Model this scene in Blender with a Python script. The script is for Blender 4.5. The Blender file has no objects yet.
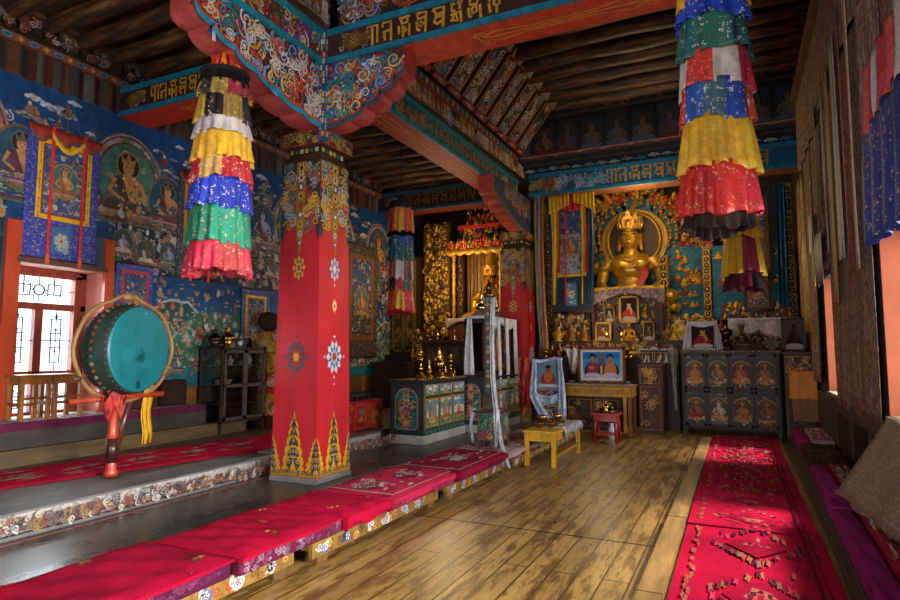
import bpy, math, random
from mathutils import Vector, Matrix
random.seed(7)
PI = math.pi
sc = bpy.context.scene
COL = sc.collection
R = random.random
def ru(a, b): return a + (b - a) * R()

# ---------------------------------------------------------------- camera
EYE = 1.3
FPX = 600.0
PITCH = math.atan(52 / 600)
YAW = math.atan(288 / math.hypot(600, 52))
cam = bpy.data.cameras.new('camera'); cam.sensor_width = 36; cam.lens = FPX / 900 * 36
cam.clip_start = 0.05; cam.clip_end = 100
co = bpy.data.objects.new('camera', cam); COL.objects.link(co)
co.location = (0, 0, EYE); co.rotation_euler = (PI / 2 + PITCH, 0, YAW)
sc.camera = co

def V(*a): return Vector(a)
def srgb(h):
    h = h.lstrip('#')
    out = []
    for i in (0, 2, 4):
        x = int(h[i:i + 2], 16) / 255
        out.append(x / 12.92 if x <= .04045 else ((x + .055) / 1.055) ** 2.4)
    return (out[0], out[1], out[2], 1.0)
_cc = {}
def C(h):
    if not isinstance(h, str): return h
    if h not in _cc: _cc[h] = srgb(h)
    return _cc[h]

# ---------------------------------------------------------------- materials
def newmat(name):
    m = bpy.data.materials.new(name); m.use_nodes = True
    nt = m.node_tree; b = nt.nodes['Principled BSDF']
    return m, nt, b
def N(nt, t, **kw):
    n = nt.nodes.new(t)
    for k, v in kw.items():
        if hasattr(n, k): setattr(n, k, v)
        else: n.inputs[k.replace('_', ' ')].default_value = v
    return n
def ramp(nt, fac, stops, interp='LINEAR'):
    r = nt.nodes.new('ShaderNodeValToRGB'); r.color_ramp.interpolation = interp
    e = r.color_ramp.elements
    while len(e) < len(stops): e.new(.5)
    for k, (p, c) in enumerate(stops):
        e[k].position = p; e[k].color = C(c) if not isinstance(c, (int, float)) else (c, c, c, 1)
    nt.links.new(fac, r.inputs[0]); return r
def mix(nt, a, b, fac, mode='MIX'):
    m = nt.nodes.new('ShaderNodeMix'); m.data_type = 'RGBA'; m.blend_type = mode
    for s, i in ((fac, 0), (a, 6), (b, 7)):
        if hasattr(s, 'is_output'): nt.links.new(s, m.inputs[i])
        elif i == 0: m.inputs[0].default_value = s
        else: m.inputs[i].default_value = C(s)
    return m.outputs[2]
def coords(nt, scale=(1, 1, 1)):
    tc = nt.nodes.new('ShaderNodeTexCoord'); mp = nt.nodes.new('ShaderNodeMapping')
    mp.inputs['Scale'].default_value = scale
    nt.links.new(tc.outputs['Object'], mp.inputs[0]); return mp.outputs[0]
def noise(nt, vec, s, det=4, rough=.6):
    n = N(nt, 'ShaderNodeTexNoise'); n.inputs['Scale'].default_value = s
    n.inputs['Detail'].default_value = det; n.inputs['Roughness'].default_value = rough
    nt.links.new(vec, n.inputs['Vector']); return n
def bump(nt, b, h, st, dist=.01):
    bp = N(nt, 'ShaderNodeBump'); bp.inputs['Strength'].default_value = st; bp.inputs['Distance'].default_value = dist
    nt.links.new(h, bp.inputs['Height']); nt.links.new(bp.outputs[0], b.inputs['Normal'])
def attr(nt):
    a = N(nt, 'ShaderNodeAttribute'); a.attribute_name = 'Col'; return a.outputs['Color']
def std(name, rough=.6, metal=0, lo=.62, hi=1.1, ns=7, stretch=(1, 1, 1), bs=.0, bscale=60, sheen=0, fleck=None, spec=.5, coat=0):
    m, nt, b = newmat(name)
    v = coords(nt, stretch)
    n = noise(nt, v, ns, 6, .65)
    r = ramp(nt, n.outputs[0], [(.3, lo), (.7, hi)])
    col = mix(nt, attr(nt), r.outputs[0], 1.0, 'MULTIPLY')
    if fleck:
        vs, th, fc, am = fleck
        n2 = noise(nt, v, vs, 3, .5); n3 = noise(nt, v, vs * 2.7, 2, .5)
        mu = N(nt, 'ShaderNodeMath', operation='MULTIPLY'); nt.links.new(n2.outputs[0], mu.inputs[0]); nt.links.new(n3.outputs[0], mu.inputs[1])
        rr = ramp(nt, mu.outputs[0], [(th, 0.0), (th + .03, am)])
        col = mix(nt, col, fc, rr.outputs[0])
    nt.links.new(col, b.inputs['Base Color'])
    b.inputs['Roughness'].default_value = rough; b.inputs['Metallic'].default_value = metal
    b.inputs['Specular IOR Level'].default_value = spec
    if sheen: b.inputs['Sheen Weight'].default_value = sheen; b.inputs['Sheen Roughness'].default_value = .4
    if coat: b.inputs['Coat Weight'].default_value = coat; b.inputs['Coat Roughness'].default_value = .15
    if bs:
        nb = noise(nt, v, bscale, 4, .6); bump(nt, b, nb.outputs[0], bs)
    return m
M = {}
M['paint'] = std('aged_paint', .6, 0, .5, 1.15, 9, bs=.15, bscale=40, spec=.25)
M['gloss'] = std('gloss_paint', .3, 0, .72, 1.1, 4, (1, 1, .35), bs=.1, bscale=14)
M['cloth'] = std('cloth', .9, 0, .7, 1.12, 9, bs=.25, bscale=120, spec=.15)
M['silk'] = std('silk', .5, 0, .7, 1.15, 12, bs=.1, bscale=60, spec=.3)
M['brocade'] = std('brocade', .55, 0, .7, 1.12, 9, bs=.2, bscale=80, fleck=(24, .335, '#c9ad72', .7))
M['brocade_fine'] = std('fine_brocade', .6, 0, .6, 1.15, 14, bs=.2, bscale=80, fleck=(40, .32, '#c8b08a', .5))
M['brocade_pale'] = std('pale_brocade', .6, 0, .7, 1.12, 9, bs=.2, bscale=80, fleck=(24, .33, '#d8cfc0', .7))
M['velvet'] = std('velvet', .95, 0, .6, 1.2, 6, bs=.5, bscale=18, spec=.1)
M['wood'] = std('carved_wood', .5, 0, .55, 1.15, 5, (3, 3, .6), bs=.2, bscale=30, spec=.25)
M['plank'] = std('timber', .5, 0, .4, 1.25, 4, (3, .5, 3), bs=.3, bscale=22)
M['gold'] = std('gilding', .35, .6, .6, 1.1, 7, bs=.15, bscale=30)
M['goldwork'] = std('gilt_carving', .42, .4, .3, 1.15, 22, bs=.8, bscale=38)
M['brass'] = std('brass', .25, 1, .65, 1.1, 10, bs=.05)
M['steel'] = std('pewter', .3, 1, .7, 1.1, 10)
M['ceramic'] = std('ceramic', .25, 0, .9, 1.05, 6)
M['carve'] = std('carved_stone', .7, 0, .35, 1.15, 26, bs=1.0, bscale=28)
M['stone'] = std('stone', .6, 0, .6, 1.15, 5, bs=.3, bscale=20)
M['plaster'] = std('plaster', .85, 0, .75, 1.08, 3, bs=.3, bscale=12)
def solidmat(name, col, rough, metal, bs=.1):
    m, nt, b = newmat(name); v = coords(nt); n = noise(nt, v, 6, 5, .6); r = ramp(nt, n.outputs[0], [(.3, .6), (.7, 1.1)])
    c = mix(nt, col, r.outputs[0], 1, 'MULTIPLY'); nt.links.new(c, b.inputs['Base Color'])
    b.inputs['Roughness'].default_value = rough; b.inputs['Metallic'].default_value = metal; bump(nt, b, noise(nt, v, 25, 3).outputs[0], bs); return m
_sm = {}
def cast(col, dull=False):
    k = (col, dull)
    if k not in _sm: _sm[k] = solidmat('cast_bronze' if dull else 'fire_gilt', col, .42 if dull else .36, .6)
    return _sm[k]
M['print'] = std('matt_print', .7, 0, .8, 1.08, 6, spec=.1)
M['skin'] = std('lacquer', .35, 0, .85, 1.05, 5)
def glassmat():
    m, nt, b = newmat('glass')
    tr = N(nt, 'ShaderNodeBsdfTransparent'); gl = N(nt, 'ShaderNodeBsdfGlossy'); gl.inputs['Roughness'].default_value = .05
    tr.inputs['Color'].default_value = (.86, .9, .9, 1)
    mx = N(nt, 'ShaderNodeMixShader'); mx.inputs[0].default_value = .1
    nt.links.new(tr.outputs[0], mx.inputs[1]); nt.links.new(gl.outputs[0], mx.inputs[2])
    nt.links.new(mx.outputs[0], nt.nodes['Material Output'].inputs[0]); return m
M['glass'] = glassmat()
def floormat():
    m, nt, b = newmat('worn_floorboards')
    tc = N(nt, 'ShaderNodeTexCoord'); mp = N(nt, 'ShaderNodeMapping'); mp.inputs['Rotation'].default_value = (0, 0, PI / 2)
    nt.links.new(tc.outputs['Object'], mp.inputs[0])
    br = N(nt, 'ShaderNodeTexBrick'); br.offset = .37; br.inputs['Scale'].default_value = 1
    br.inputs['Brick Width'].default_value = 3.6; br.inputs['Row Height'].default_value = .15; br.inputs['Mortar Size'].default_value = .006
    br.inputs['Color1'].default_value = C('#b8924e'); br.inputs['Color2'].default_value = C('#95713a'); br.inputs['Mortar'].default_value = C('#2a1c10')
    nt.links.new(mp.outputs[0], br.inputs['Vector'])
    v = coords(nt, (4.2, .75, 1)); n1 = noise(nt, v, 2.8, 8, .75)
    st = ramp(nt, n1.outputs[0], [(.32, 1.0), (.45, .8), (.51, .0)])
    v2 = coords(nt, (30, 1.2, 1)); n2 = noise(nt, v2, 2, 5, .6)
    g = ramp(nt, n2.outputs[0], [(.25, .62), (.75, 1.12)])
    col = mix(nt, br.outputs[0], g.outputs[0], 1, 'MULTIPLY')
    v3 = coords(nt, (7.5, 1.5, 1)); n3 = noise(nt, v3, 1.6, 6, .68)
    s3 = ramp(nt, n3.outputs[0], [(.56, 0.0), (.63, .85)])
    col = mix(nt, col, '#4a2f14', s3.outputs[0])
    col = mix(nt, col, '#5a3c1c', st.outputs[0])
    nt.links.new(col, b.inputs['Base Color'])
    rr = ramp(nt, n1.outputs[0], [(.3, .26), (.7, .42)]); nt.links.new(rr.outputs[0], b.inputs['Roughness'])
    b.inputs['Specular IOR Level'].default_value = .55
    bump(nt, b, br.outputs['Fac'], -.3, .004)
    return m
M['floor'] = floormat()
def slatemat():
    m, nt, b = newmat('polished_dark_flagstone')
    v = coords(nt, (1, .35, 1)); n = noise(nt, v, 3, 7, .65)
    r = ramp(nt, n.outputs[0], [(.3, '#262423'), (.55, '#43403d'), (.75, '#655f59')])
    nt.links.new(r.outputs[0], b.inputs['Base Color'])
    rr = ramp(nt, n.outputs[0], [(.3, .2), (.7, .4)]); nt.links.new(rr.outputs[0], b.inputs['Roughness'])
    bump(nt, b, n.outputs[0], .2); return m
M['slate'] = slatemat()
def logmat():
    m, nt, b = newmat('round_log')
    v = coords(nt, (.8, 5, 5)); n = noise(nt, v, 2.2, 7, .7)
    r = ramp(nt, n.outputs[0], [(.3, '#0d0703'), (.46, '#35200f'), (.6, '#744b22'), (.76, '#b5864a')])
    nt.links.new(r.outputs[0], b.inputs['Base Color']); b.inputs['Roughness'].default_value = .5
    bump(nt, b, n.outputs[0], .5, .02); return m
M['log'] = logmat()
def carpetmat():
    m, nt, b = newmat('carpet_pile')
    v = coords(nt); n = noise(nt, v, 3, 6, .7); n2 = noise(nt, v, 160, 2, .5)
    r = ramp(nt, n.outputs[0], [(.3, .6), (.7, 1.12)])
    col = mix(nt, attr(nt), r.outputs[0], 1, 'MULTIPLY')
    r2 = ramp(nt, n2.outputs[0], [(.3, .75), (.7, 1.1)]); col = mix(nt, col, r2.outputs[0], 1, 'MULTIPLY')
    nt.links.new(col, b.inputs['Base Color']); b.inputs['Roughness'].default_value = .95
    b.inputs['Specular IOR Level'].default_value = .05
    mx = N(nt, 'ShaderNodeMath', operation='ADD'); nt.links.new(n2.outputs[0], mx.inputs[0]); nt.links.new(noise(nt, v, 12, 3).outputs[0], mx.inputs[1])
    bump(nt, b, mx.outputs[0], .5, .012); return m
M['carpet'] = carpetmat()
def hangmat():
    m, nt, b = newmat('woven_wall_hanging')
    v = coords(nt, (1, 2.2, .22)); n = noise(nt, v, 6, 6, .7)
    r = ramp(nt, n.outputs[0], [(.25, '#2a211c'), (.38, '#6c523c'), (.46, '#a08868'), (.52, '#8a3a2c'), (.57, '#5c6c84'), (.64, '#c5b08c'), (.72, '#3c3a48'), (.8, '#9a7a4a')])
    col = mix(nt, r.outputs[0], attr(nt), .5, 'MULTIPLY')
    n2 = noise(nt, coords(nt, (1, 1.5, .6)), 30, 3, .6)
    rr = ramp(nt, n2.outputs[0], [(.52, 0.0), (.6, .6)]); col = mix(nt, col, '#a8987c', rr.outputs[0])
    nt.links.new(col, b.inputs['Base Color']); b.inputs['Roughness'].default_value = .9; b.inputs['Specular IOR Level'].default_value = .15
    bump(nt, b, n2.outputs[0], .4); return m
M['hang'] = hangmat()
def emis(name, col, s):
    m, nt, b = newmat(name); b.inputs['Emission Color'].default_value = C(col); b.inputs['Emission Strength'].default_value = s
    b.inputs['Base Color'].default_value = C(col); return m
M['flame'] = emis('flame', '#ffb347', 12)

# ---------------------------------------------------------------- mesh builder
class MB:
    def __init__(s, col='#808080'):
        s.v, s.f, s.c, s.sm = [], [], [], []
        s.col = col; s.T = None; s.smooth = False
    def add(s, pts, faces, col=None, smooth=None):
        o = len(s.v)
        s.v += [tuple(s.T @ Vector(p)) if s.T else tuple(p) for p in pts]
        cc = C(col if col is not None else s.col); q = s.smooth if smooth is None else smooth
        for f in faces:
            s.f.append([o + i for i in f]); s.c.append(cc); s.sm.append(q)
        return s
    def box(s, x0, x1, y0, y1, z0, z1, col=None):
        p = [(x, y, z) for z in (z0, z1) for y in (y0, y1) for x in (x0, x1)]
        return s.add(p, [(0, 2, 3, 1), (4, 5, 7, 6), (0, 1, 5, 4), (2, 6, 7, 3), (0, 4, 6, 2), (1, 3, 7, 5)], col, False)
    def taper(s, cx, cy, z0, z1, hx0, hy0, hx1, hy1, col=None):
        p = [(cx + sx * hx, cy + sy * hy, z) for z, hx, hy in ((z0, hx0, hy0), (z1, hx1, hy1)) for sy in (-1, 1) for sx in (-1, 1)]
        return s.add(p, [(0, 2, 3, 1), (4, 5, 7, 6), (0, 1, 5, 4), (2, 6, 7, 3), (0, 4, 6, 2), (1, 3, 7, 5)], col, False)
    def path(s, pts, rad, n=8, col=None, caps=True):
        pts = [Vector(p) for p in pts]; L = len(pts)
        rad = list(rad) if hasattr(rad, '__len__') else [rad] * L
        P, prev = [], None
        for i, p in enumerate(pts):
            t = (pts[min(i + 1, L - 1)] - pts[max(i - 1, 0)]).normalized()
            if prev is None:
                a = Vector((0, 0, 1)) if abs(t.z) < .9 else Vector((1, 0, 0)); a = (a - t * a.dot(t)).normalized()
            else: a = (prev - t * prev.dot(t)).normalized()
            prev = a; b = t.cross(a)
            for k in range(n):
                th = 2 * PI * k / n; P.append(p + (a * math.cos(th) + b * math.sin(th)) * rad[i])
        F = [(i * n + k, i * n + (k + 1) % n, (i + 1) * n + (k + 1) % n, (i + 1) * n + k) for i in range(L - 1) for k in range(n)]
        if caps: F += [tuple(reversed(range(n))), tuple((L - 1) * n + k for k in range(n))]
        return s.add(P, F, col, True)
    def lathe(s, prof, cx=0, cy=0, cz=0, n=14, col=None, smooth=True):
        P = [(cx + r * math.cos(2 * PI * k / n), cy + r * math.sin(2 * PI * k / n), cz + z) for r, z in prof for k in range(n)]
        L = len(prof)
        F = [(i * n + k, i * n + (k + 1) % n, (i + 1) * n + (k + 1) % n, (i + 1) * n + k) for i in range(L - 1) for k in range(n)]
        F += [tuple(reversed(range(n))), tuple((L - 1) * n + k for k in range(n))]
        return s.add(P, F, col, smooth)
    def ell(s, c, r, n=12, m=8, col=None):
        if not hasattr(r, '__len__'): r = (r, r, r)
        P = [(c[0], c[1], c[2] - r[2])]
        for i in range(1, m):
            ph = PI * i / m - PI / 2
            P += [(c[0] + r[0] * math.cos(ph) * math.cos(2 * PI * k / n), c[1] + r[1] * math.cos(ph) * math.sin(2 * PI * k / n), c[2] + r[2] * math.sin(ph)) for k in range(n)]
        P.append((c[0], c[1], c[2] + r[2])); e = len(P) - 1
        F = [(0, 1 + (k + 1) % n, 1 + k) for k in range(n)]
        for i in range(m - 2):
            a = 1 + i * n; F += [(a + k, a + (k + 1) % n, a + n + (k + 1) % n, a + n + k) for k in range(n)]
        a = 1 + (m - 2) * n; F += [(a + k, a + (k + 1) % n, e) for k in range(n)]
        return s.add(P, F, col, True)
    def prism(s, poly, O, U, W, t, col=None, sidecol=None):
        """polygon poly in the plane (U, W) at O, extruded by t along -(U x W)."""
        O, U, W = Vector(O), Vector(U), Vector(W); nn = U.cross(W).normalized()
        n = len(poly); A = [O + U * a + W * b for a, b in poly]; B = [p - nn * t for p in A]
        ar = sum(poly[i][0] * poly[(i + 1) % n][1] - poly[(i + 1) % n][0] * poly[i][1] for i in range(n))
        fr, bk = tuple(range(n)), tuple(reversed(range(n, 2 * n)))
        sd = [(i, i + n, (i + 1) % n + n, (i + 1) % n) for i in range(n)]
        if ar < 0: fr, bk = fr[::-1], bk[::-1]; sd = [x[::-1] for x in sd]
        s.add(A + B, [fr, bk], col, False); o = len(s.v) - 2 * n
        cc = C(sidecol or col or s.col)
        for q in sd: s.f.append([o + i for i in q]); s.c.append(cc); s.sm.append(False)
        return s
    def grid(s, fn, nu, nv, col=None, closed=False):
        P = [fn(i / nu, j / nv) for j in range(nv + 1) for i in range(nu + (0 if closed else 1))]
        w = nu if closed else nu + 1
        for j in range(nv):
            for i in range(nu):
                pass
        o = len(s.v); s.v += [tuple(s.T @ Vector(p)) if s.T else tuple(p) for p in P]
        for j in range(nv):
            for i in range(nu):
                cc = col((i + .5) / nu, (j + .5) / nv) if callable(col) else (col or s.col)
                s.f.append([o + j * w + i, o + j * w + (i + 1) % w, o + (j + 1) * w + (i + 1) % w, o + (j + 1) * w + i]); s.c.append(C(cc)); s.sm.append(True)
        return s
    def art(s, pa, O, U=(1, 0, 0), W=(0, 0, 1), lift=.0015, d=.0003, k=1.0):
        O, U, W = Vector(O), Vector(U), Vector(W); nn = U.cross(W).normalized()
        for (poly, col), lay in zip(pa.p, pa.layers()):
            h = lift + d * lay
            P = [O + U * (a * k) + W * (b * k) + nn * h for a, b in poly]; n = len(poly)
            ar = sum(poly[i][0] * poly[(i + 1) % n][1] - poly[(i + 1) % n][0] * poly[i][1] for i in range(n))
            s.add(P, [tuple(range(n)) if ar > 0 else tuple(reversed(range(n)))], col, False)
        return s
    def build(s, name, mat, parent=None, o=(0, 0, 0), solid=0, bevel=0, mods=None, sub=0):
        if parent is not None: o = _world(parent)
        o = Vector(o)
        me = bpy.data.meshes.new(name)
        me.from_pydata([tuple(Vector(p) - o) for p in s.v], [], s.f)
        a = me.color_attributes.new('Col', 'FLOAT_COLOR', 'CORNER')
        buf = []
        for f, c in zip(s.f, s.c): buf += list(c) * len(f)
        a.data.foreach_set('color', buf)
        me.polygons.foreach_set('use_smooth', s.sm)
        me.materials.append(M[mat] if isinstance(mat, str) else mat)
        me.update()
        ob = bpy.data.objects.new(name, me); COL.objects.link(ob)
        if parent is not None: ob.parent = parent
        else: ob.location = o
        if bevel:
            md = ob.modifiers.new('bevel', 'BEVEL'); md.width = bevel; md.segments = 2; md.limit_method = 'ANGLE'
        if solid:
            md = ob.modifiers.new('thickness', 'SOLIDIFY'); md.thickness = solid; md.offset = 0
        if sub:
            md = ob.modifiers.new('subdivision', 'SUBSURF'); md.levels = sub; md.render_levels = sub
        return ob
def _world(o):
    w = Vector((0, 0, 0))
    while o is not None: w += o.location; o = o.parent
    return w
def thing(name, label, cat, loc=(0, 0, 0), group=None):
    o = bpy.data.objects.new(name, None); COL.objects.link(o); o.location = loc; o.empty_display_size = .1
    return tag(o, label, cat, group)
def tag(o, label, cat, group=None, kind=None):
    if label: o['label'] = label
    if cat: o['category'] = cat
    if group: o['group'] = group
    if kind: o['kind'] = kind
    return o
def struct(o): o['kind'] = 'structure'; return o
def dup(root, loc, label, group=None, rz=0):
    r = root.copy(); COL.objects.link(r); r.location = loc; r['label'] = label; r.rotation_euler.z = rz
    if group: r['group'] = group
    for ch in root.children:
        c = ch.copy(); COL.objects.link(c); c.parent = r
        for g in ch.children:
            d = g.copy(); COL.objects.link(d); d.parent = c
    return r

# ---------------------------------------------------------------- flat painted decoration
GOLD, TEAL, RED, BLUE, WHITE = '#b98a24', '#1f7f8c', '#b3221c', '#1c3f8c', '#c9c2b6'
MIX = ['#b98a24', '#1f7f8c', '#a8281f', '#1c3f8c', '#c9c2b6', '#2f6a4a', '#c0703a', '#7a8fa8', '#d9b56a', '#8a3050']
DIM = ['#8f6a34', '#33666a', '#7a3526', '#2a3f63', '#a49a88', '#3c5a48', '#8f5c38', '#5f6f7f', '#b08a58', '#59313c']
class Pa:
    def __init__(s): s.p = []
    def layers(s):
        """stacking order: each run of one colour lies just above whatever it overlaps."""
        if not s.p: return []
        xs = [a for q, c in s.p for a, b in q]; ys = [b for q, c in s.p for a, b in q]
        x0, y0 = min(xs), min(ys); cs = max(max(max(xs) - x0, max(ys) - y0) / 160, .012); g = {}; out = []; i = 0
        while i < len(s.p):
            j = i; cells = set()
            while j < len(s.p) and s.p[j][1] == s.p[i][1]:
                q = s.p[j][0]; qa = [a for a, b in q]; qb = [b for a, b in q]
                for u in range(int((min(qa) - x0) / cs), int((max(qa) - x0) / cs) + 1):
                    for v in range(int((min(qb) - y0) / cs), int((max(qb) - y0) / cs) + 1): cells.add((u, v))
                j += 1
            l = 1 + max(g.get(k, 0) for k in cells)
            for k in cells: g[k] = l
            out += [l] * (j - i); i = j
        return out
    def poly(s, pts, c): s.p.append((list(pts), c)); return s
    def rect(s, a, b, c, d, col): return s.poly([(a, b), (c, b), (c, d), (a, d)], col)
    def frame(s, a, b, c, d, w, col):
        s.rect(a, b, c, b + w, col); s.rect(a, d - w, c, d, col); s.rect(a, b + w, a + w, d - w, col); return s.rect(c - w, b + w, c, d - w, col)
    def ell(s, x, y, rx, ry, col, n=12, rot=0, a0=0, a1=2 * PI):
        cr, sr = math.cos(rot), math.sin(rot); full = abs(a1 - a0 - 2 * PI) < 1e-6
        q = []
        for i in range(n if full else n + 1):
            t = a0 + (a1 - a0) * i / n; u, v = rx * math.cos(t), ry * math.sin(t); q.append((x + u * cr - v * sr, y + u * sr + v * cr))
        return s.poly(q, col)
    def stroke(s, pts, w, col, w2=None):
        n = len(pts); L, Rr = [], []
        for i, (x, y) in enumerate(pts):
            x0, y0 = pts[max(i - 1, 0)]; x1, y1 = pts[min(i + 1, n - 1)]
            dx, dy = x1 - x0, y1 - y0; l = math.hypot(dx, dy) or 1
            ww = (w + ((w2 if w2 is not None else w) - w) * i / max(n - 1, 1)) / 2
            L.append((x - dy / l * ww, y + dx / l * ww)); Rr.append((x + dy / l * ww, y - dx / l * ww))
        for i in range(n - 1): s.poly([Rr[i], Rr[i + 1], L[i + 1], L[i]], col)
        return s
    def curl(s, x, y, r, col, a=0, sgn=1, w=None, turns=1.3, tail=1.2):
        pts = []
        for i in range(11):
            t = i / 10; rr = r * (1 - .8 * t); an = a + sgn * turns * 2 * PI * t
            pts.append((x + rr * math.cos(an), y + rr * math.sin(an)))
        an = a - sgn * .9
        pts.insert(0, (x + r * tail * 1.25 * math.cos(an), y + r * tail * 1.25 * math.sin(an)))
        return s.stroke(pts, w or r * .34, col, (w or r * .34) * .5)
    def petals(s, x, y, r, n, col, inner=.45, rot=0):
        q = []
        for i in range(2 * n):
            t = rot + PI * i / n; rr = r if i % 2 == 0 else r * inner; q.append((x + rr * math.cos(t), y + rr * math.sin(t)))
        return s.poly(q, col)
    def rosette(s, x, y, r, cols, n=8, sy=1.0):
        k = len(s.p)
        s.petals(x, y, r, n, cols[0], .72); s.petals(x, y, r * .8, n, cols[1], .6, PI / n); s.petals(x, y, r * .55, n, cols[2], .55); s.ell(x, y, r * .25, r * .25, cols[3])
        if sy != 1: s.p[k:] = [([(a, y + (b - y) * sy) for a, b in q], c) for q, c in s.p[k:]]
        return s
    def cloud(s, x, y, k, cols):
        for dx, dy, r in ((-.9, 0, .42), (-.35, .22, .5), (.3, .12, .46), (.85, -.05, .34), (0, -.12, .5)): s.ell(x + dx * k, y + dy * k, r * k, r * k * .6, cols[0], 9)
        for dx, dy, r in ((-.85, .03, .26), (-.3, .22, .3), (.32, .13, .27)): s.ell(x + dx * k, y + dy * k, r * k, r * k * .5, cols[1], 8)
        return s
    def deity(s, x, y, k, body='#b5803c', robe='#9a2f22', aura='#2f6a4a', halo='#1f2b3a', edge='#8f6a34', lotus='#b57a80'):
        """a seated figure of height ~2k with base at (x, y)."""
        if aura:
            s.ell(x, y + 1.05 * k, 1.02 * k, 1.25 * k, edge, 20); s.ell(x, y + 1.05 * k, .92 * k, 1.14 * k, aura, 20)
        if halo: s.ell(x, y + 1.62 * k, .4 * k, .42 * k, edge, 16); s.ell(x, y + 1.62 * k, .36 * k, .38 * k, halo, 16)
        for i in range(7): s.ell(x + (i - 3) * .24 * k, y + .12 * k, .16 * k, .17 * k, lotus, 8)
        s.ell(x, y + .02 * k, .85 * k, .1 * k, edge, 12)
        s.poly([(x - .8 * k, y + .2 * k), (x + .8 * k, y + .2 * k), (x + .66 * k, y + .5 * k), (x + .2 * k, y + .62 * k), (x - .2 * k, y + .62 * k), (x - .66 * k, y + .5 * k)], robe)
        s.poly([(x - .3 * k, y + .5 * k), (x + .3 * k, y + .5 * k), (x + .44 * k, y + 1.2 * k), (x + .15 * k, y + 1.34 * k), (x - .15 * k, y + 1.34 * k), (x - .44 * k, y + 1.2 * k)], body)
        s.poly([(x - .3 * k, y + .5 * k), (x + .1 * k, y + .5 * k), (x - .2 * k, y + 1.32 * k), (x - .44 * k, y + 1.2 * k)], robe)
        for q in (-1, 1): s.stroke([(x + q * .42 * k, y + 1.16 * k), (x + q * .58 * k, y + .78 * k), (x + q * .2 * k, y + .55 * k)], .15 * k, body, .1 * k)
        s.ell(x, y + 1.55 * k, .19 * k, .24 * k, body, 12)
        s.poly([(x - .2 * k, y + 1.66 * k), (x - .26 * k, y + 1.9 * k), (x - .1 * k, y + 1.78 * k), (x, y + 2.04 * k), (x + .1 * k, y + 1.78 * k), (x + .26 * k, y + 1.9 * k), (x + .2 * k, y + 1.66 * k)], edge)
        for q in (-1, 1): s.ell(x + q * .075 * k, y + 1.58 * k, .035 * k, .015 * k, '#1a120c', 6)
        return s.stroke([(x - .05 * k, y + 1.44 * k), (x + .05 * k, y + 1.44 * k)], .02 * k, '#7a1f1a')
    def clutter(s, a, b, c, d, n, size, cols):
        for _ in range(n):
            x, y, z = ru(a, c), ru(b, d), size * ru(.5, 1.3); q = R()
            col = random.choice(cols); c2 = random.choice(cols)
            if q < .34: s.ell(x, y, z * .5, z * .75, col, 8, ru(-.5, .5)); s.ell(x, y + z * .75, z * .24, z * .26, c2, 7)
            elif q < .6: s.cloud(x, y, z * .6, [col, c2])
            elif q < .8: s.petals(x, y, z * .6, 5, col, .5, R()); s.ell(x, y, z * .25, z * .25, c2, 7)
            else: s.curl(x, y, z * .5, col, R() * 6, random.choice((-1, 1)))
        return s
    def swirls(s, a, b, c, d, n, r, cols, inside=None, outline=None):
        tries = 0; k = 0
        while k < n and tries < n * 6:
            tries += 1; x, y = ru(a, c), ru(b, d)
            if inside and not inside(x, y): continue
            k += 1; z = r * ru(.6, 1.2); an, sg = R() * 6.28, random.choice((-1, 1)); col = random.choice(cols)
            if outline: s.curl(x, y, z, outline, an, sg, z * .5)
            s.curl(x, y, z, col, an, sg, z * .34)
            if R() < .6: s.ell(x, y, z * .24, z * .24, random.choice(cols), 7)
        return s
    def clip(s, k, a, b, c, d):
        """trim the polygons added since index k to the rectangle."""
        out = []
        for q, col in s.p[k:]:
            for ax, lim, sg in ((0, a, 1), (0, c, -1), (1, b, 1), (1, d, -1)):
                r = []
                for i in range(len(q)):
                    p0, p1 = q[i], q[(i + 1) % len(q)]; i0, i1 = sg * (p0[ax] - lim) >= 0, sg * (p1[ax] - lim) >= 0
                    if i0: r.append(p0)
                    if i0 != i1:
                        t = (lim - p0[ax]) / (p1[ax] - p0[ax]); r.append((p0[0] + (p1[0] - p0[0]) * t, p0[1] + (p1[1] - p0[1]) * t))
                q = r
                if len(q) < 3: break
            if len(q) >= 3: out.append((q, col))
        s.p[k:] = out; return s
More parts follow.
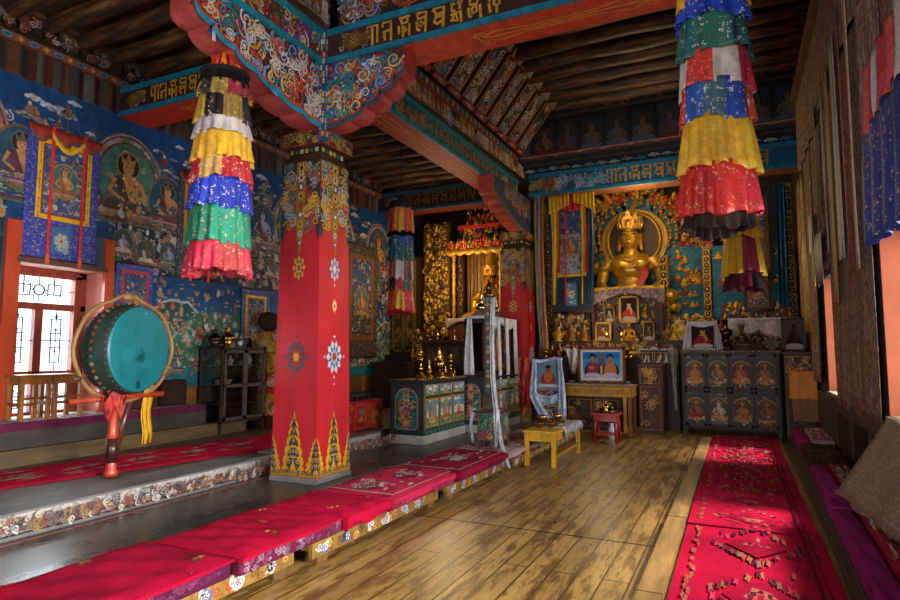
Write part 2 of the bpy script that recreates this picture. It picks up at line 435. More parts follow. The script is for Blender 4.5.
    def lantsa(s, x0, y0, h, n, col, step=.82, w=.11, x1=None):
        G = [[[(0, .5), (.02, 1), (.72, 1), (.72, .08)], [(0, .5), (.1, .42), (.2, .5)], [(.38, 1), (.38, 0)]],
             [[(0, .78), (0, 1), (.56, 1), (.56, 0)], [(0, .5), (.56, .58)], [(.14, .5), (.16, .08)], [(0, .3), (.16, .32)]],
             [[(0, 1), (.74, 1)], [(.12, 1), (.2, .72), (.56, .72), (.56, 1)], [(0, .62), (.02, .2)], [(.26, .6), (.28, 0)], [(.28, .55), (.5, .3), (.3, .25)], [(.68, .62), (.68, 0)]],
             [[(.05, 1), (.68, 1), (.62, 0)], [(.1, 1), (.16, .72), (.6, .74)], [(.08, .6), (.12, .2), (.3, .12)], [(.12, .4), (.6, .46)], [(.34, .6), (.36, .3)]],
             [[(0, .86), (.06, 1), (.7, 1), (.64, 0)], [(.1, .98), (.2, .7), (.62, .72)], [(.62, .56), (.2, .58), (.1, .36), (.3, .22), (.6, .34)]],
             [[(0, 1), (.3, .98)], [(.08, .98), (.1, .66), (.3, .66)], [(.4, 1), (.74, 1)], [(.6, 1), (.56, .66)], [(.02, .46), (.3, .52), (.62, .54), (.66, 0)], [(.04, .16), (.34, .5), (.44, .1), (.2, .2)]],
             [[(0, 1), (.6, 1), (.5, .7), (.08, .72), (.1, 1)], [(.0, .6), (.05, .2), (.2, .1)], [(.2, .56), (.46, .6), (.5, .34), (.24, .26), (.2, .56)], [(.68, .64), (.72, 0)]],
             [[(0, 1), (.14, .62), (.3, 1)], [(.4, 1), (.4, .4), (.7, .4), (.7, 1)], [(.1, .55), (.2, .1)], [(.55, .4), (.56, 0)]]]
        x = x0
        for i in range(n):
            g = G[i % len(G)]
            for st in g: s.stroke([(x + a * h * .86, y0 + b * h) for a, b in st], w * h, col)
            x += h * step
        return s
# ================================================================ the room
XL, XR = -7.0, 1.05
def sbox(name, mat, col, *b):
    m = MB(col)
    for q in (b if hasattr(b[0], '__len__') else [b]): m.box(*q)
    return struct(m.build(name, mat))
sbox('floor', 'floor', '#ffffff', (-3.05, 0.52, -3, 13, -.1, 0))
sbox('floor_aisle', 'slate', '#ffffff', (-4.75, -3.05, -3, 13, -.1, -.002))
sbox('floor_bench_side', 'plank', '#4a3522', (.52, 1.5, -3, 13, -.1, -.001))
sbox('trim_1', 'plank', '#8f6f40', *[(-.53, -.4, y, y + 1.58, 0, .05) for y in [-3 + 1.6 * i for i in range(9)] if y + 1.58 < 10.5])

# raised platform of the aisle
sbox('floor_platform', 'plank', '#5c4a38', (-7.5, -4.78, -3, 12.9, -.1, .155))
sbox('trim_2', 'stone', '#6c6966', (-5.05, -4.64, -3, 4.95, .155, .172), (-5.0, -4.64, 5.35, 7.45, .155, .172), (-4.78, -4.6, -3, 7.45, -.05, .02))
m = MB('#b9b4ac'); m.box(-4.78, -4.66, -3, 7.45, 0, .155)
pa = Pa()
for i in range(520):
    y = 1.0 + i * .0125
    c = random.choice(['#8a4a3a', '#3f4450', '#a07f46', '#6b5a55', '#7d3430', '#c9c4ba'])
    pa.curl(y, .085 + ru(-.045, .05), .026, c, R() * 6, random.choice((-1, 1)), .013)
    if R() < .5: pa.ell(y + .02, ru(.04, .13), .012, .018, random.choice(['#a8842f', '#5a4038', '#45506a', '#93423a']), 6, R() * 3)
pa.rect(-3, .012, 7.4, .02, '#7a3a34')
m.art(pa, (-4.66, 0, 0), (0, 1, 0), (0, 0, 1)); struct(m.build('trim_3', 'carve'))
# timber steps in front of the window seat
sbox('step', 'plank', '#5f4a2c', (-6.74, -6.54, -1, 6.75, .15, .32))
sbox('step', 'plank', '#37332e', (-7.0, -6.64, -1, 6.1, .15, .5))

# walls
W0, W1, WZ0, WZ1 = 3.79, 4.76, .56, 2.27
sbox('wall_left', 'plaster', '#3b4a5a', (-7.5, XL, -3, W0, 0, 6.2), (-7.5, XL, W1, 13.1, 0, 6.2), (-7.5, XL, W0, W1, WZ1, 6.2), (-7.5, XL, W0, W1, 0, WZ0))
sbox('trim_4', 'plaster', '#c47a68', (-7.36, XL + .002, W1 - .004, W1 + .02, WZ0, WZ1), (-7.36, XL + .002, W0 - .02, W0 + .004, WZ0, WZ1), (-7.36, XL + .002, W0, W1, WZ1 - .004, WZ1 + .02))
RW = [(.5, 2.6), (3.5, 5.72), (7.3, 9.15)]
rb = []; y0 = -3
for a, b in RW:
    rb += [(XR, 1.5, y0, a, 0, 6.2), (XR, 1.5, a, b, 0, .8), (XR, 1.5, a, b, 2.25, 6.2)]; y0 = b
rb.append((XR, 1.5, y0, 13.1, 0, 6.2))
sbox('wall_right', 'plaster', '#3c2c22', *rb)
sbox('trim_5', 'plaster', '#a0502f', *[q for a, b in RW for q in ((XR - .004, 1.4, b - .004, b + .03, .8, 2.25), (XR - .004, 1.4, a - .03, a + .004, .8, 2.25))])
sbox('trim_6', 'stone', '#8f857a', *[(XR - .03, 1.45, a - .03, b + .03, .77, .802) for a, b in RW])
sbox('wall_altar', 'plaster', '#2a2018', (-7.5, 1.5, 13.05, 13.3, 0, 6.2))
sbox('wall_entrance', 'plaster', '#5a3a2c', (-7.5, -3.4, -3.2, -3, 0, 6.2), (.0, 1.5, -3.2, -3, 0, 6.2), (-3.4, 0, -3.2, -3, 3.2, 6.2))
# ceilings
sbox('ceiling', 'plank', '#3d2c1c', (-4.2, 1.5, -3.2, 13.2, 6.15, 6.3))
sbox('ceiling_aisle', 'plank', '#5a4128', (-7.5, -4.0, -3.2, 13.2, 5.02, 5.1))
def joist(y, x0, x1, z, r):
    m = MB(); pts = []; rr = []; n = 7
    for i in range(n):
        t = i / (n - 1); pts.append((x0 + (x1 - x0) * t, y + ru(-.025, .025), z + ru(-.015, .015))); rr.append(r * ru(.85, 1.12))
    m.path(pts, rr, 10); o = m.build('ceiling_joist', 'log', o=(x0, y, z)); struct(o)
y = 1.7
while y < 11.4: joist(y, XL - .1, -3.95, 4.93, .1); y += ru(.36, .46)
y = 5.6
while y < 11.2: joist(y, -3.6, XR + .1, 6.03, .12); y += ru(.4, .48)
m = MB('#1c120a'); m.box(-2.4, -.54, 4.33, 4.342, -.001, .0012); struct(m.build('trim_13', 'plank'))
# planked upper wall above the longitudinal beam
sbox('wall_clerestory', 'plank', '#3a2a1c', (-4.15, -3.98, -3, 13, 5.0, 6.2))

# upper altar wall: row of painted deities above the beam
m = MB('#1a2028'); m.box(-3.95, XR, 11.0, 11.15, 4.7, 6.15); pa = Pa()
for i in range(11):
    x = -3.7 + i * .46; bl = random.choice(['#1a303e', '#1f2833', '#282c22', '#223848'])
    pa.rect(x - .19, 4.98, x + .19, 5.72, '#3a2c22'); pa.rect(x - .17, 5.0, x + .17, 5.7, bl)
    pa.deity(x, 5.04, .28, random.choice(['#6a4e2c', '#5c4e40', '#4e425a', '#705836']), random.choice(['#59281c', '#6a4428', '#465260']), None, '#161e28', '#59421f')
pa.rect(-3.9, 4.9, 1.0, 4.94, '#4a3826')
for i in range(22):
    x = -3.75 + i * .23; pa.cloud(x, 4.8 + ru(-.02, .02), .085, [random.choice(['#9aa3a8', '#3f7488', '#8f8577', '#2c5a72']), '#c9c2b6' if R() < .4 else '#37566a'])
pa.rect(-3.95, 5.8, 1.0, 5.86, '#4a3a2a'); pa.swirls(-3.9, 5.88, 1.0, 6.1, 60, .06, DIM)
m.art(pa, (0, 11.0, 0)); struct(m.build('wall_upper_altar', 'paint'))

# cornice of the left wall: pleated cloth, border, row of carved blocks
m = MB()
def pleat(u, v):
    y = 1.5 + u * 9.3; return (XL + .05 + .03 * math.sin(u * 9.3 * 30), y, 4.3 + v * .34)
pc = ['#3a2018', '#4a4642', '#4a1c18', '#3a3632', '#59301f', '#302e30']
m.grid(pleat, 400, 1, lambda u, v: pc[int(u * 100) % 6]); o = m.build('pleated_valance', 'cloth', o=(XL, 1.5, 4.3))
tag(o, 'long pleated valance of brown, grey and red cloth above the left mural', 'valance')
m = MB('#7a4028'); m.box(XL, XL + .1, -3, 11, 4.64, 4.73); pa = Pa()
for i in range(34):
    y = 1.6 + i * .27; pa.ell(y, 4.685, .06, .028, '#3f7fa0', 10); pa.ell(y, 4.685, .035, .015, '#1c3f6c', 8); pa.petals(y + .135, 4.685, .035, 4, '#b58a3c', .5)
m.art(pa, (XL + .1, 0, 0), (0, 1, 0)); struct(m.build('trim_7', 'paint'))
m = MB('#3a2a20'); pa = Pa()
for i in range(70):
    y = 1.4 + i * .135; m.box(XL, XL + .2, y, y + .09, 4.76, 4.93, random.choice(['#33241a', '#3a281c', '#2a201c', '#4a3424']))
m.box(XL, XL + .12, -3, 11, 4.73, 4.98, '#2a1e16'); m.box(XL, XL + .26, -3, 11, 4.94, 4.99, '#5a4028')
pa.swirls(1.4, 4.75, 10.6, 4.92, 320, .04, ['#8f6a4a', '#a08878', '#7a3a2a', '#5f6f7f', '#3a3f44']); m.art(pa, (XL + .203, 0, 0), (0, 1, 0)); struct(m.build('trim_8', 'paint'))

# ---------------------------------------------------------------- beams
def script_face(m, x0, x1, y, z0, z1, groups, glyph, ends, pal):
    pa = Pa(); h = z1 - z0
    for xa, n, st in groups: pa.lantsa(xa, z0 + h * .1, h * .8, n, glyph, st, .135)
    for x, sg in ends:
        for i in range(14): pa.curl(x + sg * ru(0, .34), z0 + h * ru(.12, .88), h * .12, random.choice(pal), R() * 6, random.choice((-1, 1)), h * .05)
        pa.poly([(x - sg * .02, z0 + h * .5), (x + sg * .1, z0 + h * .86), (x + sg * .3, z0 + h * .7), (x + sg * .34, z0 + h * .5), (x + sg * .3, z0 + h * .3), (x + sg * .1, z0 + h * .14)], '#6a4a1c')
        pa.rosette(x + sg * .14, z0 + h * .5, h * .26, ['#8f6a34', '#5a2a20', '#b98a34', '#3a4a50'], 6)
    m.art(pa, (0, y, 0)); return m
def cross_beam(label, y0, y1, z0, z1, x0, x1, ground, under, groups, ends, glyph, line, pal, unders):
    t = thing('ceiling_beam', label, 'beam', (x0, y0, z0))
    m = MB(under); m.box(x0, x1, y0, y1, z0, z1); pa = Pa()
    for a, b in unders:
        L = b - a
        for q in (-1, 1): pa.stroke([(a, 0), (a + .1 * L, q * .09), (a + .3 * L, q * .04), (b - .3 * L, q * .04), (b - .1 * L, q * .1), (b, 0)], .014, '#c8912a')
        pa.stroke([(a, 0), (b, 0)], .016, '#c8912a')
        for x in (a, b): pa.curl(x, .05, .06, '#c8912a', 1, 1, .014); pa.curl(x, -.05, .06, '#c8912a', 1, -1, .014)
    m.art(pa, (0, (y0 + y1) / 2, z0), (1, 0, 0), (0, -1, 0)); m.build('timber', 'paint', t)
    m = MB(ground); m.box(x0, x1, y0 - .012, y0, z0 + .05, z1 - .05)
    script_face(m, x0, x1, y0 - .012, z0 + .05, z1 - .05, groups, glyph, ends, pal); m.build('script_panel', 'paint', t)
    for a, b in ((z0 - .002, z0 + .055), (z1 - .055, z1 + .01)):
        m = MB(line); m.box(x0, x1, y0 - .03, y0 - .001, a, b); m.build('painted_moulding', 'paint', t)
    return t
PY0, PY1 = 4.87, 5.42                                              # front row of pillars
PZ = 4.28
cross_beam('nearest cross beam, dark brown with gold script and a red underside', PY0, 5.31, PZ, 4.63, XL, XR, '#3a211b', '#c23a18',
           [(-3.25, 8, .93), (-1.0, 7, .93), (-6.4, 8, .8)], [(-3.55, 1), (-6.85, 1), (.9, -1)], '#c98f28', '#1c7088', ['#8f7a5a', '#a88a4a', '#7a5a48', '#b5a58a'],
           [(-2.1, -.55), (-6.0, -4.9)])
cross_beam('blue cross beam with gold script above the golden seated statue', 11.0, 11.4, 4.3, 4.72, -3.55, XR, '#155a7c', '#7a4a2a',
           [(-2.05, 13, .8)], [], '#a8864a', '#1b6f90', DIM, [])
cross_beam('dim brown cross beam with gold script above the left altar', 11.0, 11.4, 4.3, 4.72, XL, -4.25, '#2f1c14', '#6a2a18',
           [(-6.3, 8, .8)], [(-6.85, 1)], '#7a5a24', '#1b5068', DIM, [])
# painted cloud work on the left end of the blue beam
pa = Pa(); random.seed(5)
for i in range(60):
    x = -3.5 + R() * 1.4; c = ['#8f6a34', '#b08a3c', '#8a4a2a'] if x < -3.0 else ['#9a90a8', '#b8b0b8', '#4a9aa8', '#6a7a98']
    pa.curl(x, 4.4 + R() * .2, .06, random.choice(c), R() * 6, random.choice((-1, 1)), .03)
m = MB('#24506a'); m.box(-3.55, -2.1, 10.985, 10.99, 4.36, 4.66); m.art(pa, (0, 10.985, 0)); o = m.build('cloud_scroll_panel', 'paint')
o.parent = [x for x in COL.objects if x.get('label', '').startswith('blue cross beam')][0]; o.location = -o.parent.location

# longitudinal beams: red underside, teal script face, painted fascia above, facing the nave (+X)
def long_beam(label, y0, y1, far):
    xf = -3.8; t = thing('ceiling_beam', label, 'beam', (xf - .4, y0, PZ))
    m = MB('#b8322a'); m.box(xf - .42, xf, y0, y1, PZ, 4.62); pa = Pa(); L = y1 - y0
    for a in (y0 + .9, y0 + 3.3) if far else ():
        for q in (-1, 1): pa.stroke([(a, 0), (a + .2, q * .1), (a + .8, q * .05), (a + 1.3, q * .09), (a + 1.6, 0)], .014, '#c8912a')
        pa.stroke([(a, 0), (a + 1.6, 0)], .016, '#c8912a'); pa.curl(a, .05, .07, '#c8912a', 1, 1, .014); pa.curl(a + 1.6, .05, .07, '#c8912a', 1, -1, .014)
    m.art(pa, (xf - .2, 0, PZ), (0, 1, 0), (1, 0, 0), lift=.002); m.build('timber', 'paint', t)
    m = MB('#16606c' if far else '#7a2a22'); m.box(xf, xf + .012, y0, y1, PZ + .05, 4.58); pa = Pa(); random.seed(9)
    if far:
        pa.rect(y0, PZ + .05, y0 + 1.35, 4.58, '#10202e')
        for i in range(40): pa.curl(y0 + .9 + ru(0, .9), PZ + ru(.08, .26), .05, random.choice(['#b0904a', '#8f7a5a', '#3f8a90', '#a85a3a']), R() * 6, random.choice((-1, 1)), .02)
        pa.lantsa(y0 + 1.75, PZ + .09, .2, 14, '#b5853a', .86, .12); pa.lantsa(y0 + 4.15, PZ + .09, .2, 3, '#b5853a', .86, .12)
        pa.swirls(y1 - .95, PZ + .08, y1 - .05, 4.54, 40, .055, ['#c9c2b6', '#a8383a', '#b98a24', '#1c3f6c'])
    else: pa.swirls(y0, PZ + .08, y1, 4.54, 190, .07, ['#b98a24', '#c9b060', '#a8281f', '#c9c2b6', '#1f7f8c', '#c08a3a', '#7a3aa0', '#2f6a4a'], outline='#5a1f1a')
    m.art(pa, (xf + .012, 0, 0), (0, 1, 0)); m.build('painted_face', 'paint', t)
    for a, b in ((PZ - .002, PZ + .055), (4.575, 4.64)):
        m = MB('#1c8090'); m.box(xf, xf + .035, y0, y1, a, b); m.build('painted_moulding', 'paint', t)
    # fascia with small figures, set forward
    m = MB('#4a3a2a'); m.box(xf - .2, xf + .06, y0, y1, 4.64, 4.9); pa = Pa(); k = 0; y = y0
    while y < y1 - .08:
        w = ru(.07, .13); pa.rect(y, 4.655, y + w, 4.885, random.choice(['#a8822c', '#b08a34', '#8a4a2a', '#2c3440', '#a098a8', '#c0b4a8'])); pa.deity(y + w / 2, 4.67, .08, random.choice(['#c9a05a', '#b8b0a8', '#c09070']), random.choice(MIX), None, None, '#8f6a34'); y += w + .012
    m.art(pa, (xf + .06, 0, 0), (0, 1, 0)); m.build('figure_frieze', 'paint', t)
    m = MB('#8a3a26'); m.box(xf - .2, xf + .1, y0, y1, 4.9, 4.96); m.build('rail', 'paint', t)
    m = MB('#28343c'); m.box(xf - .2, xf + .06, y0, y1, 4.96, 5.12); pa = Pa()
    y = y0
    while y < y1 - .1: pa.rect(y, 4.98, y + .14, 5.1, random.choice(['#1f5f6c', '#2c4a5a', '#8a4a2a'])); pa.rosette(y + .07, 5.04, .05, [random.choice(MIX), '#c9c2b6', '#a8281f', '#b98a24'], 5); y += .17
    m.art(pa, (xf + .06, 0, 0), (0, 1, 0)); m.build('rosette_frieze', 'paint', t)
    return t
long_beam('painted beam with teal script face running from the red pillar to the altar', 5.31, 11.0, True)
long_beam('painted beam end running forward from the red pillar, over its bracket', .2, PY0 - .035, False)

# frieze standing on the near cross beam
m = MB('#2c2a28'); m.box(-3.62, XR - .14, PY0 + .01, 5.25, 4.645, 5.15); pa = Pa(); random.seed(21)
pa.swirls(-3.58, 4.7, XR - .22, 5.1, 420, .075, ['#b98a3a', '#8f7a98', '#a8483a', '#c9c2b6', '#1f5f6c', '#5a6a80', '#8f5c38'], outline='#241a18')
m.art(pa, (0, PY0 + .01, 0)); tag(m.build('painted_frieze', 'paint', o=(-3.7, PY0, 4.64)), 'painted scroll frieze standing on top of the nearest cross beam', 'frieze')

# sloping painted corbels that carry the nave ceiling
random.seed(31)
ORD = ['nearest', 'second', 'third', 'fourth', 'fifth', 'sixth', 'seventh', 'eighth', 'ninth', 'tenth', 'eleventh', 'twelfth', 'thirteenth']
for i in range(10):
    y = 6.05 + i * .5
    t = thing('ceiling_corbel', 'sloping painted corbel under the nave ceiling, %s counting from the near cross beam' % ORD[i], 'corbel', (-3.75, y, 5.12), 'painted corbels along the nave')
    a, b = Vector((-3.72, 0, 5.12)), Vector((-3.0, 0, 6.05)); d = (b - a).normalized(); nn = Vector((d.z, 0, -d.x))
    m = MB('#2c2622'); P = [a - nn * .02 + Vector((0, y, 0)), b - nn * .02 + Vector((0, y, 0))]
    m.prism([(0, 0), (.4, 0), (.4, 1.17), (0, 1.17)], (-3.7, y, 5.12), (0, 1, 0), d, .22, '#3a2c26', '#5a2a22')
    pa = Pa(); pa.frame(.01, .01, .39, 1.16, .03, random.choice(['#a8683a', '#8a4a3a', '#9a7a5a'])); pa.rect(.045, .04, .355, 1.13, random.choice(['#24303a', '#3a3430', '#2c3c44', '#4a3a34']))
    k = len(pa.p); pa.swirls(.07, .08, .33, 1.08, 34, .07, ['#c8a040', '#c8b8b0', '#a8a0b8', '#4f8a9a', '#b8503a', '#d0c4b8', '#c8883f'], outline='#1a1614'); pa.clip(k, .045, .04, .355, 1.13)
    m.art(pa, (-3.7, y, 5.12), (0, 1, 0), d); m.build('painted_board', 'paint', t)
    m = MB('#9a4a42'); m.path([(-3.64, y + .02, 5.13), (-3.64, y + .38, 5.13)], .05, 10); m.build('roll_end', 'gloss', t)
    m = MB('#8a7a70'); m.prism([(0, 1.05), (.4, 1.05), (.4, 1.19), (0, 1.19)], (-3.7 + nn.x * .05, y, 5.12 + nn.z * .05), (0, 1, 0), d, .25); m.build('corbel_tip', 'paint', t)

# ---------------------------------------------------------------- pillars
def scallop(Ls, z0, dz):
    """bracket profile: list of (distance from the pillar, z) from the lower inner end outwards."""
    pts = []
    n = len(Ls) - 1
    for i in range(n):
        a, b = Ls[i], Ls[i + 1]; za, zb = z0 + dz[i], z0 + dz[i + 1]
        for j in range(7):
            t = j / 6; bul = math.sin(t * PI) * .05
            x = a + (b - a) * t + bul * .9; z = za + (zb - za) * (t ** 1.5) - bul * .35
            pts.append((x, z))
    return pts
def bracket(parent, name, prof, zt, O, U, thick, seed, outline='#1f86a0', under='#a8423c'):
    random.seed(seed); poly = [(0, zt)] + prof[::1] + [(prof[-1][0] + .02, zt)]
    poly = [(0, zt), (0, prof[0][1])] + prof[1:] + [(prof[-1][0], zt)]
    m = MB('#5a2a26'); m.prism(poly, O, U, (0, 0, 1), thick, '#59302c', under)
    def ins(x, z):
        zz = zt
        for (x0, z0), (x1, z1) in zip(prof, prof[1:]):
            if min(x0, x1) <= x <= max(x0, x1): zz = z0 + (z1 - z0) * ((x - x0) / (x1 - x0 + 1e-9)); return z > zz + .07
        return x < prof[0][0] and z > prof[0][1] + .06
    pa = Pa(); X1 = prof[-1][0]; zb = prof[0][1]
    pa.swirls(.02, zb, X1 - .05, zt - .05, 110, .085, ['#1c4f8c', '#c9c2c0', '#c0502a', '#b98a24', '#1f7f8c', '#a8383a', '#d0a860', '#7a8fb8'], ins, '#2a1a28')
    pa.swirls(.02, zb, X1 - .05, zt - .05, 60, .05, ['#c9c2c0', '#2a6aa0', '#c06a30', '#1f8a90', '#d0b870'], ins)
    pa.stroke(prof, .05, outline); pa.stroke([(a, b + .035) for a, b in prof], .02, '#a8302a')
    m.art(pa, O, U); return m.build(name, 'paint', parent)
def pillar(label, cx, cy, front):
    t = thing('pillar', label, 'pillar', (cx, cy, 0)); hb, ht = .285, .245
    m = MB('#7a7470'); m.taper(cx, cy, 0, .055, hb + .012, hb + .012, hb + .008, hb + .008); m.build('base_plinth', 'stone', t)
    m = MB('#b5222a')
    q = .012
    m.taper(cx, cy, .055, 3.3, hb, hb, ht, ht); m.taper(cx, cy, 3.3, 3.4, ht, ht, ht - .05, ht - .05, '#4a3820')
    def halfw(z): return hb + (ht - hb) * (z - .055) / 3.245
    faces = [((cx, cy - hb, 0), (1, 0, 0), 0), ((cx + hb, cy, 0), (0, 1, 0), 1)]
    sl = (hb - ht) / 3.245
    for O, U, k in faces:
        pa = Pa(); z0 = .06
        yel, ink = '#c8961e', '#3a3a44'
        # base flames: tall central pinnacle and half pinnacles on the corners
        def flame(x, w, h):
            kk = len(pa.p); lev = [(.0, 1.0), (.16, .92), (.33, .74), (.5, .56), (.66, .4), (.8, .26)]
            for cc, sc_, dz in ((yel, 1, 0), (ink, .6, -.012)):
                for f, q in lev:
                    zz = z0 + .05 + h * f + dz; ww = w * q * sc_
                    for sg in (-1, 1): pa.ell(x + sg * ww * .5, zz, ww * .46, h * .1 * (.75 + .25 * sc_), cc, 10, sg * .6)
                    if cc == yel: pa.ell(x, zz + h * .03, ww * .5, h * .12, cc, 10)
                    elif f > 0: pa.ell(x, zz, ww * .34, h * .075, cc, 8)
                pa.poly([(x - w * .2 * sc_, z0 + h * .8), (x + w * .2 * sc_, z0 + h * .8), (x, z0 + h * (1.12 if cc == yel else .98))], cc)
            for f, q in lev[1:5]: pa.ell(x, z0 + .05 + h * f, w * .12 * q, h * .035, '#7f8a98' if f < .4 else yel, 8)
            for sg in (-1, 1):
                for f, q in lev[:3]: pa.curl(x + sg * w * q * .42, z0 + .045 + h * f, w * .16, yel, 1 if sg > 0 else 2, sg, w * .07)
            pa.poly([(x - w * .42, z0), (x + w * .42, z0), (x, z0 + h * .26)], yel); pa.ell(x, z0 + .04, w * .12, .025, '#c9a8a0', 8)
            pa.clip(kk, -hb + .002, z0, hb - .002, 9)
        flame(-hb, .14, .36); flame(hb, .14, .36); flame(0, .155, .6)
        pa.rect(-hb, .06, hb, .1, '#a87a1c')
        for i in range(9): pa.curl(-hb + .04 + i * .062, .1, .022, ink, R() * 6, 1, .01)
        # medallions
        a, b, c, d = (('#3f4a54', '#8a2420', '#a83a2c', '#c8962a') if k == 0 else ('#c9c4c4', '#2a6a90', '#b8b0b8', '#b03028'))
        pa.rosette(0, 1.25, .145, [a, b, c, d], 10, 1.25)
        for zz, r in ((1.46, .025), (1.04, .025), (.97, .016)): pa.petals(0, zz, r, 4, a, .4)
        for sg in (-1, 1): pa.petals(sg * .175, 1.25, .022, 4, a, .4)
        pa.rosette(0, 2.17, .1, ['#c8962a', '#8a4a2a', '#c8b060', '#a83a2c'] if k == 0 else ['#b8b0c0', '#5a5a90', '#c8a060', '#c9c4c4'], 8, 1.35)
        pa.petals(0, 2.0, .02, 4, a, .4); pa.petals(0, 1.72, .022, 4, '#5a3a30', .4); pa.petals(0, .72, .02, 4, '#5a3a30', .4)
        if k == 1: pa.rosette(0, 1.78, .05, ['#c8962a', '#c9c4c4', '#c8962a', '#8a3a2a'], 4, 1.6)
        # hanging tongues at the top
        zt = 3.3
        pa.poly([(-.284, zt), (.284, zt), (.284, 2.5), (.25, 2.45), (.17, 2.8), (.13, 2.95), (.08, 2.85), (.07, 2.6), (0, 2.3), (-.07, 2.6), (-.08, 2.85), (-.13, 2.95), (-.17, 2.8), (-.25, 2.45), (-.284, 2.5)], '#2c3438')
        kk = len(pa.p)
        pa.poly([(-.075, zt), (.075, zt), (.07, 2.62), (0, 2.28), (-.07, 2.62)], '#8f6a24')
        for i in range(9):
            zz = zt - .07 - i * .1; w = .07 - .004 * i
            pa.petals(0, zz, w, 6, ['#c8962a', '#b8b0b8', '#3a4a5a', '#c8962a', '#8a3a2a', '#4a7a80'][i % 6], .5); pa.ell(0, zz, w * .35, w * .4, ['#3a2a40', '#a83a2c', '#c9c4c4'][i % 3], 8)
        pa.swirls(-.275, 2.6, -.09, zt - .02, 44, .055, ['#b98a24', '#3f6f70', '#c8a040', '#a83a2c', '#8a98a8'])
        pa.swirls(.09, 2.6, .275, zt - .02, 44, .055, ['#b98a24', '#3f6f70', '#c8a040', '#a83a2c', '#8a98a8'])
        pa.clip(kk, -.283, 2.2, .283, zt)
        # tilt with the tapering face
        W = Vector((0, 0, 1)); 
        nrm = Vector(U).cross(W); W2 = (W - nrm * sl)
        # shrink horizontally with height
        pa.p = [([(x * halfw(max(z, .055)) / hb * .998, z) for x, z in pp], cc) for pp, cc in pa.p]
        m.art(pa, O, U, W2, lift=.0035)
    m.build('shaft', 'gloss', t, bevel=0)
    m = MB('#1c2224'); m.box(cx - .21, cx + .21, cy - .21, cy + .21, 3.39, 3.46); pa = Pa()
    for i in range(6): pa.rect(-.19 + i * .066, 3.402, -.145 + i * .066, 3.448, ['#b98a24', '#2f5a60', '#c9b070'][i % 3])
    m.art(pa, (cx, cy - .21, 0)); m.art(pa, (cx + .21, cy, 0), (0, 1, 0)); m.build('collar', 'paint', t)
    m = MB('#5a241c'); m.box(cx - .275, cx + .275, cy - .275, cy + .275, 3.46, 3.62); pa = Pa()
    pa.frame(-.27, 3.465, .27, 3.615, .016, '#8a3a2a'); pa.swirls(-.24, 3.49, .24, 3.59, 30, .04, ['#c8962a', '#b98a24', '#8f6a24', '#3f5a50', '#c8b060'])
    m.art(pa, (cx, cy - .275, 0)); m.art(pa, (cx + .275, cy, 0), (0, 1, 0)); m.build('capital_block', 'paint', t)
    pf = scallop([.28, .62, .95, 1.25, 1.5, 1.75, 1.93], 3.62, [0, .03, .1, .18, .26, .36, .45])
    # bracket arms along the room, towards the camera and away
    if front:
        # +X face of the arm that reaches forward: draw in mirrored coordinates
        mp = [(-a, b) for a, b in pf]
        random.seed(4); poly = [(0, PZ), (0, 3.622)] + mp[1:] + [(mp[-1][0], PZ)]
        m = MB('#59302c'); m.prism(poly, (cx + .275, cy, 0), (0, 1, 0), (0, 0, 1), .27, '#59302c', '#a8403a')
        def ins(x, z):
            for (x0, z0), (x1, z1) in zip(mp, mp[1:]):
                if min(x0, x1) <= x <= max(x0, x1): return z > z0 + (z1 - z0) * ((x - x0) / (x1 - x0 + 1e-9)) + .06
            return x > -.28 and z > 3.67
        pa = Pa(); cl = ['#1c4f8c', '#c9c2c0', '#c0502a', '#b98a24', '#1f7f8c', '#a8383a', '#d0a860', '#7a8fb8']
        pa.swirls(-1.9, 3.65, 0, 4.22, 170, .1, cl, ins, '#2a1a28'); pa.swirls(-1.9, 3.65, 0, 4.22, 80, .06, ['#c9c2c0', '#d8b070', '#c9c8d0', '#d0603a'], ins)
        pa.stroke(mp, .05, '#1f86a0'); pa.stroke([(a, b + .036) for a, b in mp], .02, '#b8402a')
        m.art(pa, (cx + .275, cy, 0), (0, 1, 0)); m.build('bracket_arm', 'paint', t)
        px = scallop([.28, .58, .78, .98, 1.14, 1.24], 3.62, [0, .03, .14, .24, .36, .49])
        m = MB('#1c4f7a'); m.box(cx + .268, cx + .345, cy - .33, cy - .262, 3.462, 5.1); pa = Pa()
        for i in range(22): pa.rect(-.026, 3.5 + i * .07, -.004, 3.555 + i * .07, ['#b8262a', '#c8962a', '#c9c2c0', '#1f7f8c'][i % 4]); pa.rect(.004, 3.5 + i * .07, .026, 3.555 + i * .07, ['#c8962a', '#2a4a5a', '#c8b070'][i % 3])
        m.art(pa, (cx + .31, cy - .33, 0)); m.art(pa, (cx + .345, cy - .296, 0), (0, 1, 0)); m.build('corner_strip', 'paint', t)
        bracket(t, 'bracket_arm', px, PZ, (cx, PY0 + .005, 0), (1, 0, 0), .24, 8, '#2a4a5a')
    else:
        mp = [(-a, b) for a, b in pf]
        random.seed(14); poly = [(0, PZ), (0, 3.622)] + mp[1:] + [(mp[-1][0], PZ)]
        m = MB('#59302c'); m.prism(poly, (cx + .275, cy, 0), (0, 1, 0), (0, 0, 1), .3, '#3a3a48', '#b04a34'); pa = Pa()
        pa.swirls(-1.4, 3.9, 0, 4.22, 80, .07, ['#2a4a6a', '#8f8aa0', '#a84a3a', '#b98a3a', '#3f6f80'], lambda x, z: z > 3.64 + max(0, (-x - .27)) * .3 + .08)
        pa.stroke(mp, .05, '#1f6a80'); m.art(pa, (cx + .275, cy, 0), (0, 1, 0)); m.build('bracket_arm', 'paint', t)
    return t
pillar('red painted pillar with gold flame base standing nearest the camera', -4.075, 5.15, True)
